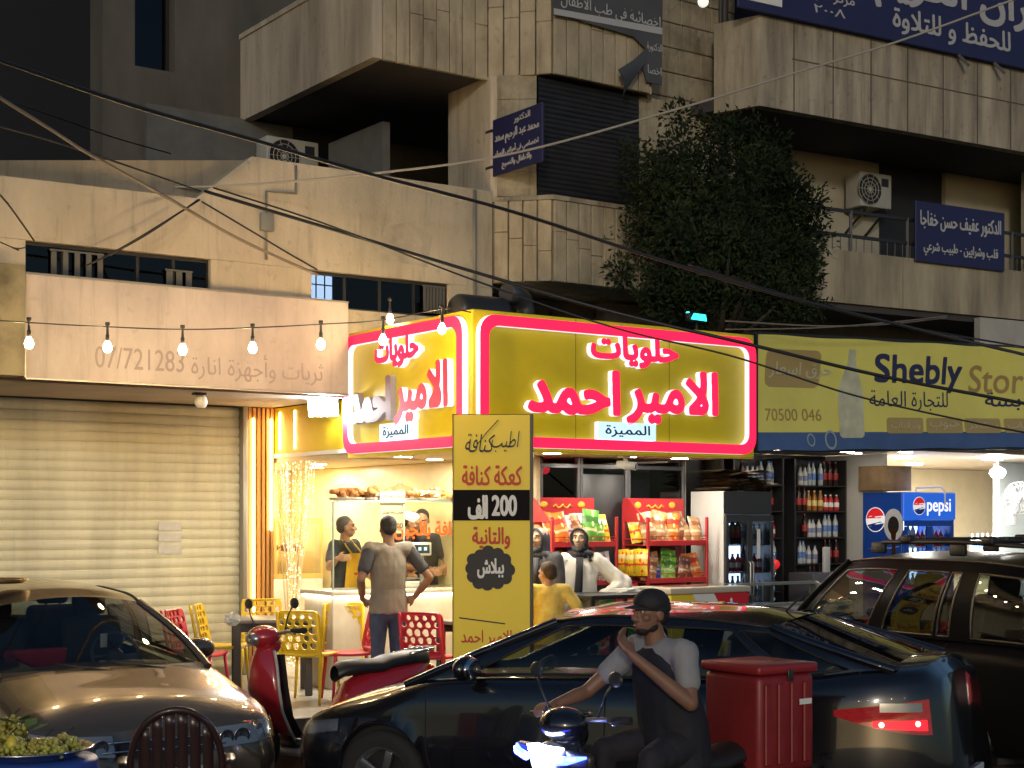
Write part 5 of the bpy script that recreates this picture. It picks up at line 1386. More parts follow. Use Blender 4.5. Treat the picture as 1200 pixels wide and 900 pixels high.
for c, s_ in lobes:
    for k in range(54):
        d = Vector((r_.gauss(0, 1), r_.gauss(0, 1), r_.gauss(0, 1))).normalized()*s_*(r_.random()**.4)
        o_ = c+d; l_ = .05+.045*r_.random(); w_ = l_*.42
        ax = (d.normalized()+Vector((r_.uniform(-1, 1), r_.uniform(-1, 1), r_.uniform(-.6, 1)))).normalized()
        sd = ax.cross(Vector((r_.uniform(-1, 1), r_.uniform(-1, 1), r_.uniform(-1, 1)))); sd.normalize()
        nn = ax.cross(sd)*.12*l_
        b0 = len(verts); verts += [o_, o_+ax*l_*.5+sd*w_*.5+nn, o_+ax*l_, o_+ax*l_*.5-sd*w_*.5+nn]; faces.append((b0, b0+1, b0+2, b0+3))
me = bpy.data.meshes.new('crown'); me.from_pydata([tuple(v) for v in verts], [], faces)
obj('crown', me, M_leaf, tree)
# teal lamp shining in the tree
tl_ = thing('teal_lamp', 'small glowing teal lamp on the sign roof at the foot of the tree crown', 'lamp', L(3.0, .30, Z1+.0), FA)
m = MB(); m.cyl((0, 0, 0), (0, 0, .14), .012); m.box(-.13, .11, -.04, .04, .13, .22, .012); obj('housing', m, M_blk, tl_)
m = MB(); m.prism([(-.115, .148), (.10, .140), (.085, .205), (-.075, .21)], 'y', -.046, -.041); obj('lens', m, glow('teal_glow', (.03, .95, .85), 1.5), tl_)
m = MB(); m.box(-.1, .09, .02, .05, .221, .228); obj('top_lens', m, glow('teal_up', (.02, .75, .65), 14.), tl_)
# bare bulb high on the drainpipe
bb = thing('bare_bulb', 'small pale bulb on the wall at the top edge, left of the dark blue banner', 'lamp', V(824, 2, 17.6), 0)
m = MB(); m.ball((0, 0, 0), .065); obj('bulb', m, glow('pale_bulb', (.8, .8, .7), .5), bb)
m = MB(); m.cyl((0, 0, .06), (0, 0, .14), .03); m.bar((0, 0, .12), (0, .5, .16), .02, .02); obj('socket', m, M_blk, bb)

# ================================================================= overhead cables
M_cab = mat('cable_black', (.018, .018, .02), .45); M_cabp = mat('cable_pale', (.20, .17, .14), .6)
def cable(lab, pts, r, m_, sag=0.):
    """a hanging cable through places at measured distances (px, py, distance)"""
    P = [V(*q) for q in pts]; out = []
    if pts[0][0] < 0: P.insert(0, P[0]+(P[0]-P[1]).normalized()*4)
    if pts[-1][0] > 1200: P.append(P[-1]+(P[-1]-P[-2]).normalized()*4)
    n = len(P)
    for i in range(n-1):
        p0 = P[max(i-1, 0)]; p1 = P[i]; p2 = P[i+1]; p3 = P[min(i+2, n-1)]
        for k in range(12):
            t = k/12; out.append(.5*((2*p1)+(p2-p0)*t+(2*p0-5*p1+4*p2-p3)*t*t+(3*p1-p0-3*p2+p3)*t**3))
    out.append(P[-1])
    m = MB(); m.tube(out, r*1.25, 6)
    return tag(obj('overhead_cable', m, m_), lab, 'cable', 'overhead cables')
cable('thick black cable sweeping from the upper left edge across the parapet to the right edge', [(-60, 50, 9.2), (150, 122, 10.2), (300, 165, 11), (430, 203, 11.8), (600, 248, 12.6), (760, 300, 13), (900, 342, 13.2), (1060, 382, 13.4), (1260, 430, 13.4)], .012, M_cab)
cable('thick black cable crossing low over the red sign and the yellow banner', [(240, 224, 13.5), (400, 272, 13), (560, 320, 12.6), (720, 366, 12.4), (880, 404, 12.4), (1040, 442, 12.6), (1260, 484, 12.8)], .013, M_cab)
cable('thin black cable just below the thick one over the red sign', [(250, 220, 13.4), (380, 262, 13), (560, 330, 12.5), (720, 384, 12.3), (860, 418, 12.3), (1000, 463, 12.4), (1140, 495, 12.5), (1260, 518, 12.6)], .007, M_cab)
cable('pale cable slanting from the left edge down over the terrace wall', [(-40, 90, 10.5), (60, 152, 11.4), (104, 180, 11.9), (200, 234, 13), (280, 280, 14), (372, 322, 15.2)], .011, M_cabp)
cable('thin pale cable rising from the left wall to the upper right corner', [(0, 208, 15), (120, 217, 15), (260, 218, 15), (430, 204, 15), (600, 180, 15.2), (800, 126, 15.6), (930, 86, 16), (1060, 46, 16.4), (1230, -16, 16.8)], .010, mat('cable_light', (.36, .33, .28), .6))
cable('dark thin cable from the left edge to the notch of the parapet', [(-30, 140, 12), (60, 165, 13), (160, 198, 14), (235, 224, 15)], .007, M_cab)
cable('looped cable from the parapet notch down to the dark window band', [(234, 234, 14.8), (190, 262, 14.4), (140, 292, 14.2), (100, 312, 14)], .008, M_cab)
cable('second thin cable hanging beside the looped cable under the parapet notch', [(232, 234, 14.8), (180, 270, 14.5), (128, 300, 14.2)], .006, M_cab)
cable('cable running from the parapet notch to the lit window', [(236, 236, 14.8), (290, 268, 15), (340, 298, 15.4), (372, 316, 15.6)], .007, M_cab)
cable('pair of thin cables at the far left edge of the terrace wall', [(-20, 205, 12.6), (10, 240, 13), (40, 282, 13.6)], .007, M_cab)
cable('thin slack cable under the pale render at the far left', [(-20, 275, 13), (15, 290, 13.3), (30, 290, 13.6)], .005, M_cab)
cable('faint cable in front of the dark block at the upper left', [(-30, 105, 14), (60, 135, 15), (130, 160, 16), (200, 180, 17)], .006, M_cab)
cable('dark cable running behind the tree to the right over the yellow banner', [(806, 310, 14.2), (930, 348, 14.6), (1040, 378, 15), (1240, 414, 15.4)], .008, M_cab)
cable('thin pale cable between the tree and the right-hand balconies', [(850, 376, 15.5), (960, 382, 16), (1040, 380, 16.5), (1110, 372, 17)], .007, M_cabp)
cable('second thin pale cable below the first, between the tree and the balconies', [(850, 386, 15.5), (960, 384, 16), (1060, 376, 16.5), (1110, 370, 17)], .006, M_cabp)

# ================================================================= string of bulbs over the pavement
st_ = thing('string_lights', 'black festoon cord strung past the faded panel to the yellow sign, carrying warm bulbs', 'string lights', (0, 0, 0))
B_ = [(34, 403, 12.5), (126, 408, 12.9), (214, 411, 13.1), (296, 409, 13.3), (376, 405, 13.45), (449, 400, 13.55), (518, 387, 13.6)]
cord = [V(-400, 340, 11.0), V(-40, 372, 12.2)]+[V(x, y-25, d) for x, y, d in B_]+[V(552, 366, 13.75)]
pts = []
for i in range(len(cord)-1):
    for k in range(8):
        t = k/8; p0 = cord[max(i-1, 0)]; p1 = cord[i]; p2 = cord[i+1]; p3 = cord[min(i+2, len(cord)-1)]
        pts.append(.5*((2*p1)+(p2-p0)*t+(2*p0-5*p1+4*p2-p3)*t*t+(3*p1-p0-3*p2+p3)*t**3))
pts.append(cord[-1])
m = MB(); m.tube(pts, .006, 6); obj('cord', m, M_cab, st_)
M_bulb = glow('festoon_bulb', (1., .68, .31), 200.)
bm_ = MB(); bm_.lathe([(0, -.095), (.02, -.09), (.034, -.07), (.036, -.05), (.028, -.025), (.015, -.005), (.013, 0)], n=14); bme = bm_.mesh('bulb'); bme.materials.append(M_bulb)
sm = MB(); sm.lathe([(0, .0), (.014, 0), (.017, .01), (.017, .05), (.012, .06), (.010, .13), (.02, .135), (.02, .16), (0, .162)], n=12); sme = sm.mesh('socket'); sme.materials.append(M_cab)
def bulb(p, lab, grp, k=None):
    t = thing('light_bulb', lab, 'bulb', p, 0, grp)
    for n_, q in (('glass_bulb', bme), ('socket', sme)):
        o = bpy.data.objects.new(n_, q); C.objects.link(o); o.parent = t
    return t
wh = ['before the left end of the faded panel', 'second from the left end of the cord', 'above the ghost number on the faded panel', 'above the middle of the ghost lettering', 'near the right end of the faded panel', 'before the left face of the yellow sign', 'nearest the corner of the yellow sign']
for (x, y, d), s in zip(B_, wh): bulb(V(x, y-8, d), 'glowing festoon bulb '+s, 'festoon bulbs over the pavement')
bulb(V(457, 368, 15.2), 'glowing bulb set higher than the rest, behind the top edge of the yellow sign', 'festoon bulbs over the pavement')
# assumed string of bulbs behind the camera (out of the frame, mirrored in bonnets and windows)
assumed_string = thing('string_lights', 'assumed festoon cord strung behind the camera, out of frame', 'string lights', (0, 0, 0))
m = MB(); m.tube([(-6.6+.55*i, -.9+.02*i, 3.55-.22*math.sin(PI*((i % 4)/4))) for i in range(25)], .006, 6); obj('cord', m, M_cab, assumed_string)
for i in range(7):
    bulb(Vector((-6.6+2.2*i*.95, -.9+.02*i*4, 3.30)), 'assumed warm festoon bulb behind the camera, out of frame', 'assumed festoon bulbs behind the camera')  # assumed bulbs, added also for warm light on cars and facade
# ================================================================= vehicles
M_tyre = mat('tyre_rubber', (.018, .018, .018), .85, bump=.2, bsc=60)
M_rim = mat('alloy_rim', (.32, .32, .33), .3, .85)
M_trim = mat('black_trim', (.015, .015, .016), .5)
M_cabin = mat('cabin_cloth', (.03, .03, .032), .9)
M_chrome = mat('chrome', (.65, .65, .66), .12, 1.)
M_tail = mat('tail_lens', (.30, .006, .01), .12, em=(1., .02, .03), es=.05, var=.5, sc=22, stretch=(1, 1, 3), coat=1)
M_taill = glow('tail_lit', (1., .012, .02), 1.1)
M_lens = glass('lamp_lens', (.85, .86, .88), 1.)
M_refl = mat('lamp_reflector', (.45, .45, .46), .25, .8)
M_plate = mat('plate_white', (.62, .64, .66), .4)

class Car:
    """local axes: x runs from the nose to the tail, the driver's (left) side is -y"""
    def __init__(s, sp): s.s = sp; s.L = sp['L']
    def zt(s, x): return interp(s.s['tx'], s.s['tz'], x)
    def w(s, x): return interp(s.s['wx'], s.s['ww'], x)
    def zb0(s, x): return interp(s.s['bx'], s.s['bz'], x)
    def sec(s, x):
        """half section at x: outline points (y, z) from the sill up over the shoulder to the middle"""
        w, zt, zb = s.w(x), s.zt(x), s.zb0(x); h = zt-zb
        fl = s.s.get('flank', ((.93, 0), (.975, .10), (.995, .24), (1., .40), (.992, .56), (.975, .70), (.972, .80), (.955, .90), (.90, .965), (.80, 1.0)))
        pts = [[f*w, zb+t*h] for f, t in fl]
        za = 0
        for xc in s.s['axles']:
            d = abs(x-xc)
            if d < s.s['ra']: za = s.s['rz']+math.sqrt(s.s['ra']**2-d*d)
        if za:
            lo = za
            for p in pts:
                if p[1] < lo: p[1] = lo; lo += .004
        c = interp(s.s['cx'], s.s['cz'], x)
        pts += [[.55*w, zt+c*.6], [.28*w, zt+c*.9], [0, zt+c]]
        return pts
    def shear(s, x, z):
        f = max(0, 1-x/.7)**2; r = max(0, 1-(s.L-x)/.6)**2
        fz, rz_ = s.s.get('nose_z', .52), s.s.get('tail_z', .6)
        return x+f*s.s.get('nose_k', .5)*max(z-fz, 0)**1.5+f*.35*max(fz-.12-z, 0) - r*s.s.get('tail_k', .25)*max(z-rz_, 0)-r*.3*max(rz_-.2-z, 0)
    def side_y(s, x, z):
        p = s.sec(x)
        for a, b in zip(p[:9], p[1:10]):
            if a[1] <= z <= b[1] and b[1] > a[1]: return a[0]+(b[0]-a[0])*(z-a[1])/(b[1]-a[1])
        return p[0][0] if z < p[0][1] else p[9][0]
    def side(s, x, z, sg=-1, off=0.):
        return Vector((s.shear(x, z), sg*(s.side_y(x, z)+off), z))

def make_car(name, label, sp, paint, loc, rotz, pitch=0.):
    c = Car(sp); t = thing(name, label, sp.get('cat', 'car'), loc, rotz)
    t.rotation_euler = (0, pitch, rotz)
    L_ = sp['L']; xb0, xb1, xt0, xt1 = sp['xb0'], sp['xb1'], sp['xt0'], sp['xt1']
    # ---- lower body
    xs = sorted(set([round(x, 4) for x in list(np.linspace(0, .12, 7))+list(np.linspace(.12, L_-.12, 130))+list(np.linspace(L_-.12, L_, 7))+[a+k*sp['ra']*q for a in sp['axles'] for k in (-1, 1) for q in (.999, .97, .9)]]))
    m = MB()
    S_ = []
    for x in xs:
        p = c.sec(x); S_.append([(c.shear(x, z), y, z) for y, z in p])
    n = len(S_[0])
    for sg in (-1, 1):
        rows = [[(q[0], sg*q[1], q[2]) for q in r] for r in S_]
        g = [[m._v(p) for p in r] for r in rows]
        for i, (A, B) in enumerate(zip(g, g[1:])):
            xm = (xs[i]+xs[i+1])/2
            for j in range(n-1):
                if j >= 10 and xb0+.10 < xm < xb1-.10: continue
                m._f([A[j], A[j+1], B[j+1], B[j]], True)
        m._f(g[0]+[m._v((g[0][0].co.x, 0, g[0][0].co.z))], True); m._f(g[-1]+[m._v((g[-1][0].co.x, 0, g[-1][0].co.z))], True)
    bmesh.ops.remove_doubles(m.bm, verts=m.bm.verts[:], dist=.0004)
    bmesh.ops.triangulate(m.bm, faces=[f for f in m.bm.faces if len(f.verts) > 4])
    body = obj('body', m, paint, t); sharp(body, 38)
    # floor pan, wheel wells, bulkheads
    m = MB(); w0 = sp['ww'][len(sp['ww'])//2]
    m.box(.35, L_-.35, -w0*.9, w0*.9, .22, .27)
    for xc in sp['axles']:
        m.cyl((xc, -w0*.88, sp['rz']), (xc, -w0*.55, sp['rz']), sp['ra']*1.01, n=24); m.cyl((xc, w0*.55, sp['rz']), (xc, w0*.88, sp['rz']), sp['ra']*1.01, n=24)
    m.box(xb0+.08, xb0+.14, -w0*.85, w0*.85, .27, c.zt(xb0+.1)-.05)
    obj('underbody', m, M_trim, t)
    # ---- greenhouse
    def belt(u): x = xb0+(xb1-xb0)*u; return Vector((x, c.w(x)*sp.get('wbelt', .80), c.zt(x)-.004))
    def rail(u):
        x = xt0+(xt1-xt0)*u; f = sp.get('wroof', .64); k = 1-.07*abs(2*u-1)**3
        return Vector((x, c.w((xb0+xb1)/2)*f*k, interp(sp['rx'], sp['rzz'], x)))
    def gs_(u, v, sg=1):
        a, b = belt(u), rail(u); p = a.lerp(b, v); bul = .045*math.sin(PI*v)
        # the ends lean with the screens; the middle pillars stand nearly upright
        return Vector((p.x, sg*(p.y+bul), p.z))
    cols = sp['cols']                   # [(u0, u1, kind)] kind 'w' window or 'p' pillar
    v0, v1 = sp.get('v0', .06), sp.get('v1', .88)
    m = MB(); glassy = []; trims = []
    for sg in (-1, 1):
        for u0, u1, k in cols:
            def patch(ua, ub, va, vb, mb, nu=5, nv=5, ins=0.):
                mb.grid([[gs_(ua+(ub-ua)*i/nu, va+(vb-va)*j/nv, sg)-Vector((0, sg*ins, 0)) for i in range(nu+1)] for j in range(nv+1)])
            patch(u0, u1, 0, v0, m, nv=1); patch(u0, u1, v1, 1, m, nv=2)
            if k == 'p': patch(u0, u1, v0, v1, m)
            else:
                gm = MB(); patch(u0, u1, v0, v1, gm, 6, 6, .006); glassy.append((gm, k))
                loop = [gs_(u0+(u1-u0)*i/5, v0, sg) for i in range(5)]+[gs_(u1, v0+(v1-v0)*i/5, sg) for i in range(5)]+[gs_(u1+(u0-u1)*i/5, v1, sg) for i in range(5)]+[gs_(u0, v1+(v0-v1)*i/5, sg) for i in range(5)]
                trims.append(loop)
    # roof
    nu, nv = 14, 10; rows = []
    for i in range(nu+1):
        u = i/nu; r_ = rail(u); row = []
        for j in range(nv+1):
            y = -1+2*j/nv; ex = sp.get('roof_bow', .06)*(1-y*y)
            xo = -.10*(1-y*y)*max(0, 1-3*u)+.06*(1-y*y)*max(0, 3*u-2)
            row.append((r_.x+xo, y*r_.y, r_.z+ex*(1 if .08 < u < .92 else .8)))
        rows.append(row)
    m.grid(rows)
    for sg in (-1, 1):                     # thin gutters closing roof to sides
        pass
    # A and C pillar edges
    for u in (0, 1):
        for sg in (-1, 1): m.tube([gs_(u, v, sg) for v in np.linspace(0, 1, 7)], [.030]*7, 8)
    ro = obj('roof', m, paint, t); sharp(ro, 50)
    for lp in trims: tm = MB(); tm.tube(lp, .008, 6, closed=True); obj('window_trim', tm, sp.get('trim_mat', M_trim), t)
    for sg in (-1, 1): tm = MB(); tm.tube([gs_(u, 1, sg)+Vector((0, 0, .004)) for u in np.linspace(0, 1, 12)], .010, 6); obj('gutter', tm, sp.get('trim_mat', M_trim), t)
    gl = sp.get('glass', M_carg)
    for gm, k in glassy: obj('window', gm, gl, t)
    for u, nm, sgn in ((0, 'windscreen', -1), (1, 'rear_window', 1)):
        gm = MB(); rows = []
        for j in range(9):
            v = j/8; p = gs_(u, v, 1); row = []
            for i in range(13):
                y = -1+2*i/12; k = (1-y*y)
                q0 = .15 if u == 0 else .10
                row.append((p.x+sgn*k*(q0*(1-v)+.10*v)+(0), y*p.y, p.z+k*(sp.get('roof_bow', .06)*.8*v+.02*(1-v))))
            rows.append(row)
        gm.grid(rows); wo = obj(nm, gm, gl if u == 0 else sp.get('rglass', gl), t)
        bm2 = MB(); bm2.grid([[Vector(p)+Vector((sgn*.004, 0, .002)) for p in r] for r in (rows[0], [tuple(Vector(a).lerp(Vector(b), .55)) for a, b in zip(rows[0], rows[1])])]); obj('black_band', bm2, M_trim, wo)
        if u == 0:
            wm = MB()
            for y0, y1 in ((-.5, .0), (.05, .55)):
                i0 = [Vector(rows[0][int((y0+1)*6)])+Vector((-.02, 0, .012)), Vector(rows[1][int((y1+1)*6)])+Vector((-.02, 0, .012))]; wm.tube(i0, .009, 6)
            obj('wiper', wm, M_trim, t)
    # ---- wheels
    for xc in sp['axles']:
        for sg in (-1, 1):
            rw = sp['rw']; yw = sg*(c.w(xc)*.985-.10)
            m = MB(); m.lathe([(rw*.64, -.095), (rw*.80, -.11), (rw*.95, -.10), (rw, -.07), (rw, .07), (rw*.95, .10), (rw*.80, .11), (rw*.64, .095)], (0, 0, 0), 36, (0, 1, 0))
            wo = obj('wheel', m, M_tyre, t, loc=(xc, yw, rw))
            m = MB(); m.lathe([(rw*.66, .10), (rw*.60, .085), (rw*.58, .02), (.0, .02)], (0, 0, 0), 36, (0, sg, 0)); m.lathe([(rw*.66, .10), (rw*.67, .08), (rw*.67, -.09)], (0, 0, 0), 36, (0, sg, 0))
            for k in range(sp.get('spokes', 5)):
                q = 2*PI*k/sp.get('spokes', 5); d = Vector((math.cos(q), 0, math.sin(q)))
                m.bar(d*.03+Vector((0, sg*.07, 0)), d*rw*.62+Vector((0, sg*.085, 0)), .05*rw/.3, .03, (0, 1, 0), .006)
            m.ball((0, sg*.075, 0), (.05, .025, .05)); obj('rim', m, M_rim, wo)
    # ---- arch lips
    for xc in sp['axles']:
        for sg in (-1, 1):
            m = MB(); pts = []
            for k in range(21):
                a = PI*k/20; x = xc-sp['ra']*math.cos(a); z = sp['rz']+sp['ra']*math.sin(a)
                if z < c.zb0(x)+.02: z = c.zb0(x)+.02
                pts.append(c.side(x, z+.004, sg, .001))
            m.tube(pts, sp.get('lip', .011), 6); obj('arch_lip', m, sp.get('lip_mat', paint), t)
    # ---- shut lines, handles, mirrors, sill
    m = MB()
    for ln in sp['seams']:
        for sg in (-1, 1):
            pts = []
            for (x0, z0), (x1, z1) in zip(ln, ln[1:]):
                for k in range(10): pts.append(c.side(x0+(x1-x0)*k/10, z0+(z1-z0)*k/10, sg, -.0015))
            pts.append(c.side(*ln[-1], sg, -.0015)); m.tube(pts, .005, 5)
    for x in sp.get('cuts', ()):            # bonnet and boot edges, across
        p = c.sec(x); m.tube([(c.shear(x, z), -y, z+.0005) for y, z in p[8:]]+[(c.shear(x, z), y, z+.0005) for y, z in p[8:][::-1]], .0045, 5)
    obj('door_seam', m, mat('seam_dark', (.006, .006, .006), .8), t)
    for x, z in sp['handles']:
        for sg in (-1, 1):
            p = c.side(x, z, sg, .012); m = MB(); m.obox(p, (.20, .03, .035), (0, 0, 0), .012); m.obox(p+Vector((0, -sg*.012, 0)), (.23, .012, .06), None, .005); obj('door_handle', m, sp.get('handle_mat', paint), t)
    mx, mz = sp['mirror']
    for sg in (-1, 1):
        m = MB(); y0 = c.w(mx)*sp.get('wbelt', .8)
        m.ball((mx, sg*(y0+.16), mz), (.07, .13, .085), 16, 10); m.bar((mx+.03, sg*(y0-.0), mz-.05), (mx+.01, sg*(y0+.10), mz-.04), .05, .03, bev=.006)
        mo = obj('mirror', m, paint, t)
        m = MB(); m.ball((mx+.045, sg*(y0+.16), mz), (.03, .11, .07), 14, 8); obj('mirror_glass', m, M_chrome, mo)
    # ---- cabin: seats, dash, wheel
    fz = sp.get('floor', .30); sh = sp.get('seat_h', .34)
    for x, ys in ((sp['seat_x'], (-.37, .37)), (sp['seat_x']+.85, (-.36, .36))):
        for y in ys:
            m = MB(); m.box(x-.25, x+.27, y-.24, y+.24, fz, fz+sh, .06, 3); m.obox((x+.34, y, fz+sh+.24), (.14, .46, .62), (0, R(14), 0), .06, 3); m.obox((x+.46, y, fz+sh+.63), (.10, .26, .17), (0, R(12), 0), .04, 3)
            m.bar((x+.42, y-.06, fz+sh+.5), (x+.45, y-.06, fz+sh+.62), .015, .015); m.bar((x+.42, y+.06, fz+sh+.5), (x+.45, y+.06, fz+sh+.62), .015, .015)
            obj('seat', m, M_cabin, t)
    zc = c.zt(xb0+.2)
    m = MB(); m.box(xb0+.08, xb0+.62, -w0*.78, w0*.78, zc-.22, zc-.05, .05, 3); m.obox((xb0+.55, -.37, zc-.03), (.18, .34, .08), (0, R(-12), 0), .03); obj('dashboard', m, M_cabin, t)
    m = MB(); cw = Vector((xb0+.80, -.37, zc-.02)); rt = Matrix.Rotation(R(-62), 3, 'Y')
    m.tube([cw+rt @ Vector((.185*math.cos(2*PI*k/28), .185*math.sin(2*PI*k/28), 0)) for k in range(28)], .015, 8, closed=True)
    for q in (0, 120, 240): m.tube([cw, cw+rt @ Vector((.18*math.cos(R(q+90)), .18*math.sin(R(q+90)), 0))], .014, 6)
    m.ball(cw, (.05, .06, .06)); obj('steering_wheel', m, mat('wheel_grey', (.07, .07, .075), .5), t)
    return t, c, body

def surf_patch(c, x0, x1, zlo, zhi, sg, off, nx=10, nz=6):
    """a piece of the car's own flank, raised a little: zlo and zhi are functions of 0..1 along it"""
    m = MB()
    m.grid([[c.side(x0+(x1-x0)*i/nx, zlo(i/nx)+(zhi(i/nx)-zlo(i/nx))*j/nz, sg, off) for i in range(nx+1)] for j in range(nz+1)])
    return m

M_carg = glass('car_glass', (.42, .46, .46), 1.)
M_cargd = glass('car_glass_dark', (.10, .11, .12), 1.)
M_bpaint = mat('black_car_paint', (.006, .006, .009), .22, coat=1.)
M_dpaint = mat('dark_suv_paint', (.007, .007, .008), .3, spec=.03)
M_spaint = mat('bronze_silver_paint', (.17, .135, .095), .27, .6, coat=1.)

# ---------------- black saloon across the middle
SED = dict(L=4.52, tx=[0, .06, .25, .7, 1.25, 2.0, 3.0, 3.7, 4.1, 4.40, 4.52], tz=[.60, .665, .745, .86, 1.0, 1.05, 1.08, 1.13, 1.18, 1.185, 1.12],
           wx=[0, .05, .2, .55, 1.1, 2.3, 3.5, 4.05, 4.3, 4.45, 4.52], ww=[.50, .60, .73, .82, .875, .888, .875, .815, .72, .60, .50],
           bx=[0, .3, .8, 3.6, 4.2, 4.52], bz=[.30, .22, .20, .20, .26, .38], cx=[0, .4, 1.2, 3.6, 4.3, 4.52], cz=[.02, .05, .06, .05, .05, .03],
           axles=(.88, 3.56), ra=.365, rz=.33, rw=.325, xb0=1.0, xb1=4.2, xt0=2.02, xt1=3.45, rx=[1.95, 2.45, 2.9, 3.5], rzz=[1.375, 1.43, 1.43, 1.385],
           cols=[(0, .14, 'p'), (.14, .46, 'w'), (.46, .505, 'p'), (.505, .80, 'w'), (.80, .83, 'p'), (.83, .93, 'w'), (.93, 1, 'p')], v0=.05, v1=.86, wbelt=.83, wroof=.65, roof_bow=.07,
           seams=[[(1.32, .30), (1.24, .55), (1.22, .95)], [(2.50, .25), (2.50, .97)], [(3.25, .30), (3.35, .60), (3.55, .78), (3.62, 1.0)], [(1.32, .27), (3.25, .27)]], cuts=(4.02,),
           handles=((2.30, .84), (3.32, .87)), mirror=(1.55, 1.09), seat_x=2.15, nose_z=.50, nose_k=1.0, tail_z=.55, tail_k=.16, rglass=M_cargd, glass=M_carg)
s_ang = R(-28)
sedan, SC, sb = make_car('parked_car', 'glossy black saloon car across the middle of the street, its red tail lamp lit', SED, M_bpaint, (-1.24, 11.24, 0), s_ang)
for sg in (-1, 1):
    m = surf_patch(SC, 3.90, 4.44, lambda t: .825+.10*(1-t)**1.6, lambda t: .96+.065*t, sg, .006, 16, 6); tlm = obj('tail_light', m, M_tail, sedan)
    m = surf_patch(SC, 4.12, 4.42, lambda t: .85+.02*(1-t), lambda t: .905+.005*t, sg, .012, 8, 3); obj('lit_strip', m, M_taill, tlm)
    m = MB()
    for x_, z_ in ((4.17, .885), (4.37, .89)): m.ball(SC.side(x_, z_, sg, .014), (.016, .012, .016), 10, 8)
    obj('lamp_spot', m, glow('tail_spot', (1., .35, .25), 4.), tlm)
    m = surf_patch(SC, 4.16, 4.40, lambda t: .955, lambda t: 1.005, sg, .011, 8, 3); obj('reverse_lens', m, M_refl, tlm)
    m = surf_patch(SC, 4.32, 4.46, lambda t: .50, lambda t: .545, sg, .006, 6, 3); obj('rear_reflector', m, M_tail, sedan)
    m = surf_patch(SC, .06, .50, lambda t: .55+.07*t, lambda t: .64+.06*t, sg, .004, 12, 5); h = obj('headlight', m, M_refl, sedan)
    m = surf_patch(SC, .05, .51, lambda t: .545+.07*t, lambda t: .645+.06*t, sg, .012, 12, 5); obj('lens', m, M_lens, h)
m = MB(); m.box(4.50, 4.518, -.27, .27, .44, .56, .004, 1); pl_ = obj('licence_plate', m, M_plate, sedan)
m = MB(); m.box(4.5185, 4.52, -.265, -.21, .445, .555); obj('plate_band', m, mat('plate_blue', (.02, .06, .35), .4), pl_)
m = MB()
for i in range(6): m.box(4.5185, 4.5205, -.17+.062*i, -.135+.062*i, .47, .53)
obj('plate_characters', m, M_trim, pl_)
m = MB(); m.bar((3.32, 0, 1.425), (3.50, 0, 1.59), .012, .012); m.ball((3.30, 0, 1.42), (.06, .025, .02)); obj('antenna', m, M_trim, sedan)
m = MB(); pts = [SC.side(4.18+.27*t, .42-.1*math.sin(t*3), -1, .008) for t in np.linspace(0, 1, 8)]; m.tube(pts, .008, 6); obj('bumper_highlight', m, M_chrome, sedan)  # bright chrome line modelled as the highlight on the rear bumper
m = MB(); m.grid([[SC.side(x, z, -1, .004) for x in (2.30, 2.36, 2.42)] for z in (.98, 1.0)]); 
m.bm.free()

# ---------------- dark four-wheel drive behind it, on the right
SUV = dict(L=4.45, cat='car', tx=[0, .06, .3, .9, 1.3, 2.0, 3.0, 3.9, 4.3, 4.45], tz=[.86, .92, .98, 1.03, 1.075, 1.09, 1.10, 1.11, 1.10, 1.06],
           wx=[0, .06, .3, .9, 2.2, 3.6, 4.2, 4.38, 4.45], ww=[.66, .76, .86, .89, .90, .89, .86, .80, .72],
           bx=[0, .3, .8, 3.6, 4.2, 4.45], bz=[.42, .34, .32, .32, .36, .45], cx=[0, .5, 1.3, 4.45], cz=[.02, .04, .05, .03],
           axles=(.86, 3.42), ra=.43, rz=.37, rw=.365, xb0=1.20, xb1=4.40, xt0=1.86, xt1=4.16, rx=[1.8, 2.4, 3.4, 4.2], rzz=[1.63, 1.675, 1.675, 1.63],
           cols=[(0, .06, 'p'), (.06, .345, 'w'), (.345, .405, 'p'), (.405, .60, 'w'), (.60, .615, 'p'), (.615, .66, 'w'), (.66, .735, 'p'), (.735, .925, 'w'), (.925, 1, 'p')], v0=.05, v1=.86, wbelt=.88, wroof=.74, roof_bow=.055,
           seams=[[(1.40, .40), (1.36, .7), (1.36, 1.05)], [(2.42, .40), (2.42, 1.06)], [(2.98, .40), (3.02, .7), (3.30, .95), (3.32, 1.08)], [(1.40, .40), (2.98, .40)]], cuts=(),
           handles=((2.20, .92), (3.10, .93)), mirror=(1.72, 1.16), seat_x=2.1, floor=.5, seat_h=.34, nose_z=.6, nose_k=.35, tail_z=.7, tail_k=.10, glass=glass('suv_glass', (.40, .44, .44), 1.), lip=.022, lip_mat=M_trim, spokes=6, trim_mat=mat('trim_bronze', (.10, .085, .07), .3, .6), handle_mat=M_trim)
p0 = Vector((2.68, 14.9, 0))
suv, UC, ub = make_car('parked_car', 'dark four-wheel drive with a roof rack, parked behind the black saloon on the right', SUV, M_dpaint, (p0.x, p0.y, 0), -R(67))
m = MB()
for sg in (-1, 1):
    m.tube([(2.1, sg*.56, 1.735), (2.25, sg*.57, 1.80), (3.2, sg*.57, 1.815), (4.0, sg*.56, 1.79), (4.1, sg*.55, 1.73)], .018, 8)
    for x in (2.18, 3.15, 4.03): m.obox((x, sg*.565, 1.755), (.16, .05, .09), None, .015)
obj('roof_rail', m, M_trim, suv)
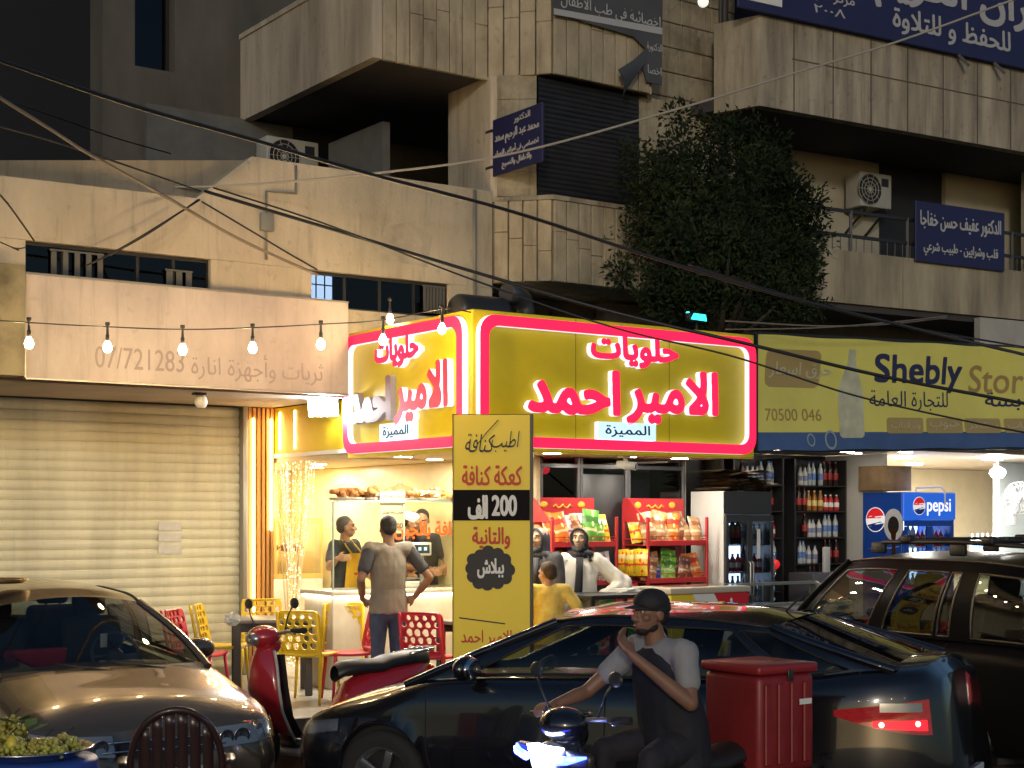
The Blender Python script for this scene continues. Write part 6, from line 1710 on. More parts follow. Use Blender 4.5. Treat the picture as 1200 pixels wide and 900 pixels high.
for x in (2.55, 3.5):
    m = MB(); m.bar((x, -.60, 1.83), (x, .60, 1.83), .05, .025, bev=.008); m.obox((x, -.57, 1.83), (.12, .07, .06), None, .015); m.obox((x, .57, 1.83), (.12, .07, .06), None, .015); obj('cross_bar', m, M_trim, suv)
for sg in (-1, 1):
    m = surf_patch(UC, 4.24, 4.42, lambda t: .80, lambda t: 1.02, sg, .006, 8, 5); obj('tail_light', m, M_tail, suv)
    m = surf_patch(UC, .05, .35, lambda t: .72, lambda t: .88, sg, .006, 8, 5); obj('headlight', m, M_refl, suv)
    m = surf_patch(UC, 1.36, 3.0, lambda t: .62, lambda t: .70, sg, .012, 16, 3); obj('side_moulding', m, M_trim, suv)

# ---------------- bronze-silver saloon nose-on at the left
SIL = dict(L=4.42, tx=[0, .06, .25, .7, 1.2, 2.0, 3.0, 3.6, 4.0, 4.3, 4.42], tz=[.70, .755, .81, .88, .955, .97, .98, 1.0, 1.02, 1.0, .94],
           wx=[0, .04, .14, .4, 1.0, 2.3, 3.5, 4.1, 4.32, 4.42], ww=[.66, .75, .84, .895, .905, .90, .885, .83, .74, .62],
           bx=[0, .3, .8, 3.6, 4.2, 4.42], bz=[.24, .19, .19, .19, .24, .34], cx=[0, .3, 1.2, 3.6, 4.42], cz=[.03, .07, .06, .05, .03],
           axles=(.86, 3.46), ra=.345, rz=.31, rw=.305, xb0=1.10, xb1=3.85, xt0=1.92, xt1=3.10, rx=[1.8, 2.3, 2.8, 3.2], rzz=[1.325, 1.365, 1.365, 1.32],
           cols=[(0, .05, 'p'), (.05, .46, 'w'), (.46, .51, 'p'), (.51, .84, 'w'), (.84, 1, 'p')], v0=.05, v1=.87, wbelt=.84, wroof=.66, roof_bow=.085,
           seams=[[(1.25, .28), (1.22, .9)], [(2.45, .25), (2.45, .93)], [(3.2, .28), (3.5, .9)], [(1.25, .26), (3.2, .26)]], cuts=(),
           handles=((2.25, .80), (3.2, .82)), mirror=(1.62, 1.0), seat_x=2.05, nose_z=.50, nose_k=.9, glass=M_carg)
silver, IC, ib = make_car('parked_car', 'bronze silver saloon car parked nose-on at the left, bulbs mirrored in its bonnet', SIL, M_spaint, (-2.24, 9.92, -.045), FA+R(90), -R(3.3))
for sg in (-1, 1):
    def wrap(off, e):
        m_ = MB(); rows = []
        for j in range(7):
            v = j/6; row = []
            for i in range(17):
                t_ = i/16
                z = (.575-e+.05*t_)+(.125+2*e-.01*t_)*v
                if t_ < .4: y = .34-e+(IC.w(0)-.34+e)*t_/.4; row.append((IC.shear(0, z)-off, sg*y, z))
                else: row.append(IC.side(.42*((t_-.4)/.6)**1.2, z, sg, off))
            rows.append(row)
        m_.grid(rows); return m_
    h = obj('headlight', wrap(.004, 0), mat('headlamp_bowl', (.55, .54, .48), .22, .6), silver)
    obj('lens', wrap(.02, .005), M_lens, h)
    for q_, rr in ((.43, .05), (.54, .055)):
        m = MB(); m.lathe([(0, 0), (rr*.6, -.004), (rr, -.014), (rr*1.05, -.012)], (IC.shear(0, .64)-.005, sg*q_, .64), 20, (1, 0, 0)); obj('projector', m, M_chrome, h)
    m = surf_patch(IC, .04, .10, lambda t: .33, lambda t: .40, sg, .004, 6, 4); obj('fog_light', m, M_lens, silver)
def nose(y, z, off):                    # places on the rounded nose
    return Vector((IC.shear(0, z)-off, y, z))
m = MB(); m.grid([[nose(y, z, .004) for y in np.linspace(-.30, .30, 9)] for z in (.56, .60, .655)]); gr_ = obj('grille', m, M_trim, silver)
m = MB(); m.tube([nose(y, .66, .008) for y in np.linspace(-.42, .42, 9)], .010, 6); m.tube([nose(y, .605, .008) for y in np.linspace(-.42, .42, 9)], .007, 6); obj('grille_bar', m, M_chrome, gr_)
m = MB(); m.tube([nose(.045*math.cos(q), .625+.03*math.sin(q), .012) for q in np.linspace(0, 2*PI, 17)[:-1]], .006, 6, closed=True); obj('emblem', m, M_chrome, gr_)
m = MB(); m.box(IC.shear(0, .42)-.03, IC.shear(0, .42)-.008, -.26, .26, .38, .48, .004, 1); obj('licence_plate', m, M_plate, silver)
m = MB(); m.grid([[nose(y, z, .003) for y in np.linspace(-.5, .5, 9)] for z in (.26, .30, .34)]); obj('lower_intake', m, M_trim, silver)
m = MB()
for y in (-.28, .28): m.ball((.98, y, .975), (.02, .012, .006))
obj('washer_jet', m, M_trim, silver)
suv.scale = (1.02, 1.02, 1.025)
# bronze plate lying on its roof, and red sunshade cloth inside
m = MB(); m.lathe([(0, .01), (.16, .012), (.21, .035), (.215, .03), (.16, .0), (0, 0)], n=24)
rp_ = L(0, 0); q_ = Vector((-2.24, 9.92, 0))+Vector((-.5766, .817, 0))*2.25
tag(obj('metal_dish', m, mat('brass_dish', (.55, .38, .16), .25, .9), loc=(q_.x-.30, q_.y-.25, 1.555), rotz=0), 'shallow brass dish on the roof of the bronze silver car', 'dish')
m = MB(); m.obox((1.75, .30, .93), (.05, .46, .24), (0, R(-15), 0), .02); obj('red_cloth', m, M_red, silver)
m = MB(); m.obox((1.60, -.16, 1.10), (.012, .05, .10), None, .002); obj('hanging_card', m, M_paper, silver)
# ================================================================= people
from mathutils import noise as mnoise
def blob(mb, voxel=.011, it=4, fold=0., fsc=9.):
    """overlapping limbs and masses fused into one continuous surface"""
    me = mb.mesh('blob') if isinstance(mb, MB) else mb
    o = bpy.data.objects.new('blob', me); C.objects.link(o)
    r = o.modifiers.new('r', 'REMESH'); r.mode = 'VOXEL'; r.voxel_size = voxel; r.use_smooth_shade = True
    s = o.modifiers.new('s', 'SMOOTH'); s.iterations = it; s.factor = .5
    dg = bpy.context.evaluated_depsgraph_get(); dg.update()
    out = bpy.data.meshes.new_from_object(o.evaluated_get(dg))
    bpy.data.objects.remove(o); bpy.data.meshes.remove(me)
    if fold:
        nv = [v.normal.copy() for v in out.vertices]
        for v, n in zip(out.vertices, nv):
            p = v.co*fsc; p.z *= .55
            v.co += n*fold*(abs(mnoise.noise(p))*2-.6+.5*mnoise.noise(p*2.7))
    for p in out.polygons: p.use_smooth = True
    return out
def limb(mb, pts, rs, n=12):
    mb.tube(pts, rs, n)
    for p, r in zip(pts, rs): mb.ball(p, r if not isinstance(r, tuple) else (r[0], r[1], min(r)), 12, 8)
def hand(mb, wr, d, side, curl=.5, s=1.):
    """palm, four unequal bent fingers and a thumb; d points from wrist to knuckles, side towards the thumb"""
    wr, d, side = Vector(wr), Vector(d).normalized(), Vector(side)
    side = (side-d*side.dot(d)).normalized(); nrm = d.cross(side)
    k = wr+d*.085*s
    mb.tube([wr-d*.01, wr+d*.04*s, k], [(.024*s, .017*s), (.036*s, .016*s), (.038*s, .014*s)], 10) if False else None
    for f in (-1, -.33, .33, 1): mb.tube([wr, wr+d*.05*s+side*f*.022*s, k+side*f*.028*s], [.017*s, .016*s, .012*s], 8)
    for f, l in ((1, .068), (.33, .076), (-.33, .070), (-1, .054)):
        a = k+side*f*.028*s; b = a+(d*math.cos(curl*.8)-nrm*math.sin(curl*.8))*l*.5*s; c_ = b+(d*math.cos(curl*1.9)-nrm*math.sin(curl*1.9))*l*.5*s
        mb.tube([a, b, c_], [.0105*s, .0095*s, .008*s], 8); mb.ball(c_, .008*s, 8, 6); mb.ball(b, .0097*s, 8, 6)
    t0 = wr+d*.025*s+side*.022*s; t1 = t0+(d*.6+side*.8).normalized()*.04*s; t2 = t1+(d*.9+side*.2-nrm*.3).normalized()*.034*s
    mb.tube([t0, t1, t2], [.014*s, .0115*s, .009*s], 8); mb.ball(t2, .009*s, 8, 6)
def head_mass(mb, c, M, female=False, s=1.):
    def P(x, y, z): return c+M @ Vector((x*s, y*s, z*s))
    mb.ball(P(0, .012, .028), (.074*s, .092*s, .085*s), 20, 14, M)
    mb.ball(P(0, -.022, -.035), (.060*s, .068*s, .075*s), 18, 12, M)
    mb.ball(P(0, -.052, -.082), (.034*s, .030*s, .026*s), 12, 8, M)
    mb.tube([P(0, -.082, .022), P(0, -.098, -.006), P(0, -.108, -.026), P(0, -.086, -.034)], [.010*s, .013*s, .016*s, .012*s], 8)
    for q in (-1, 1):
        mb.ball(P(q*.073, .012, -.008), (.010*s, .022*s, .032*s), 10, 8, M); mb.ball(P(q*.016, -.094, -.03), .010*s, 8, 6)
        mb.ball(P(q*.032, -.076, .034), (.026*s, .012*s, .009*s), 10, 6, M); mb.ball(P(q*.042, -.060, -.018), (.024*s, .022*s, .02*s), 10, 6, M)
    mb.ball(P(0, -.086, -.056), (.024*s, .010*s, .007*s), 10, 6, M); mb.ball(P(0, -.082, -.068), (.021*s, .011*s, .008*s), 10, 6, M)
def face_parts(t, c, M, s=1., brow=None):
    def P(x, y, z): return c+M @ Vector((x*s, y*s, z*s))
    for q in (-1, 1):
        m = MB(); m.ball(P(q*.031, -.078, .012), (.0125*s, .007*s, .0075*s), 10, 8, M); e = obj('eye', m, mat('eye_white', (.6, .58, .55), .3), t)
        m = MB(); m.ball(P(q*.031, -.0838, .012), (.0055*s, .0025*s, .006*s), 8, 6, M); obj('iris', m, mat('iris', (.02, .012, .008), .2), e)
        m = MB(); m.tube([P(q*.014, -.089, .030), P(q*.032, -.088, .036), P(q*.050, -.076, .030)], [.0035*s, .0045*s, .003*s], 6); obj('eyebrow', m, mat('brow', (.015, .012, .01), .8), t)
    m = MB(); m.tube([P(-.022, -.088, -.060), P(0, -.0965, -.0615), P(.022, -.088, -.060)], [.003*s, .0055*s, .003*s], 6); obj('lips', m, mat('lips', (.28, .10, .08), .5), t)
def rotm(yaw=0, pitch=0, roll=0):
    from mathutils import Euler
    return Euler((R(pitch), R(roll), R(yaw))).to_matrix()
SKIN = {'tan': mat('skin_tan', (.40, .21, .12), .5, var=.08, sc=14), 'pale': mat('skin_pale', (.48, .31, .22), .5, var=.06, sc=14), 'brown': mat('skin_brown', (.22, .115, .07), .5, var=.08, sc=14)}
M_hair = mat('black_hair', (.014, .011, .010), .6, bump=.5, bsc=120)
M_ghair = mat('grey_hair', (.10, .09, .085), .7, var=.4, sc=40, bump=.5, bsc=120)
M_jean = mat('blue_jeans', (.045, .065, .13), .85, var=.35, sc=7, bump=.3, bsc=80)
M_shoe = mat('dark_shoe', (.02, .018, .016), .5)

def person(label, loc, rotz, H, J, skin='tan', shirt=None, trousers=None, sleeve=.55, head=(0, 0, 0), female=False, hair=M_hair, hair_kind='short', hs=1., girth=1., face=False, group=None, body_v=.0085, sleeve_m=None, feet=True, neck_fwd=.015):
    """J: joints in metres, figure facing -y, its left side at +x"""
    k = H/1.75
    D = dict(pel=(0, 0, .93), hipL=(.09, 0, .92), hipR=(-.09, 0, .92), knL=(.10, -.02, .50), knR=(-.10, -.02, .50), anL=(.10, .02, .09), anR=(-.10, .02, .09), toL=(.12, -.17, .03), toR=(-.12, -.17, .03),
             waist=(0, 0, 1.06), chest=(0, .005, 1.28), shL=(.185, .01, 1.42), shR=(-.185, .01, 1.42), elL=(.25, .04, 1.13), elR=(-.25, .04, 1.13), wrL=(.24, -.05, .89), wrR=(-.24, -.05, .89), neck=(0, .01, 1.47), head=(0, -neck_fwd, 1.625),
             hdL=(0, -.2, -1), hdR=(0, -.2, -1), thL=(0, -1, 0), thR=(0, -1, 0))
    D.update(J)
    G = {q: (Vector(v)*k if q[:2] not in ('hd', 'th') else Vector(v)) for q, v in D.items()}
    hM = rotm(*head)
    m = MB()
    # skin: head, neck, torso core, arms, hands, lower legs
    limb(m, [G['pel'], G['waist'], G['chest']], [.10*k, .095*k, .11*k]); limb(m, [G['chest'], G['neck']], [.10*k, .06*k])
    limb(m, [G['neck']-Vector((0, 0, .03)), G['head']+Vector((0, .015, -.06))*k], [.058*k, .052*k])
    head_mass(m, G['head'], hM, female, k*hs)
    for s_ in 'LR':
        limb(m, [G['neck']+Vector((0, 0, -.05))*k, G['sh'+s_]], [.055*k, .056*k])
        limb(m, [G['sh'+s_], (G['sh'+s_]+G['el'+s_])/2, G['el'+s_]], [.055*k*girth, .046*k*girth, .038*k]); mid = G['el'+s_].lerp(G['wr'+s_], .3)
        limb(m, [G['el'+s_], mid, G['wr'+s_]], [.038*k, .040*k*girth, .026*k]); hand(m, G['wr'+s_], G['hd'+s_], G['th'+s_], .55, k)
        limb(m, [G['hip'+s_], G['kn'+s_]], [.07*k, .045*k]); limb(m, [G['kn'+s_], G['kn'+s_].lerp(G['an'+s_], .35), G['an'+s_]], [.045*k, .047*k, .034*k])
        if feet: limb(m, [G['an'+s_], G['to'+s_]], [.035*k, .028*k])
    me = blob(m, body_v, 3)
    t = obj('person', me, SKIN[skin], loc=loc, rotz=rotz); tag(t, label, 'person', group)
    if shirt is not None:
        m = MB(); g_ = girth
        hem = G['pel']+Vector((0, 0, -.10))*k
        m.tube([hem, G['pel'].lerp(G['waist'], .3), G['waist'], G['chest'].lerp(G['waist'], .4), G['chest'], G['neck'].lerp(G['chest'], .35), G['neck']+Vector((0, 0, -.005))*k],
               [(.192*k*g_, .145*k*g_), (.184*k*g_, .140*k*g_), (.165*k*g_, .125*k*g_), (.178*k, .13*k*g_), (.188*k, .128*k), (.16*k, .10*k), (.072*k, .07*k)], 20)
        for s_ in 'LR':
            e = G['sh'+s_].lerp(G['el'+s_], min(sleeve/.55, 1)*.62 if sleeve <= .55 else 1.)
            limb(m, [G['neck'].lerp(G['sh'+s_], .35)+Vector((0, 0, -.035))*k, G['sh'+s_]], [.075*k, .075*k])
            if sleeve_m is not None: e = G['sh'+s_].lerp(G['el'+s_], .12)
            limb(m, [G['sh'+s_], G['sh'+s_].lerp(e, .5), e], [.075*k*g_, .068*k*g_, .064*k*g_])
            if sleeve > .55: limb(m, [G['el'+s_], G['el'+s_].lerp(G['wr'+s_], .5), G['wr'+s_]], [.060*k, .056*k, .045*k])
        so = obj('shirt', blob(m, .011, 3, .006, 9), shirt, t)
        if sleeve_m is not None:
            for s_ in 'LR':
                m = MB(); e = G['sh'+s_].lerp(G['el'+s_], .66)
                limb(m, [G['sh'+s_].lerp(e, .06), e], [.070*k, .062*k]); obj('sleeve', blob(m, .011, 3, .004, 12), sleeve_m, so)
    if trousers is not None:
        m = MB()
        limb(m, [G['pel']+Vector((0, 0, .03))*k, G['pel']+Vector((0, .0, -.06))*k], [(.168*k*girth, .118*k*girth), (.175*k*girth, .125*k)])
        tk, low = trousers[1] if isinstance(trousers, tuple) else 1., None
        for s_ in 'LR':
            limb(m, [G['hip'+s_], G['hip'+s_].lerp(G['kn'+s_], .5), G['kn'+s_]], [.10*k, .088*k, .068*k])
            if tk >= 1: limb(m, [G['kn'+s_], G['kn'+s_].lerp(G['an'+s_], .5), G['an'+s_]], [.068*k, .064*k, .056*k])
        obj('trousers', blob(m, .011, 3, .005, 11), trousers[0] if isinstance(trousers, tuple) else trousers, t)
    if feet:
        for s_ in 'LR':
            m = MB(); limb(m, [G['an'+s_]+Vector((0, .03, -.045))*k, G['to'+s_]+Vector((0, 0, .015))*k], [.047*k, .040*k]); obj('shoe', blob(m, .012, 2), M_shoe, t)
    if hair_kind:
        m = MB(); c = G['head']; s = k*hs
        def P(x, y, z): return c+hM @ Vector((x*s, y*s, z*s))
        if hair_kind == 'short':
            m.ball(P(0, .024, .042), (.079*s, .089*s, .082*s), 18, 12, hM); m.ball(P(0, .055, -.005), (.070*s, .055*s, .065*s), 14, 10, hM)
            for q in (-1, 1): m.ball(P(q*.060, .020, .020), (.018*s, .040*s, .042*s), 10, 8, hM)
        elif hair_kind == 'bald':
            m.ball(P(0, .052, -.002), (.075*s, .056*s, .052*s), 16, 10, hM)
            for q in (-1, 1): m.ball(P(q*.062, .020, .008), (.016*s, .040*s, .038*s), 10, 8, hM)
        obj('hair', blob(m, .008, 2, .002, 60), hair, t)
    if face: face_parts(t, G['head'], hM, k*hs)
    t['_k'] = k
    return t, G, hM, k

def hijab(t, G, hM, k, mm, tail=None):
    """a scarf wrapped round head and neck, open at the face"""
    c = G['head']; m = MB()
    def P(x, y, z): return c+hM @ Vector((x*k, y*k, z*k))
    n = 26; rows = []
    for i in range(15):
        v = i/14; row = []
        for j in range(n+1):
            a = R(-122)+R(244)*j/n          # open towards the face (-y)
            if v < .6: rr = .096+.006*math.sin(j*1.7); z = .115-.24*(v/.6)
            else: rr = .096+.075*((v-.6)/.4)**1.2+.006*math.sin(j*2.3); z = -.125-.11*((v-.6)/.4)
            if v < .3: rr *= math.sin(PI/2*min(1, .12+v/.3))
            x, y = rr*math.sin(a)*.86, rr*math.cos(a)*1.04+.012
            row.append(P(x, y, z))
        rows.append(row)
    m.grid(rows)
    m.tube([P(.083*math.sin(a), -.062-.012*math.cos(a*1), .0+.098*math.cos(a)) for a in np.linspace(-2.6, 2.6, 24)], .014*k, 8)
    limb(m, [P(-.05, -.055, -.10), P(0, -.085, -.125), P(.05, -.055, -.10)], [.03*k]*3)
    limb(m, [P(-.10, .0, -.17), P(0, -.06, -.165), P(.10, .0, -.17)], [.045*k, .05*k, .045*k])
    h = obj('headscarf', m, mm, t)
    so = h.modifiers.new('s', 'SOLIDIFY'); so.thickness = .008
    if tail:
        m = MB(); m.grid([[Vector(p)+Vector((dx*w, -.012*math.cos(dx*2), 0)) for dx in (-1, -.5, 0, .5, 1)] for p, w in tail]); ta = obj('scarf_end', m, mm, t); so = ta.modifiers.new('s', 'SOLIDIFY'); so.thickness = .02
    return h

def FV(px_, Y, z): return Vector(((px_-600)/FPX*Y, Y, z))
# 1 customer with his back to us, hands on hips
M_gshirt = mat('grey_shirt', (.23, .20, .165), .85, var=.18, sc=6, bump=.25, bsc=120); M_dsl = mat('dark_sleeve', (.045, .045, .055), .85, var=.2, sc=8)
person('man in a grey shirt and jeans at the sweet counter, his back to the street', FV(455, 14.55, TER), FA+R(176), 1.77,
       dict(elL=(.34, .12, 1.15), elR=(-.37, .13, 1.16), wrL=(.24, -.06, .97), wrR=(-.27, .02, .98), hdL=(-.7, -.5, -.4), hdR=(.8, -.4, -.4), thL=(0, .5, -1), thR=(0, .5, -1), anL=(.13, .02, .09), anR=(-.12, .03, .09), toL=(.17, -.16, .03), toR=(-.17, -.16, .03), shL=(.20, .01, 1.43), shR=(-.20, .01, 1.43)),
       skin='brown', shirt=M_gshirt, trousers=M_jean, hair=M_hair, girth=1.02, sleeve_m=M_dsl, head=(-6, 4, 0))
# 2 counter man in a yellow apron
M_dk = mat('charcoal_shirt', (.05, .052, .055), .85, var=.25, sc=8, bump=.2, bsc=100)
t, G, hM, k = person('man in a yellow apron and dark shirt behind the glass case', L(.33, 2.98, TER), FA+R(28), 1.77,
       dict(elL=(.36, -.02, 1.14), wrL=(.20, -.25, 1.05), elR=(-.38, -.05, 1.20), wrR=(-.46, -.20, 1.30), hdL=(-.4, -1, -.1), hdR=(.2, -1, .1), thL=(0, 0, 1), thR=(0, 0, 1)), skin='tan', shirt=M_dk, trousers=M_jean, hair=M_ghair, girth=1.05, face=True, head=(38, 0, 0))
m = MB()
rows = []
for z, w_, y in ((1.36, .11, -.155), (1.26, .14, -.165), (1.10, .19, -.165), (.95, .21, -.165), (.78, .22, -.165), (.62, .22, -.155)):
    rows.append([(x*w_, y*1.02+.05*x*x+.012*math.sin(z*30+x*4), z) for x in np.linspace(-1, 1, 11)])
m.grid(rows); ap = obj('apron', m, mat('yellow_apron', (.72, .42, .02), .75, var=.1, sc=6), t); ap.modifiers.new('s', 'SOLIDIFY').thickness = .006
m = MB(); m.tube([(-.10, -.15, 1.36), (-.09, -.02, 1.50), (0, .06, 1.51), (.09, -.02, 1.50), (.10, -.15, 1.36)], .008, 6); obj('strap', m, M_yels, ap)
m = MB(); m.grid([[(x, -.172-.003, 1.14+.01*math.sin(x*30)+dz) for x in np.linspace(-.09, .09, 9)] for dz in (0, .022)]); obj('print', m, M_tred, ap)
# 3 and 4 more staff
t, G, hM, k = person('man in a white cap and dark blue shirt bent to his work behind the counter', L(.98, 2.95, TER+.06), FA+R(40), 1.78,
       dict(chest=(0, -.06, 1.28), neck=(0, -.09, 1.46), head=(0, -.15, 1.60), shL=(.185, -.06, 1.42), shR=(-.185, -.06, 1.42), elL=(.24, -.14, 1.15), elR=(-.25, -.14, 1.15), wrL=(.10, -.38, 1.08), wrR=(-.10, -.38, 1.08), hdL=(0, -1, -.2), hdR=(0, -1, -.2)), skin='tan', shirt=mat('slate_shirt', (.04, .055, .08), .85, var=.2, sc=8), trousers=M_jean, face=True, head=(15, 25, 0))
m = MB()
m.lathe([(.085, -.01), (.090, .03), (.085, .075), (.05, .095), (0, .098)], (0, 0, 0), 22)
cp_ = obj('cap', m, M_white, t); cp_.location = G['head']+Vector((0, .01, .03)); cp_.rotation_euler = (R(20), 0, R(15))
person('man in a dark shirt working at the counter, half hidden by the yellow totem', L(1.27, 2.92, TER+.04), FA+R(-30), 1.80,
       dict(elL=(.27, -.10, 1.14), elR=(-.27, -.10, 1.14), wrL=(.10, -.34, 1.06), wrR=(-.14, -.36, 1.05), hdL=(-.2, -1, 0), hdR=(.2, -1, 0), thL=(-1, 0, 1), thR=(1, 0, 1)), skin='tan', shirt=mat('black_shirt', (.025, .025, .03), .85, var=.2, sc=8), trousers=M_jean, face=True, head=(-10, 18, 0))
# 5 woman in white with a black headscarf
M_wcl = mat('white_blouse', (.74, .70, .62), .8, var=.05, sc=7); M_bsc = mat('black_scarf', (.018, .017, .02), .75, var=.3, sc=10)
t, G, hM, k = person('woman in a white blouse and long black headscarf by the snack rack', L(1.50, .34, TER), FA+R(-40), 1.66,
       dict(elL=(.42, .06, 1.16), wrL=(.22, -.12, 1.02), elR=(-.27, .03, 1.13), wrR=(-.24, -.10, .90), hdL=(-.8, -.5, -.3), thL=(0, 0, 1), shL=(.165, .01, 1.40), shR=(-.165, .01, 1.40)), skin='pale', shirt=M_wcl, trousers=mat('pale_trousers', (.55, .50, .42), .8), sleeve=1., girth=1.1, female=True, hair_kind=None, face=True, head=(-12, 0, 0))
m = MB(); limb(m, [G['shL'], G['elL']+Vector((.02, .02, -.01)), G['wrL'].lerp(G['elL'], .15)], [.08, .10, .065]); obj('wide_sleeve', blob(m, .013, 4, .008, 9), M_wcl, t)
hijab(t, G, hM, k, M_bsc, [((.0, -.13, 1.36), .035), ((.0, -.185, 1.22), .035), ((-.01, -.19, 1.04), .04), ((-.03, -.19, .86), .042), ((-.05, -.18, .70), .045)])
# 6 woman in a dark headscarf behind the totem
t, G, hM, k = person('woman in a dark grey headscarf and coat, half hidden behind the yellow totem', L(1.045, .37, TER), FA+R(-75), 1.66,
       dict(elL=(.25, -.02, 1.12), wrL=(.17, -.22, 1.02), hdL=(-.3, -1, 0)), skin='pale', shirt=mat('grey_coat', (.07, .07, .085), .85, var=.2, sc=7), trousers=mat('dark_skirt', (.04, .04, .05), .85), sleeve=1., girth=1.08, female=True, hair_kind=None, face=True, head=(-5, 0, 0))
hijab(t, G, hM, k, mat('grey_scarf', (.055, .058, .075), .8, var=.25, sc=9), [((.0, -.13, 1.36), .07), ((.0, -.17, 1.2), .08), ((.0, -.17, 1.05), .08)])
# 7 boy in yellow
M_ycl = mat('yellow_cotton', (.74, .58, .16), .85, var=.25, sc=9, col2=(.62, .40, .08))
person('boy in a yellow shirt with his hand on his hip, beside the totem', L(.76, -.12, WALK), FA+R(150), 1.50,
       dict(elR=(-.40, .08, 1.14), wrR=(-.22, -.02, 1.0), hdR=(.8, -.4, -.2), thR=(0, .4, -1), head=(0, -.01, 1.60)), skin='tan', shirt=M_ycl, trousers=(M_ycl, .5), hair=mat('brown_hair', (.06, .032, .018), .7, bump=.4, bsc=120), hs=1.12, girth=1.05, head=(35, 8, 0))
# ================================================================= scooters
M_spl = mat('black_plastic', (.03, .03, .032), .35)
def scooter(name, label, loc, rotz, paint, paint2, seat_m, lean=0., lit=False, steer=0.):
    """nose towards -y"""
    t = thing(name, label, 'scooter', loc, rotz); t.rotation_euler = (0, R(lean), rotz)
    for y, nm in ((-.66, 'f'), (.62, 'r')):
        m = MB(); m.lathe([(.15, -.045), (.21, -.05), (.24, -.025), (.245, 0), (.24, .025), (.21, .05), (.15, .045)], (0, 0, 0), 30, (1, 0, 0)); w_ = obj('wheel', m, M_tyre, t, loc=(0, y, .245))
        m = MB(); m.lathe([(.155, .04), (.15, 0), (.155, -.04)], (0, 0, 0), 30, (1, 0, 0)); m.cyl((-.06, 0, 0), (.06, 0, 0), .035)
        for k_ in range(5): q = 2*PI*k_/5; m.bar((0, .03*math.cos(q), .03*math.sin(q)), (0, .15*math.cos(q), .15*math.sin(q)), .03, .03, (1, 0, 0))
        obj('rim', m, M_rim, w_)
    m = MB()
    for x in (-.065, .065): m.tube([(x, -.66, .245), (x*.9, -.56, .60)], .018, 8)
    m.tube([(0, -.56, .58), (0, -.47, .98)], .028, 10); obj('fork', m, M_frame, t)
    m = MB(); m.grid([[(x*.085, -.66+.30*math.cos(a), .245+.30*math.sin(a)-.02*x*x) for x in np.linspace(-1, 1, 7)] for a in np.linspace(.35, 2.7, 12)]); f = obj('front_fender', m, paint, t); f.modifiers.new('s', 'SOLIDIFY').thickness = .012
    # leg shield: broad curved panel from the floorboard up to the headset
    rows = []
    for z, w_, y, d in ((.26, .12, -.34, .02), (.36, .17, -.42, .05), (.50, .20, -.50, .09), (.66, .205, -.525, .11), (.82, .18, -.52, .10), (.93, .12, -.505, .08), (1.0, .08, -.49, .05)):
        rows.append([(x*w_, y-d*(1-x*x), z) for x in np.linspace(-1, 1, 13)])
    m = MB(); m.grid(rows); s_ = obj('leg_shield', m, paint, t); s_.modifiers.new('s', 'SOLIDIFY').thickness = .02
    m = MB(); m.grid([[(x*w_*.93, y+.04-d*.3*(1-x*x), z) for x in np.linspace(-1, 1, 9)] for z, w_, y, d in ((.28, .15, -.32, .02), (.45, .18, -.43, .05), (.66, .19, -.47, .08), (.9, .13, -.46, .05))]); obj('inner_shield', m, M_spl, t)
    m = MB()
    for x in (-1, 1): m.tube([(x*.125, -.35, .26), (x*.175, -.43, .36), (x*.206, -.505, .50), (x*.212, -.53, .66), (x*.185, -.525, .82), (x*.125, -.51, .93)], .012, 6)
    obj('shield_edge', m, paint2, t)
    m = MB(); m.box(-.155, .155, -.36, .14, .22, .275, .02); obj('floorboard', m, M_spl, t)
    m = MB(); m.box(-.16, .16, -.35, .15, .15, .218, .03); obj('side_rail', m, paint2, t)
    # headset, bars, mirrors
    H_ = Matrix.Rotation(R(steer), 4, 'Z')
    m = MB(); m.ball((0, -.52, 1.03), (.13, .12, .085), 18, 12); m.ball((0, -.48, .98), (.09, .10, .09), 14, 10); hs_ = obj('headset', m, paint, t)
    m = MB(); m.tube([(-.33, -.40, 1.07), (-.2, -.44, 1.065), (0, -.47, 1.04), (.2, -.44, 1.065), (.33, -.40, 1.07)], .014, 8); hb = obj('handlebar', m, M_frame, t)
    for x in (-1, 1):
        m = MB(); m.cyl((x*.24, -.428, 1.068), (x*.36, -.388, 1.072), .019); obj('grip', m, M_tyre, hb)
        m = MB(); m.tube([(x*.26, -.45, 1.06), (x*.35, -.47, 1.05)], .006, 6); obj('lever', m, M_chrome, hb)
        m = MB(); m.tube([(x*.2, -.46, 1.08), (x*.26, -.47, 1.18), (x*.30, -.46, 1.24)], .006, 6); m.ball((x*.32, -.45, 1.27), (.055, .015, .04)); obj('mirror', m, M_spl, hb)
    if not lit:
        m = MB(); m.ball((0, -.605, 1.02), (.085, .05, .055), 14, 10); obj('headlight', m, M_refl, t)
    # tail body, seat, lamp
    m = MB(); rows = []
    for y, w_, z0, z1 in ((.10, .13, .26, .50), (.18, .155, .26, .66), (.36, .165, .33, .74), (.58, .16, .44, .77), (.80, .12, .58, .79), (.93, .06, .68, .79), (.96, .02, .72, .77)):
        rows.append([(w_*math.cos(a)*(1+.12*abs(math.sin(2*a))), y, (z0+z1)/2+(z1-z0)/2*math.sin(a)) for a in [2*PI*k_/18 for k_ in range(18)]])
    m.grid(rows, True, True); obj('rear_cowl', m, paint, t)
    m = MB(); rows = []
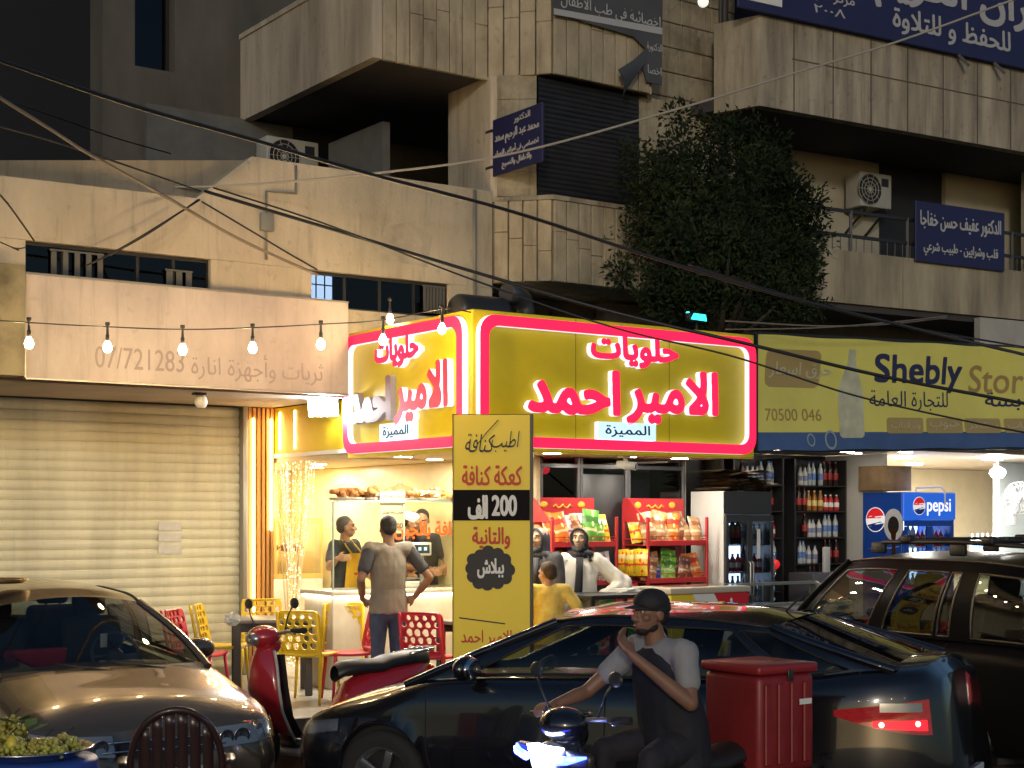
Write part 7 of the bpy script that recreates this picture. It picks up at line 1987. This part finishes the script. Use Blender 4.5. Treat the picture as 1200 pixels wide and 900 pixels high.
    for y, w_, z in ((.08, .06, .765), (.14, .11, .80), (.30, .13, .805), (.46, .135, .80), (.54, .13, .825), (.75, .12, .845), (.90, .09, .84), (.95, .04, .825)):
        rows.append([(w_*math.cos(a), y, z-.055+(.075 if math.sin(a) > 0 else .05)*math.sin(a)) for a in [2*PI*k_/16 for k_ in range(16)]])
    m.grid(rows, True, True); obj('seat', m, seat_m, t)
    m = MB(); m.ball((0, .955, .70), (.10, .03, .05)); obj('tail_light', m, M_tail, t)
    m = MB(); m.tube([(-.12, .70, .84), (-.13, .92, .87), (0, 1.0, .875), (.13, .92, .87), (.12, .70, .84)], .012, 8); obj('grab_rail', m, M_chrome, t)
    m = MB(); m.tube([(-.17, .25, .22), (-.19, .5, .25), (-.19, .62, .29)], .03, 10); m.cyl((-.19, .6, .285), (-.19, .92, .38), .055, .05); obj('exhaust', m, M_frame, t)
    m = MB(); m.tube([(.10, .12, .22), (.22, .20, .01), (.26, .20, .0)], .011, 6); m.tube([(-.10, .12, .22), (-.22, .20, .01), (-.26, .20, .0)], .011, 6); obj('kickstand', m, M_spl, t)
    m = MB(); m.box(-.13, .13, .15, .8, .17, .42, .04); obj('engine', m, M_spl, t)
    return t
# parked scooter between the two cars
M_rpaint = mat('red_scooter_paint', (.42, .02, .03), .2, coat=1.); M_swh = mat('pearl_edge', (.50, .47, .43), .3)
psc = scooter('parked_scooter', 'red and black scooter parked at the kerb between the bronze car and the black saloon', (-1.48, 12.36, 0), -R(50), M_rpaint, M_swh, mat('black_vinyl', (.016, .016, .018), .45), lean=-3); psc.scale = (1.08, 1.08, 1.08)
m = MB()
r_ = random.Random(2); m.ball((0, 0, .045), (.065, .055, .05), 14, 10)
for v in m.bm.verts: v.co *= 1+.42*r_.uniform(-1, 1)
for f in m.bm.faces: f.smooth = False
tag(obj('plastic_bag', m, M_paper, loc=L(-1.72, 1.42, 1.05)), 'crumpled white paper tissue on the dark terrace table behind the scooter handlebar', 'tissue')
# delivery rider passing in front
RT = -R(54.8); RX = Vector((.68, 7.88, 0))
ds = scooter('delivery_scooter', 'dark delivery scooter passing in front of the black saloon with bright blue-white headlights', RX, RT, mat('black_scooter_paint', (.008, .008, .011), .2, coat=1.), M_spl, mat('black_vinyl', (.016, .016, .018), .45), lit=True)
m = MB(); m.prism([(-.11, .93), (.11, .93), (.05, .80), (-.05, .80)], 'y', -.665, -.60); obj('headlight', m, glow('head_lamp', (.62, .72, 1.), 22.), ds)
for x in (-1, 1):
    m = MB(); m.tube([(x*.10, -.675, .872), (x*.20, -.655, .885), (x*.285, -.60, .905)], [.022, .022, .006], 8); obj('running_light', m, glow('blue_lamp', (.03, .05, 1.), 10.), ds)
    m = MB(); m.tube([(x*.11, -.69, .874), (x*.19, -.672, .886), (x*.25, -.64, .898)], [.009, .010, .004], 8); obj('running_light', m, glow('blue_white_lamp', (.35, .5, 1.), 22.), ds)
m = MB(); m.box(-.30, .30, -.60, -.55, .84, .92, .02); m.ball((0, -.58, .86), (.16, .06, .09)); obj('lamp_housing', m, M_spl, ds)
m = MB(); m.box(-.16, .16, .58, 1.06, .65, .685, .01); m.bar((-.12, .75, .55), (-.12, .80, .648), .02, .02); m.bar((.12, .75, .55), (.12, .80, .648), .02, .02); obj('rack', m, M_spl, ds)
# red box: ribs and a lid, wider at the top
bx_ = thing('delivery_box', 'red ribbed delivery box strapped behind the scooter rider', 'box', RX, RT)
M_rbox = mat('red_box_plastic', (.22, .018, .022), .45, var=.2, sc=4)
m = MB()
for z0, z1, g_ in ((.69, 1.215, 0),):
    m.box(-.215, .215, .60, 1.02, z0, z1, .035, 3)
obj('body', m, M_rbox, bx_)
m = MB()
for i in range(4): m.box(.216, .232, .635+i*.095, .685+i*.095, .74, 1.17, .006, 1)
for i in range(4): m.box(-.19+i*.10, -.14+i*.10, 1.021, 1.037, .74, 1.17, .006, 1)
obj('rib', m, M_rbox, bx_)
m = MB(); m.box(-.23, .23, .585, 1.035, 1.217, 1.27, .02, 3); obj('lid', m, mat('red_lid', (.27, .022, .026), .4), bx_)
m = MB(); m.box(.233, .237, .88, .97, 1.05, 1.08); obj('sticker', m, M_letw, bx_)
m = MB(); m.box(.2325, .242, .79, .83, 1.18, 1.24, .004); obj('latch', m, M_spl, bx_)
t, G, hM, k = person('delivery rider in a black cap and dark vest, one hand raised to his chin', (RX.x, RX.y, 0), RT, 1.75,
       dict(pel=(0, 0.200, .90), hipL=(.10, 0.180, .88), hipR=(-.10, 0.180, .88), knL=(.19, -.12, .84), knR=(-.19, -.12, .84), anL=(.15, -.14, .36), anR=(-.15, -.14, .36), toL=(.15, -.33, .31), toR=(-.15, -.33, .31), waist=(0, 0.180, 1.02), chest=(0, 0.120, 1.22),
            shL=(.19, 0.100, 1.36), shR=(-.19, 0.100, 1.36), neck=(0, 0.080, 1.41), head=(0, 0.035, 1.555), elL=(.31, 0.040, 1.12), wrL=(.16, -0.210, 1.36), hdL=(-.45, -.35, .75), thL=(-.3, 1, .2), elR=(-.33, -0.120, 1.13), wrR=(-.32, -.34, 1.08), hdR=(.2, -1, 0), thR=(1, 0, 0)),
       skin='brown', shirt=mat('white_tee', (.28, .28, .29), .85, var=.1, sc=8), trousers=mat('dark_trousers', (.02, .02, .028), .85), sleeve=.5, face=True, head=(0, 0, 0), body_v=.0065)
m = MB(); m.tube([(0, .215, .76), (0, .19, .98), (0, .16, 1.10), (0, .125, 1.24), (0, .095, 1.36), (0, .08, 1.405)], [(.215, .175), (.205, .162), (.20, .155), (.195, .145), (.165, .11), (.075, .075)], 20); obj('vest', blob(m, .011, 3, .006, 9), mat('navy_vest', (.012, .013, .022), .8, var=.3, sc=6), t)
m = MB(); c = G['head']
m.ball(c+Vector((0, .012, .055)), (.088, .10, .075), 20, 12); m.ball(c+Vector((0, .03, .03)), (.086, .088, .06), 18, 10); cp_ = obj('cap', m, M_bsc, t)
m = MB(); m.grid([[c+Vector((x*.075, -.075-.085*(1-x*x)*s_, .048-.012*s_-.012*x*x)) for x in np.linspace(-1, 1, 11)] for s_ in (0, .5, 1)]); pk = obj('peak', m, M_bsc, cp_); pk.modifiers.new('s', 'SOLIDIFY').thickness = .006
m = MB(); m.ball(c+Vector((0, -.050, -.085)), (.040, .038, .030), 14, 10); m.ball(c+Vector((0, -.010, -.068)), (.0625, .055, .035), 14, 10); obj('beard', blob(m, .008, 2, .002, 60), M_hair, t)
# ================================================================= terrace chairs and tables
M_cy = mat('yellow_plastic', (.76, .52, .02), .35); M_cr = mat('red_plastic_chair', (.52, .025, .05), .35)
def cafe_chair(pm, label, loc, rotz, group):
    """moulded chair with a back pierced by round holes; the sitter faces -y"""
    t = thing('terrace_chair', label, 'chair', loc, rotz, group)
    m = MB(); m.grid([[(x*.215*(1-.06*max(0, y)), y*.21, .455+.018*x*x-.012*(1-y*y)+(.03*(y-.7) if y > .7 else 0)-(.03*(-y-.8) if y < -.8 else 0)) for x in np.linspace(-1, 1, 11)] for y in np.linspace(-1, 1, 11)])
    s_ = obj('seat', m, pm, t); s_.modifiers.new('s', 'SOLIDIFY').thickness = .022
    holes = []
    for r_i, (z, n_, rr) in enumerate(((.06, 4, .034), (.135, 5, .031), (.21, 4, .037), (.285, 5, .030), (.35, 4, .026))):
        for i in range(n_):
            x = (i-(n_-1)/2)*.082+(.008 if r_i % 2 else -.006); a0 = r_i
            holes.append([(x+rr*(.9+.15*math.sin(3*q+a0))*math.cos(q), z+rr*math.sin(q)) for q in [2*PI*k_/12 for k_ in range(12)]])
    out = rrect(-.215, .215, -.02, .40, .07, 5)
    me = loops_mesh([out]+holes, .018)
    for v in me.vertices: v.co.y += -.10*(v.co.x/.215)**2*.35; 
    b = obj('backrest', me, pm, t, loc=(0, .215, .48)); b.rotation_euler = (R(-12), 0, 0)
    for x in (-1, 1):
        m = MB(); m.tube([(x*.195, -.185, .45), (x*.215, -.205, .2), (x*.235, -.22, 0)], [.019, .017, .013], 8); obj('leg', m, pm, t)
        m = MB(); m.tube([(x*.195, .30, .87), (x*.20, .235, .55), (x*.2, .205, .45), (x*.215, .25, .2), (x*.225, .29, 0)], [.014, .018, .02, .017, .013], 8); obj('leg', m, pm, t)
    return t
def at(px_, Y): return Vector(((px_-600)/FPX*Y, Y, TER))
cafe_chair(M_cy, 'yellow pierced plastic chair seen side-on against the cream shutter', at(262, 15.5), R(90), 'terrace chairs')
cafe_chair(M_cr, 'red pierced plastic chair beside the bronze car, facing the dark table', at(233, 14.6), R(80), 'terrace chairs')
cafe_chair(M_cy, 'yellow pierced chair on the far side of the dark table', at(307, 16.2), R(10), 'terrace chairs')
cafe_chair(M_cy, 'yellow pierced chair right in front of the dark table, nearest the scooter', at(362, 14.6), R(165), 'terrace chairs')
cafe_chair(M_cy, 'yellow chair half hidden behind the nearest yellow one', at(398, 15.9), R(195), 'terrace chairs')
cafe_chair(M_cr, 'red pierced chair left of the man in the grey shirt, facing left', at(410, 14.7), R(-70), 'terrace chairs')
cafe_chair(M_cr, 'red pierced chair right of the man in the grey shirt, its back to the street', at(506, 14.35), R(160), 'terrace chairs')
M_tab = mat('dark_table', (.045, .04, .038), .5, var=.3, sc=5)
def cafe_table(label, loc, rotz, w=.78, d=.72):
    t = thing('terrace_table', label, 'table', loc, rotz, 'terrace tables')
    m = MB(); m.box(-w/2, w/2, -d/2, d/2, .715, .75, .006); obj('tabletop', m, mat('table_top', (.16, .145, .13), .4, var=.2, sc=5), t)
    for x in (-1, 1):
        for y in (-1, 1):
            m = MB(); m.box(x*(w/2-.045)-.035, x*(w/2-.045)+.035, y*(d/2-.045)-.035, y*(d/2-.045)+.035, 0, .714, .004, 1); obj('leg', m, M_tab, t)
    for y0 in (-d/2+.03, d/2-.05): m = MB(); m.box(-w/2+.08, w/2-.08, y0, y0+.02, .63, .713); obj('apron', m, M_tab, t)
    return t
cafe_table('dark square terrace table among the yellow chairs', at(318, 15.3), R(12))
cafe_table('dark terrace table behind the yellow totem and the red chair', at(566, 14.9), FA, .7, .65)
# grey sling armchair behind the bronze car
gc = thing('garden_armchair', 'grey sling armchair standing behind the bronze car by the shutter', 'chair', at(180, 15.3), R(60), None); gc.location.z = WALK
M_sl = mat('grey_sling', (.10, .105, .11), .8, var=.1, sc=20)
m = MB()
for x in (-.26, .26):
    m.tube([(x, -.27, 0), (x, -.25, .42), (x, -.22, .64), (x, .12, .64), (x, .24, .62)], .014, 8); m.tube([(x, .30, 0), (x, .20, .40), (x*.98, .26, .60), (x*.95, .38, 1.02)], .014, 8); m.tube([(x, -.25, .41), (x, .20, .39)], .013, 8)
m.tube([(-.25, .38, 1.02), (.25, .38, 1.02)], .014, 8)
obj('frame', m, M_tab, gc)
m = MB(); m.grid([[(x, y, z) for x in np.linspace(-.245, .245, 5)] for y, z in ((-.25, .425), (-.05, .40), (.15, .395), (.20, .42), (.27, .62), (.33, .85), (.38, 1.01))]); sl_ = obj('sling', m, M_sl, gc); sl_.modifiers.new('s', 'SOLIDIFY').thickness = .006

# ================================================================= foreground: plastic armchair and fruit tray
M_mb = mat('brown_monobloc', (.035, .017, .014), .3, coat=.3)
mc = thing('plastic_armchair', 'dark brown plastic armchair in front of the bronze car', 'chair', ((207-600)/FPX*8.75, 8.75, .02), R(192))
# back towards the street camera: slatted shell with a round top
m = MB()
def bk(u, z):                               # across u -1..1, height z
    return Vector((u*(.25-.02*max(0, z-.6)), .22+.10*(z-.42)/.45+.05*(1-u*u), z))
arch = [bk(math.cos(a), .62+.36*math.sin(a)**.8) if math.sin(a) > 0 else bk(math.cos(a), .62) for a in np.linspace(0, PI, 25)]
m.tube([bk(1, .42)]+arch+[bk(-1, .42)], .020, 8)
for i in range(6):
    u = -.70+.28*i; top = .62+.36*max(0, 1-u*u)**.42-.012; w_ = .035
    m.grid([[bk(u-w_/.25*.80, z), bk(u, z)+Vector((0, -.004, 0)), bk(u+w_/.25*.80, z)] for z in np.linspace(.44, top, 8)]); 
m.grid([[bk(u, z) for u in np.linspace(-1, 1, 13)] for z in (.42, .46, .50)])
ar = obj('backrest', m, M_mb, mc); ar.modifiers.new('s', 'SOLIDIFY').thickness = .008
m = MB(); m.grid([[(x*.25, y*.24, .42+.02*x*x-.01*(1-y*y)-(.03*(-y-.7) if y < -.7 else 0)) for x in np.linspace(-1, 1, 9)] for y in np.linspace(-1, 1, 9)]); se = obj('seat', m, M_mb, mc); se.modifiers.new('s', 'SOLIDIFY').thickness = .012
for x in (-1, 1):
    m = MB(); m.tube([(x*.27, .26, .64), (x*.30, .10, .655), (x*.30, -.10, .65), (x*.285, -.22, .63)], [(.03, .014)]*4, 8); obj('armrest', m, M_mb, mc)
    m = MB(); m.tube([(x*.285, -.22, .64), (x*.27, -.23, .42), (x*.29, -.27, 0)], [(.028, .022), (.03, .024), (.026, .022)], 8); obj('leg', m, M_mb, mc)
    m = MB(); m.tube([(x*.25, .22, .46), (x*.265, .26, .2), (x*.27, .30, 0)], [(.03, .022), (.028, .022), (.026, .022)], 8); obj('leg', m, M_mb, mc)
m = MB(); m.box(-.035, .035, .0, .05, .432, .50, .006); tag(obj('paper_cup', m, M_paper, loc=((178-600)/FPX*8.95, 8.95, 0.0)), 'small white paper carton on the seat of the dark brown plastic armchair', 'carton')

fx0, fy0 = (46-600)/FPX*8.0, 8.0
bk_ = thing('fruit_barrel', 'blue barrel that carries the silver tray of grapes at the lower left', 'barrel', (fx0, fy0, 0))
m = MB(); m.lathe([(0, 0), (.26, 0), (.28, .03), (.29, .3), (.295, .34), (.29, .38), (.30, .78), (.285, .80), (0, .80)], n=32); obj('body', m, mat('blue_plastic', (.02, .06, .30), .4), bk_)
tr = thing('fruit_tray', 'round silver tray heaped with green grapes at the lower left corner', 'tray', (fx0-.05, fy0, .802))
m = MB(); m.lathe([(0, 0), (.22, 0), (.25, .015), (.30, .05), (.325, .055), (.327, .045), (.30, .04), (.25, .004)], n=40); obj('tray', m, mat('steel_tray', (.5, .5, .5), .22, 1.), tr)
M_gr = mat('green_grape', (.38, .40, .07), .25, var=.3, sc=9, col2=(.30, .22, .05)); M_gr.node_tree.nodes['Principled BSDF'].inputs['Subsurface Weight'].default_value = .25; M_gr.node_tree.nodes['Principled BSDF'].inputs['Subsurface Scale'].default_value = .01
r_ = random.Random(17)
def grape_bunch(n_, sx, sy, sz, seed):
    rr = random.Random(seed); m = MB()
    for i in range(n_):
        u, v, w_ = rr.gauss(0, .42), rr.gauss(0, .42), rr.random()
        m.ball((max(-1, min(1, u))*sx, max(-1, min(1, v))*sy, .012+w_*sz*max(.15, 1-u*u-v*v)), (.0125+.003*rr.random(), .0125+.003*rr.random(), .015), 9, 7)
    return m
for i, (x, y, z, sx, sy, sz, lab) in enumerate(((.10, -.08, .012, .13, .11, .09, 'bunch of green grapes on the right of the silver tray'), (-.08, -.10, .012, .13, .11, .10, 'bunch of green grapes at the front of the silver tray'), (.16, .09, .012, .10, .10, .08, 'bunch of green grapes at the back right of the silver tray'),
                                                 (-.12, .08, .03, .12, .12, .16, 'tall bunch of pale grapes at the back left of the silver tray'))):
    b_ = thing('grape_bunch', lab, 'grapes', (fx0-.05+x, fy0+y, .802+z), 0, 'grapes on the silver tray')
    obj('berries', grape_bunch(150, sx, sy, sz, i+3), M_gr, b_)
    m = MB(); m.tube([(0, 0, .02), (.01, .01, sz+.02), (.04, .02, sz+.05)], .004, 6); obj('stalk', m, M_bark, b_)
m = MB()
for i in range(5):
    q = i*1.3; c = Vector((.03*math.cos(q), .03*math.sin(q), .015*i)); d = Vector((math.cos(q), math.sin(q), .35)); e = Vector((-math.sin(q), math.cos(q), .1))
    m.grid([[c+d*.02-e*.015, c+d*.02+e*.015], [c+d*.06-e*.035, c+d*.06+e*.035+Vector((0, 0, .01))], [c+d*.11-e*.004, c+d*.11+e*.004]])
tag(obj('vine_leaf', m, mat('vine_green', (.10, .20, .04), .5), loc=(fx0-.10, fy0+.02, .93)), 'pale green vine leaves tucked among the grapes', 'leaves')
m = MB(); m.ball((0, 0, .05), (.035, .035, .05), 14, 10); tag(obj('lemon', m, mat('lemon_yellow', (.62, .50, .04), .4), loc=(fx0-.10, fy0-.12, .83)), 'yellow lemon lying among the grapes', 'lemon')
cr = thing('crate', 'red plastic crate end at the lower left edge, behind the silver tray', 'crate', (fx0-.30, fy0+.1, .60), R(5))
m = MB(); m.box(-.25, .12, -.15, .15, 0, .29, .008)
obj('side', m, M_red, cr)
m = MB()
for i in range(4): m.box(-.22+i*.085, -.17+i*.085, -.156, -.1505, .04, .25)
obj('slot', m, M_trim, cr)
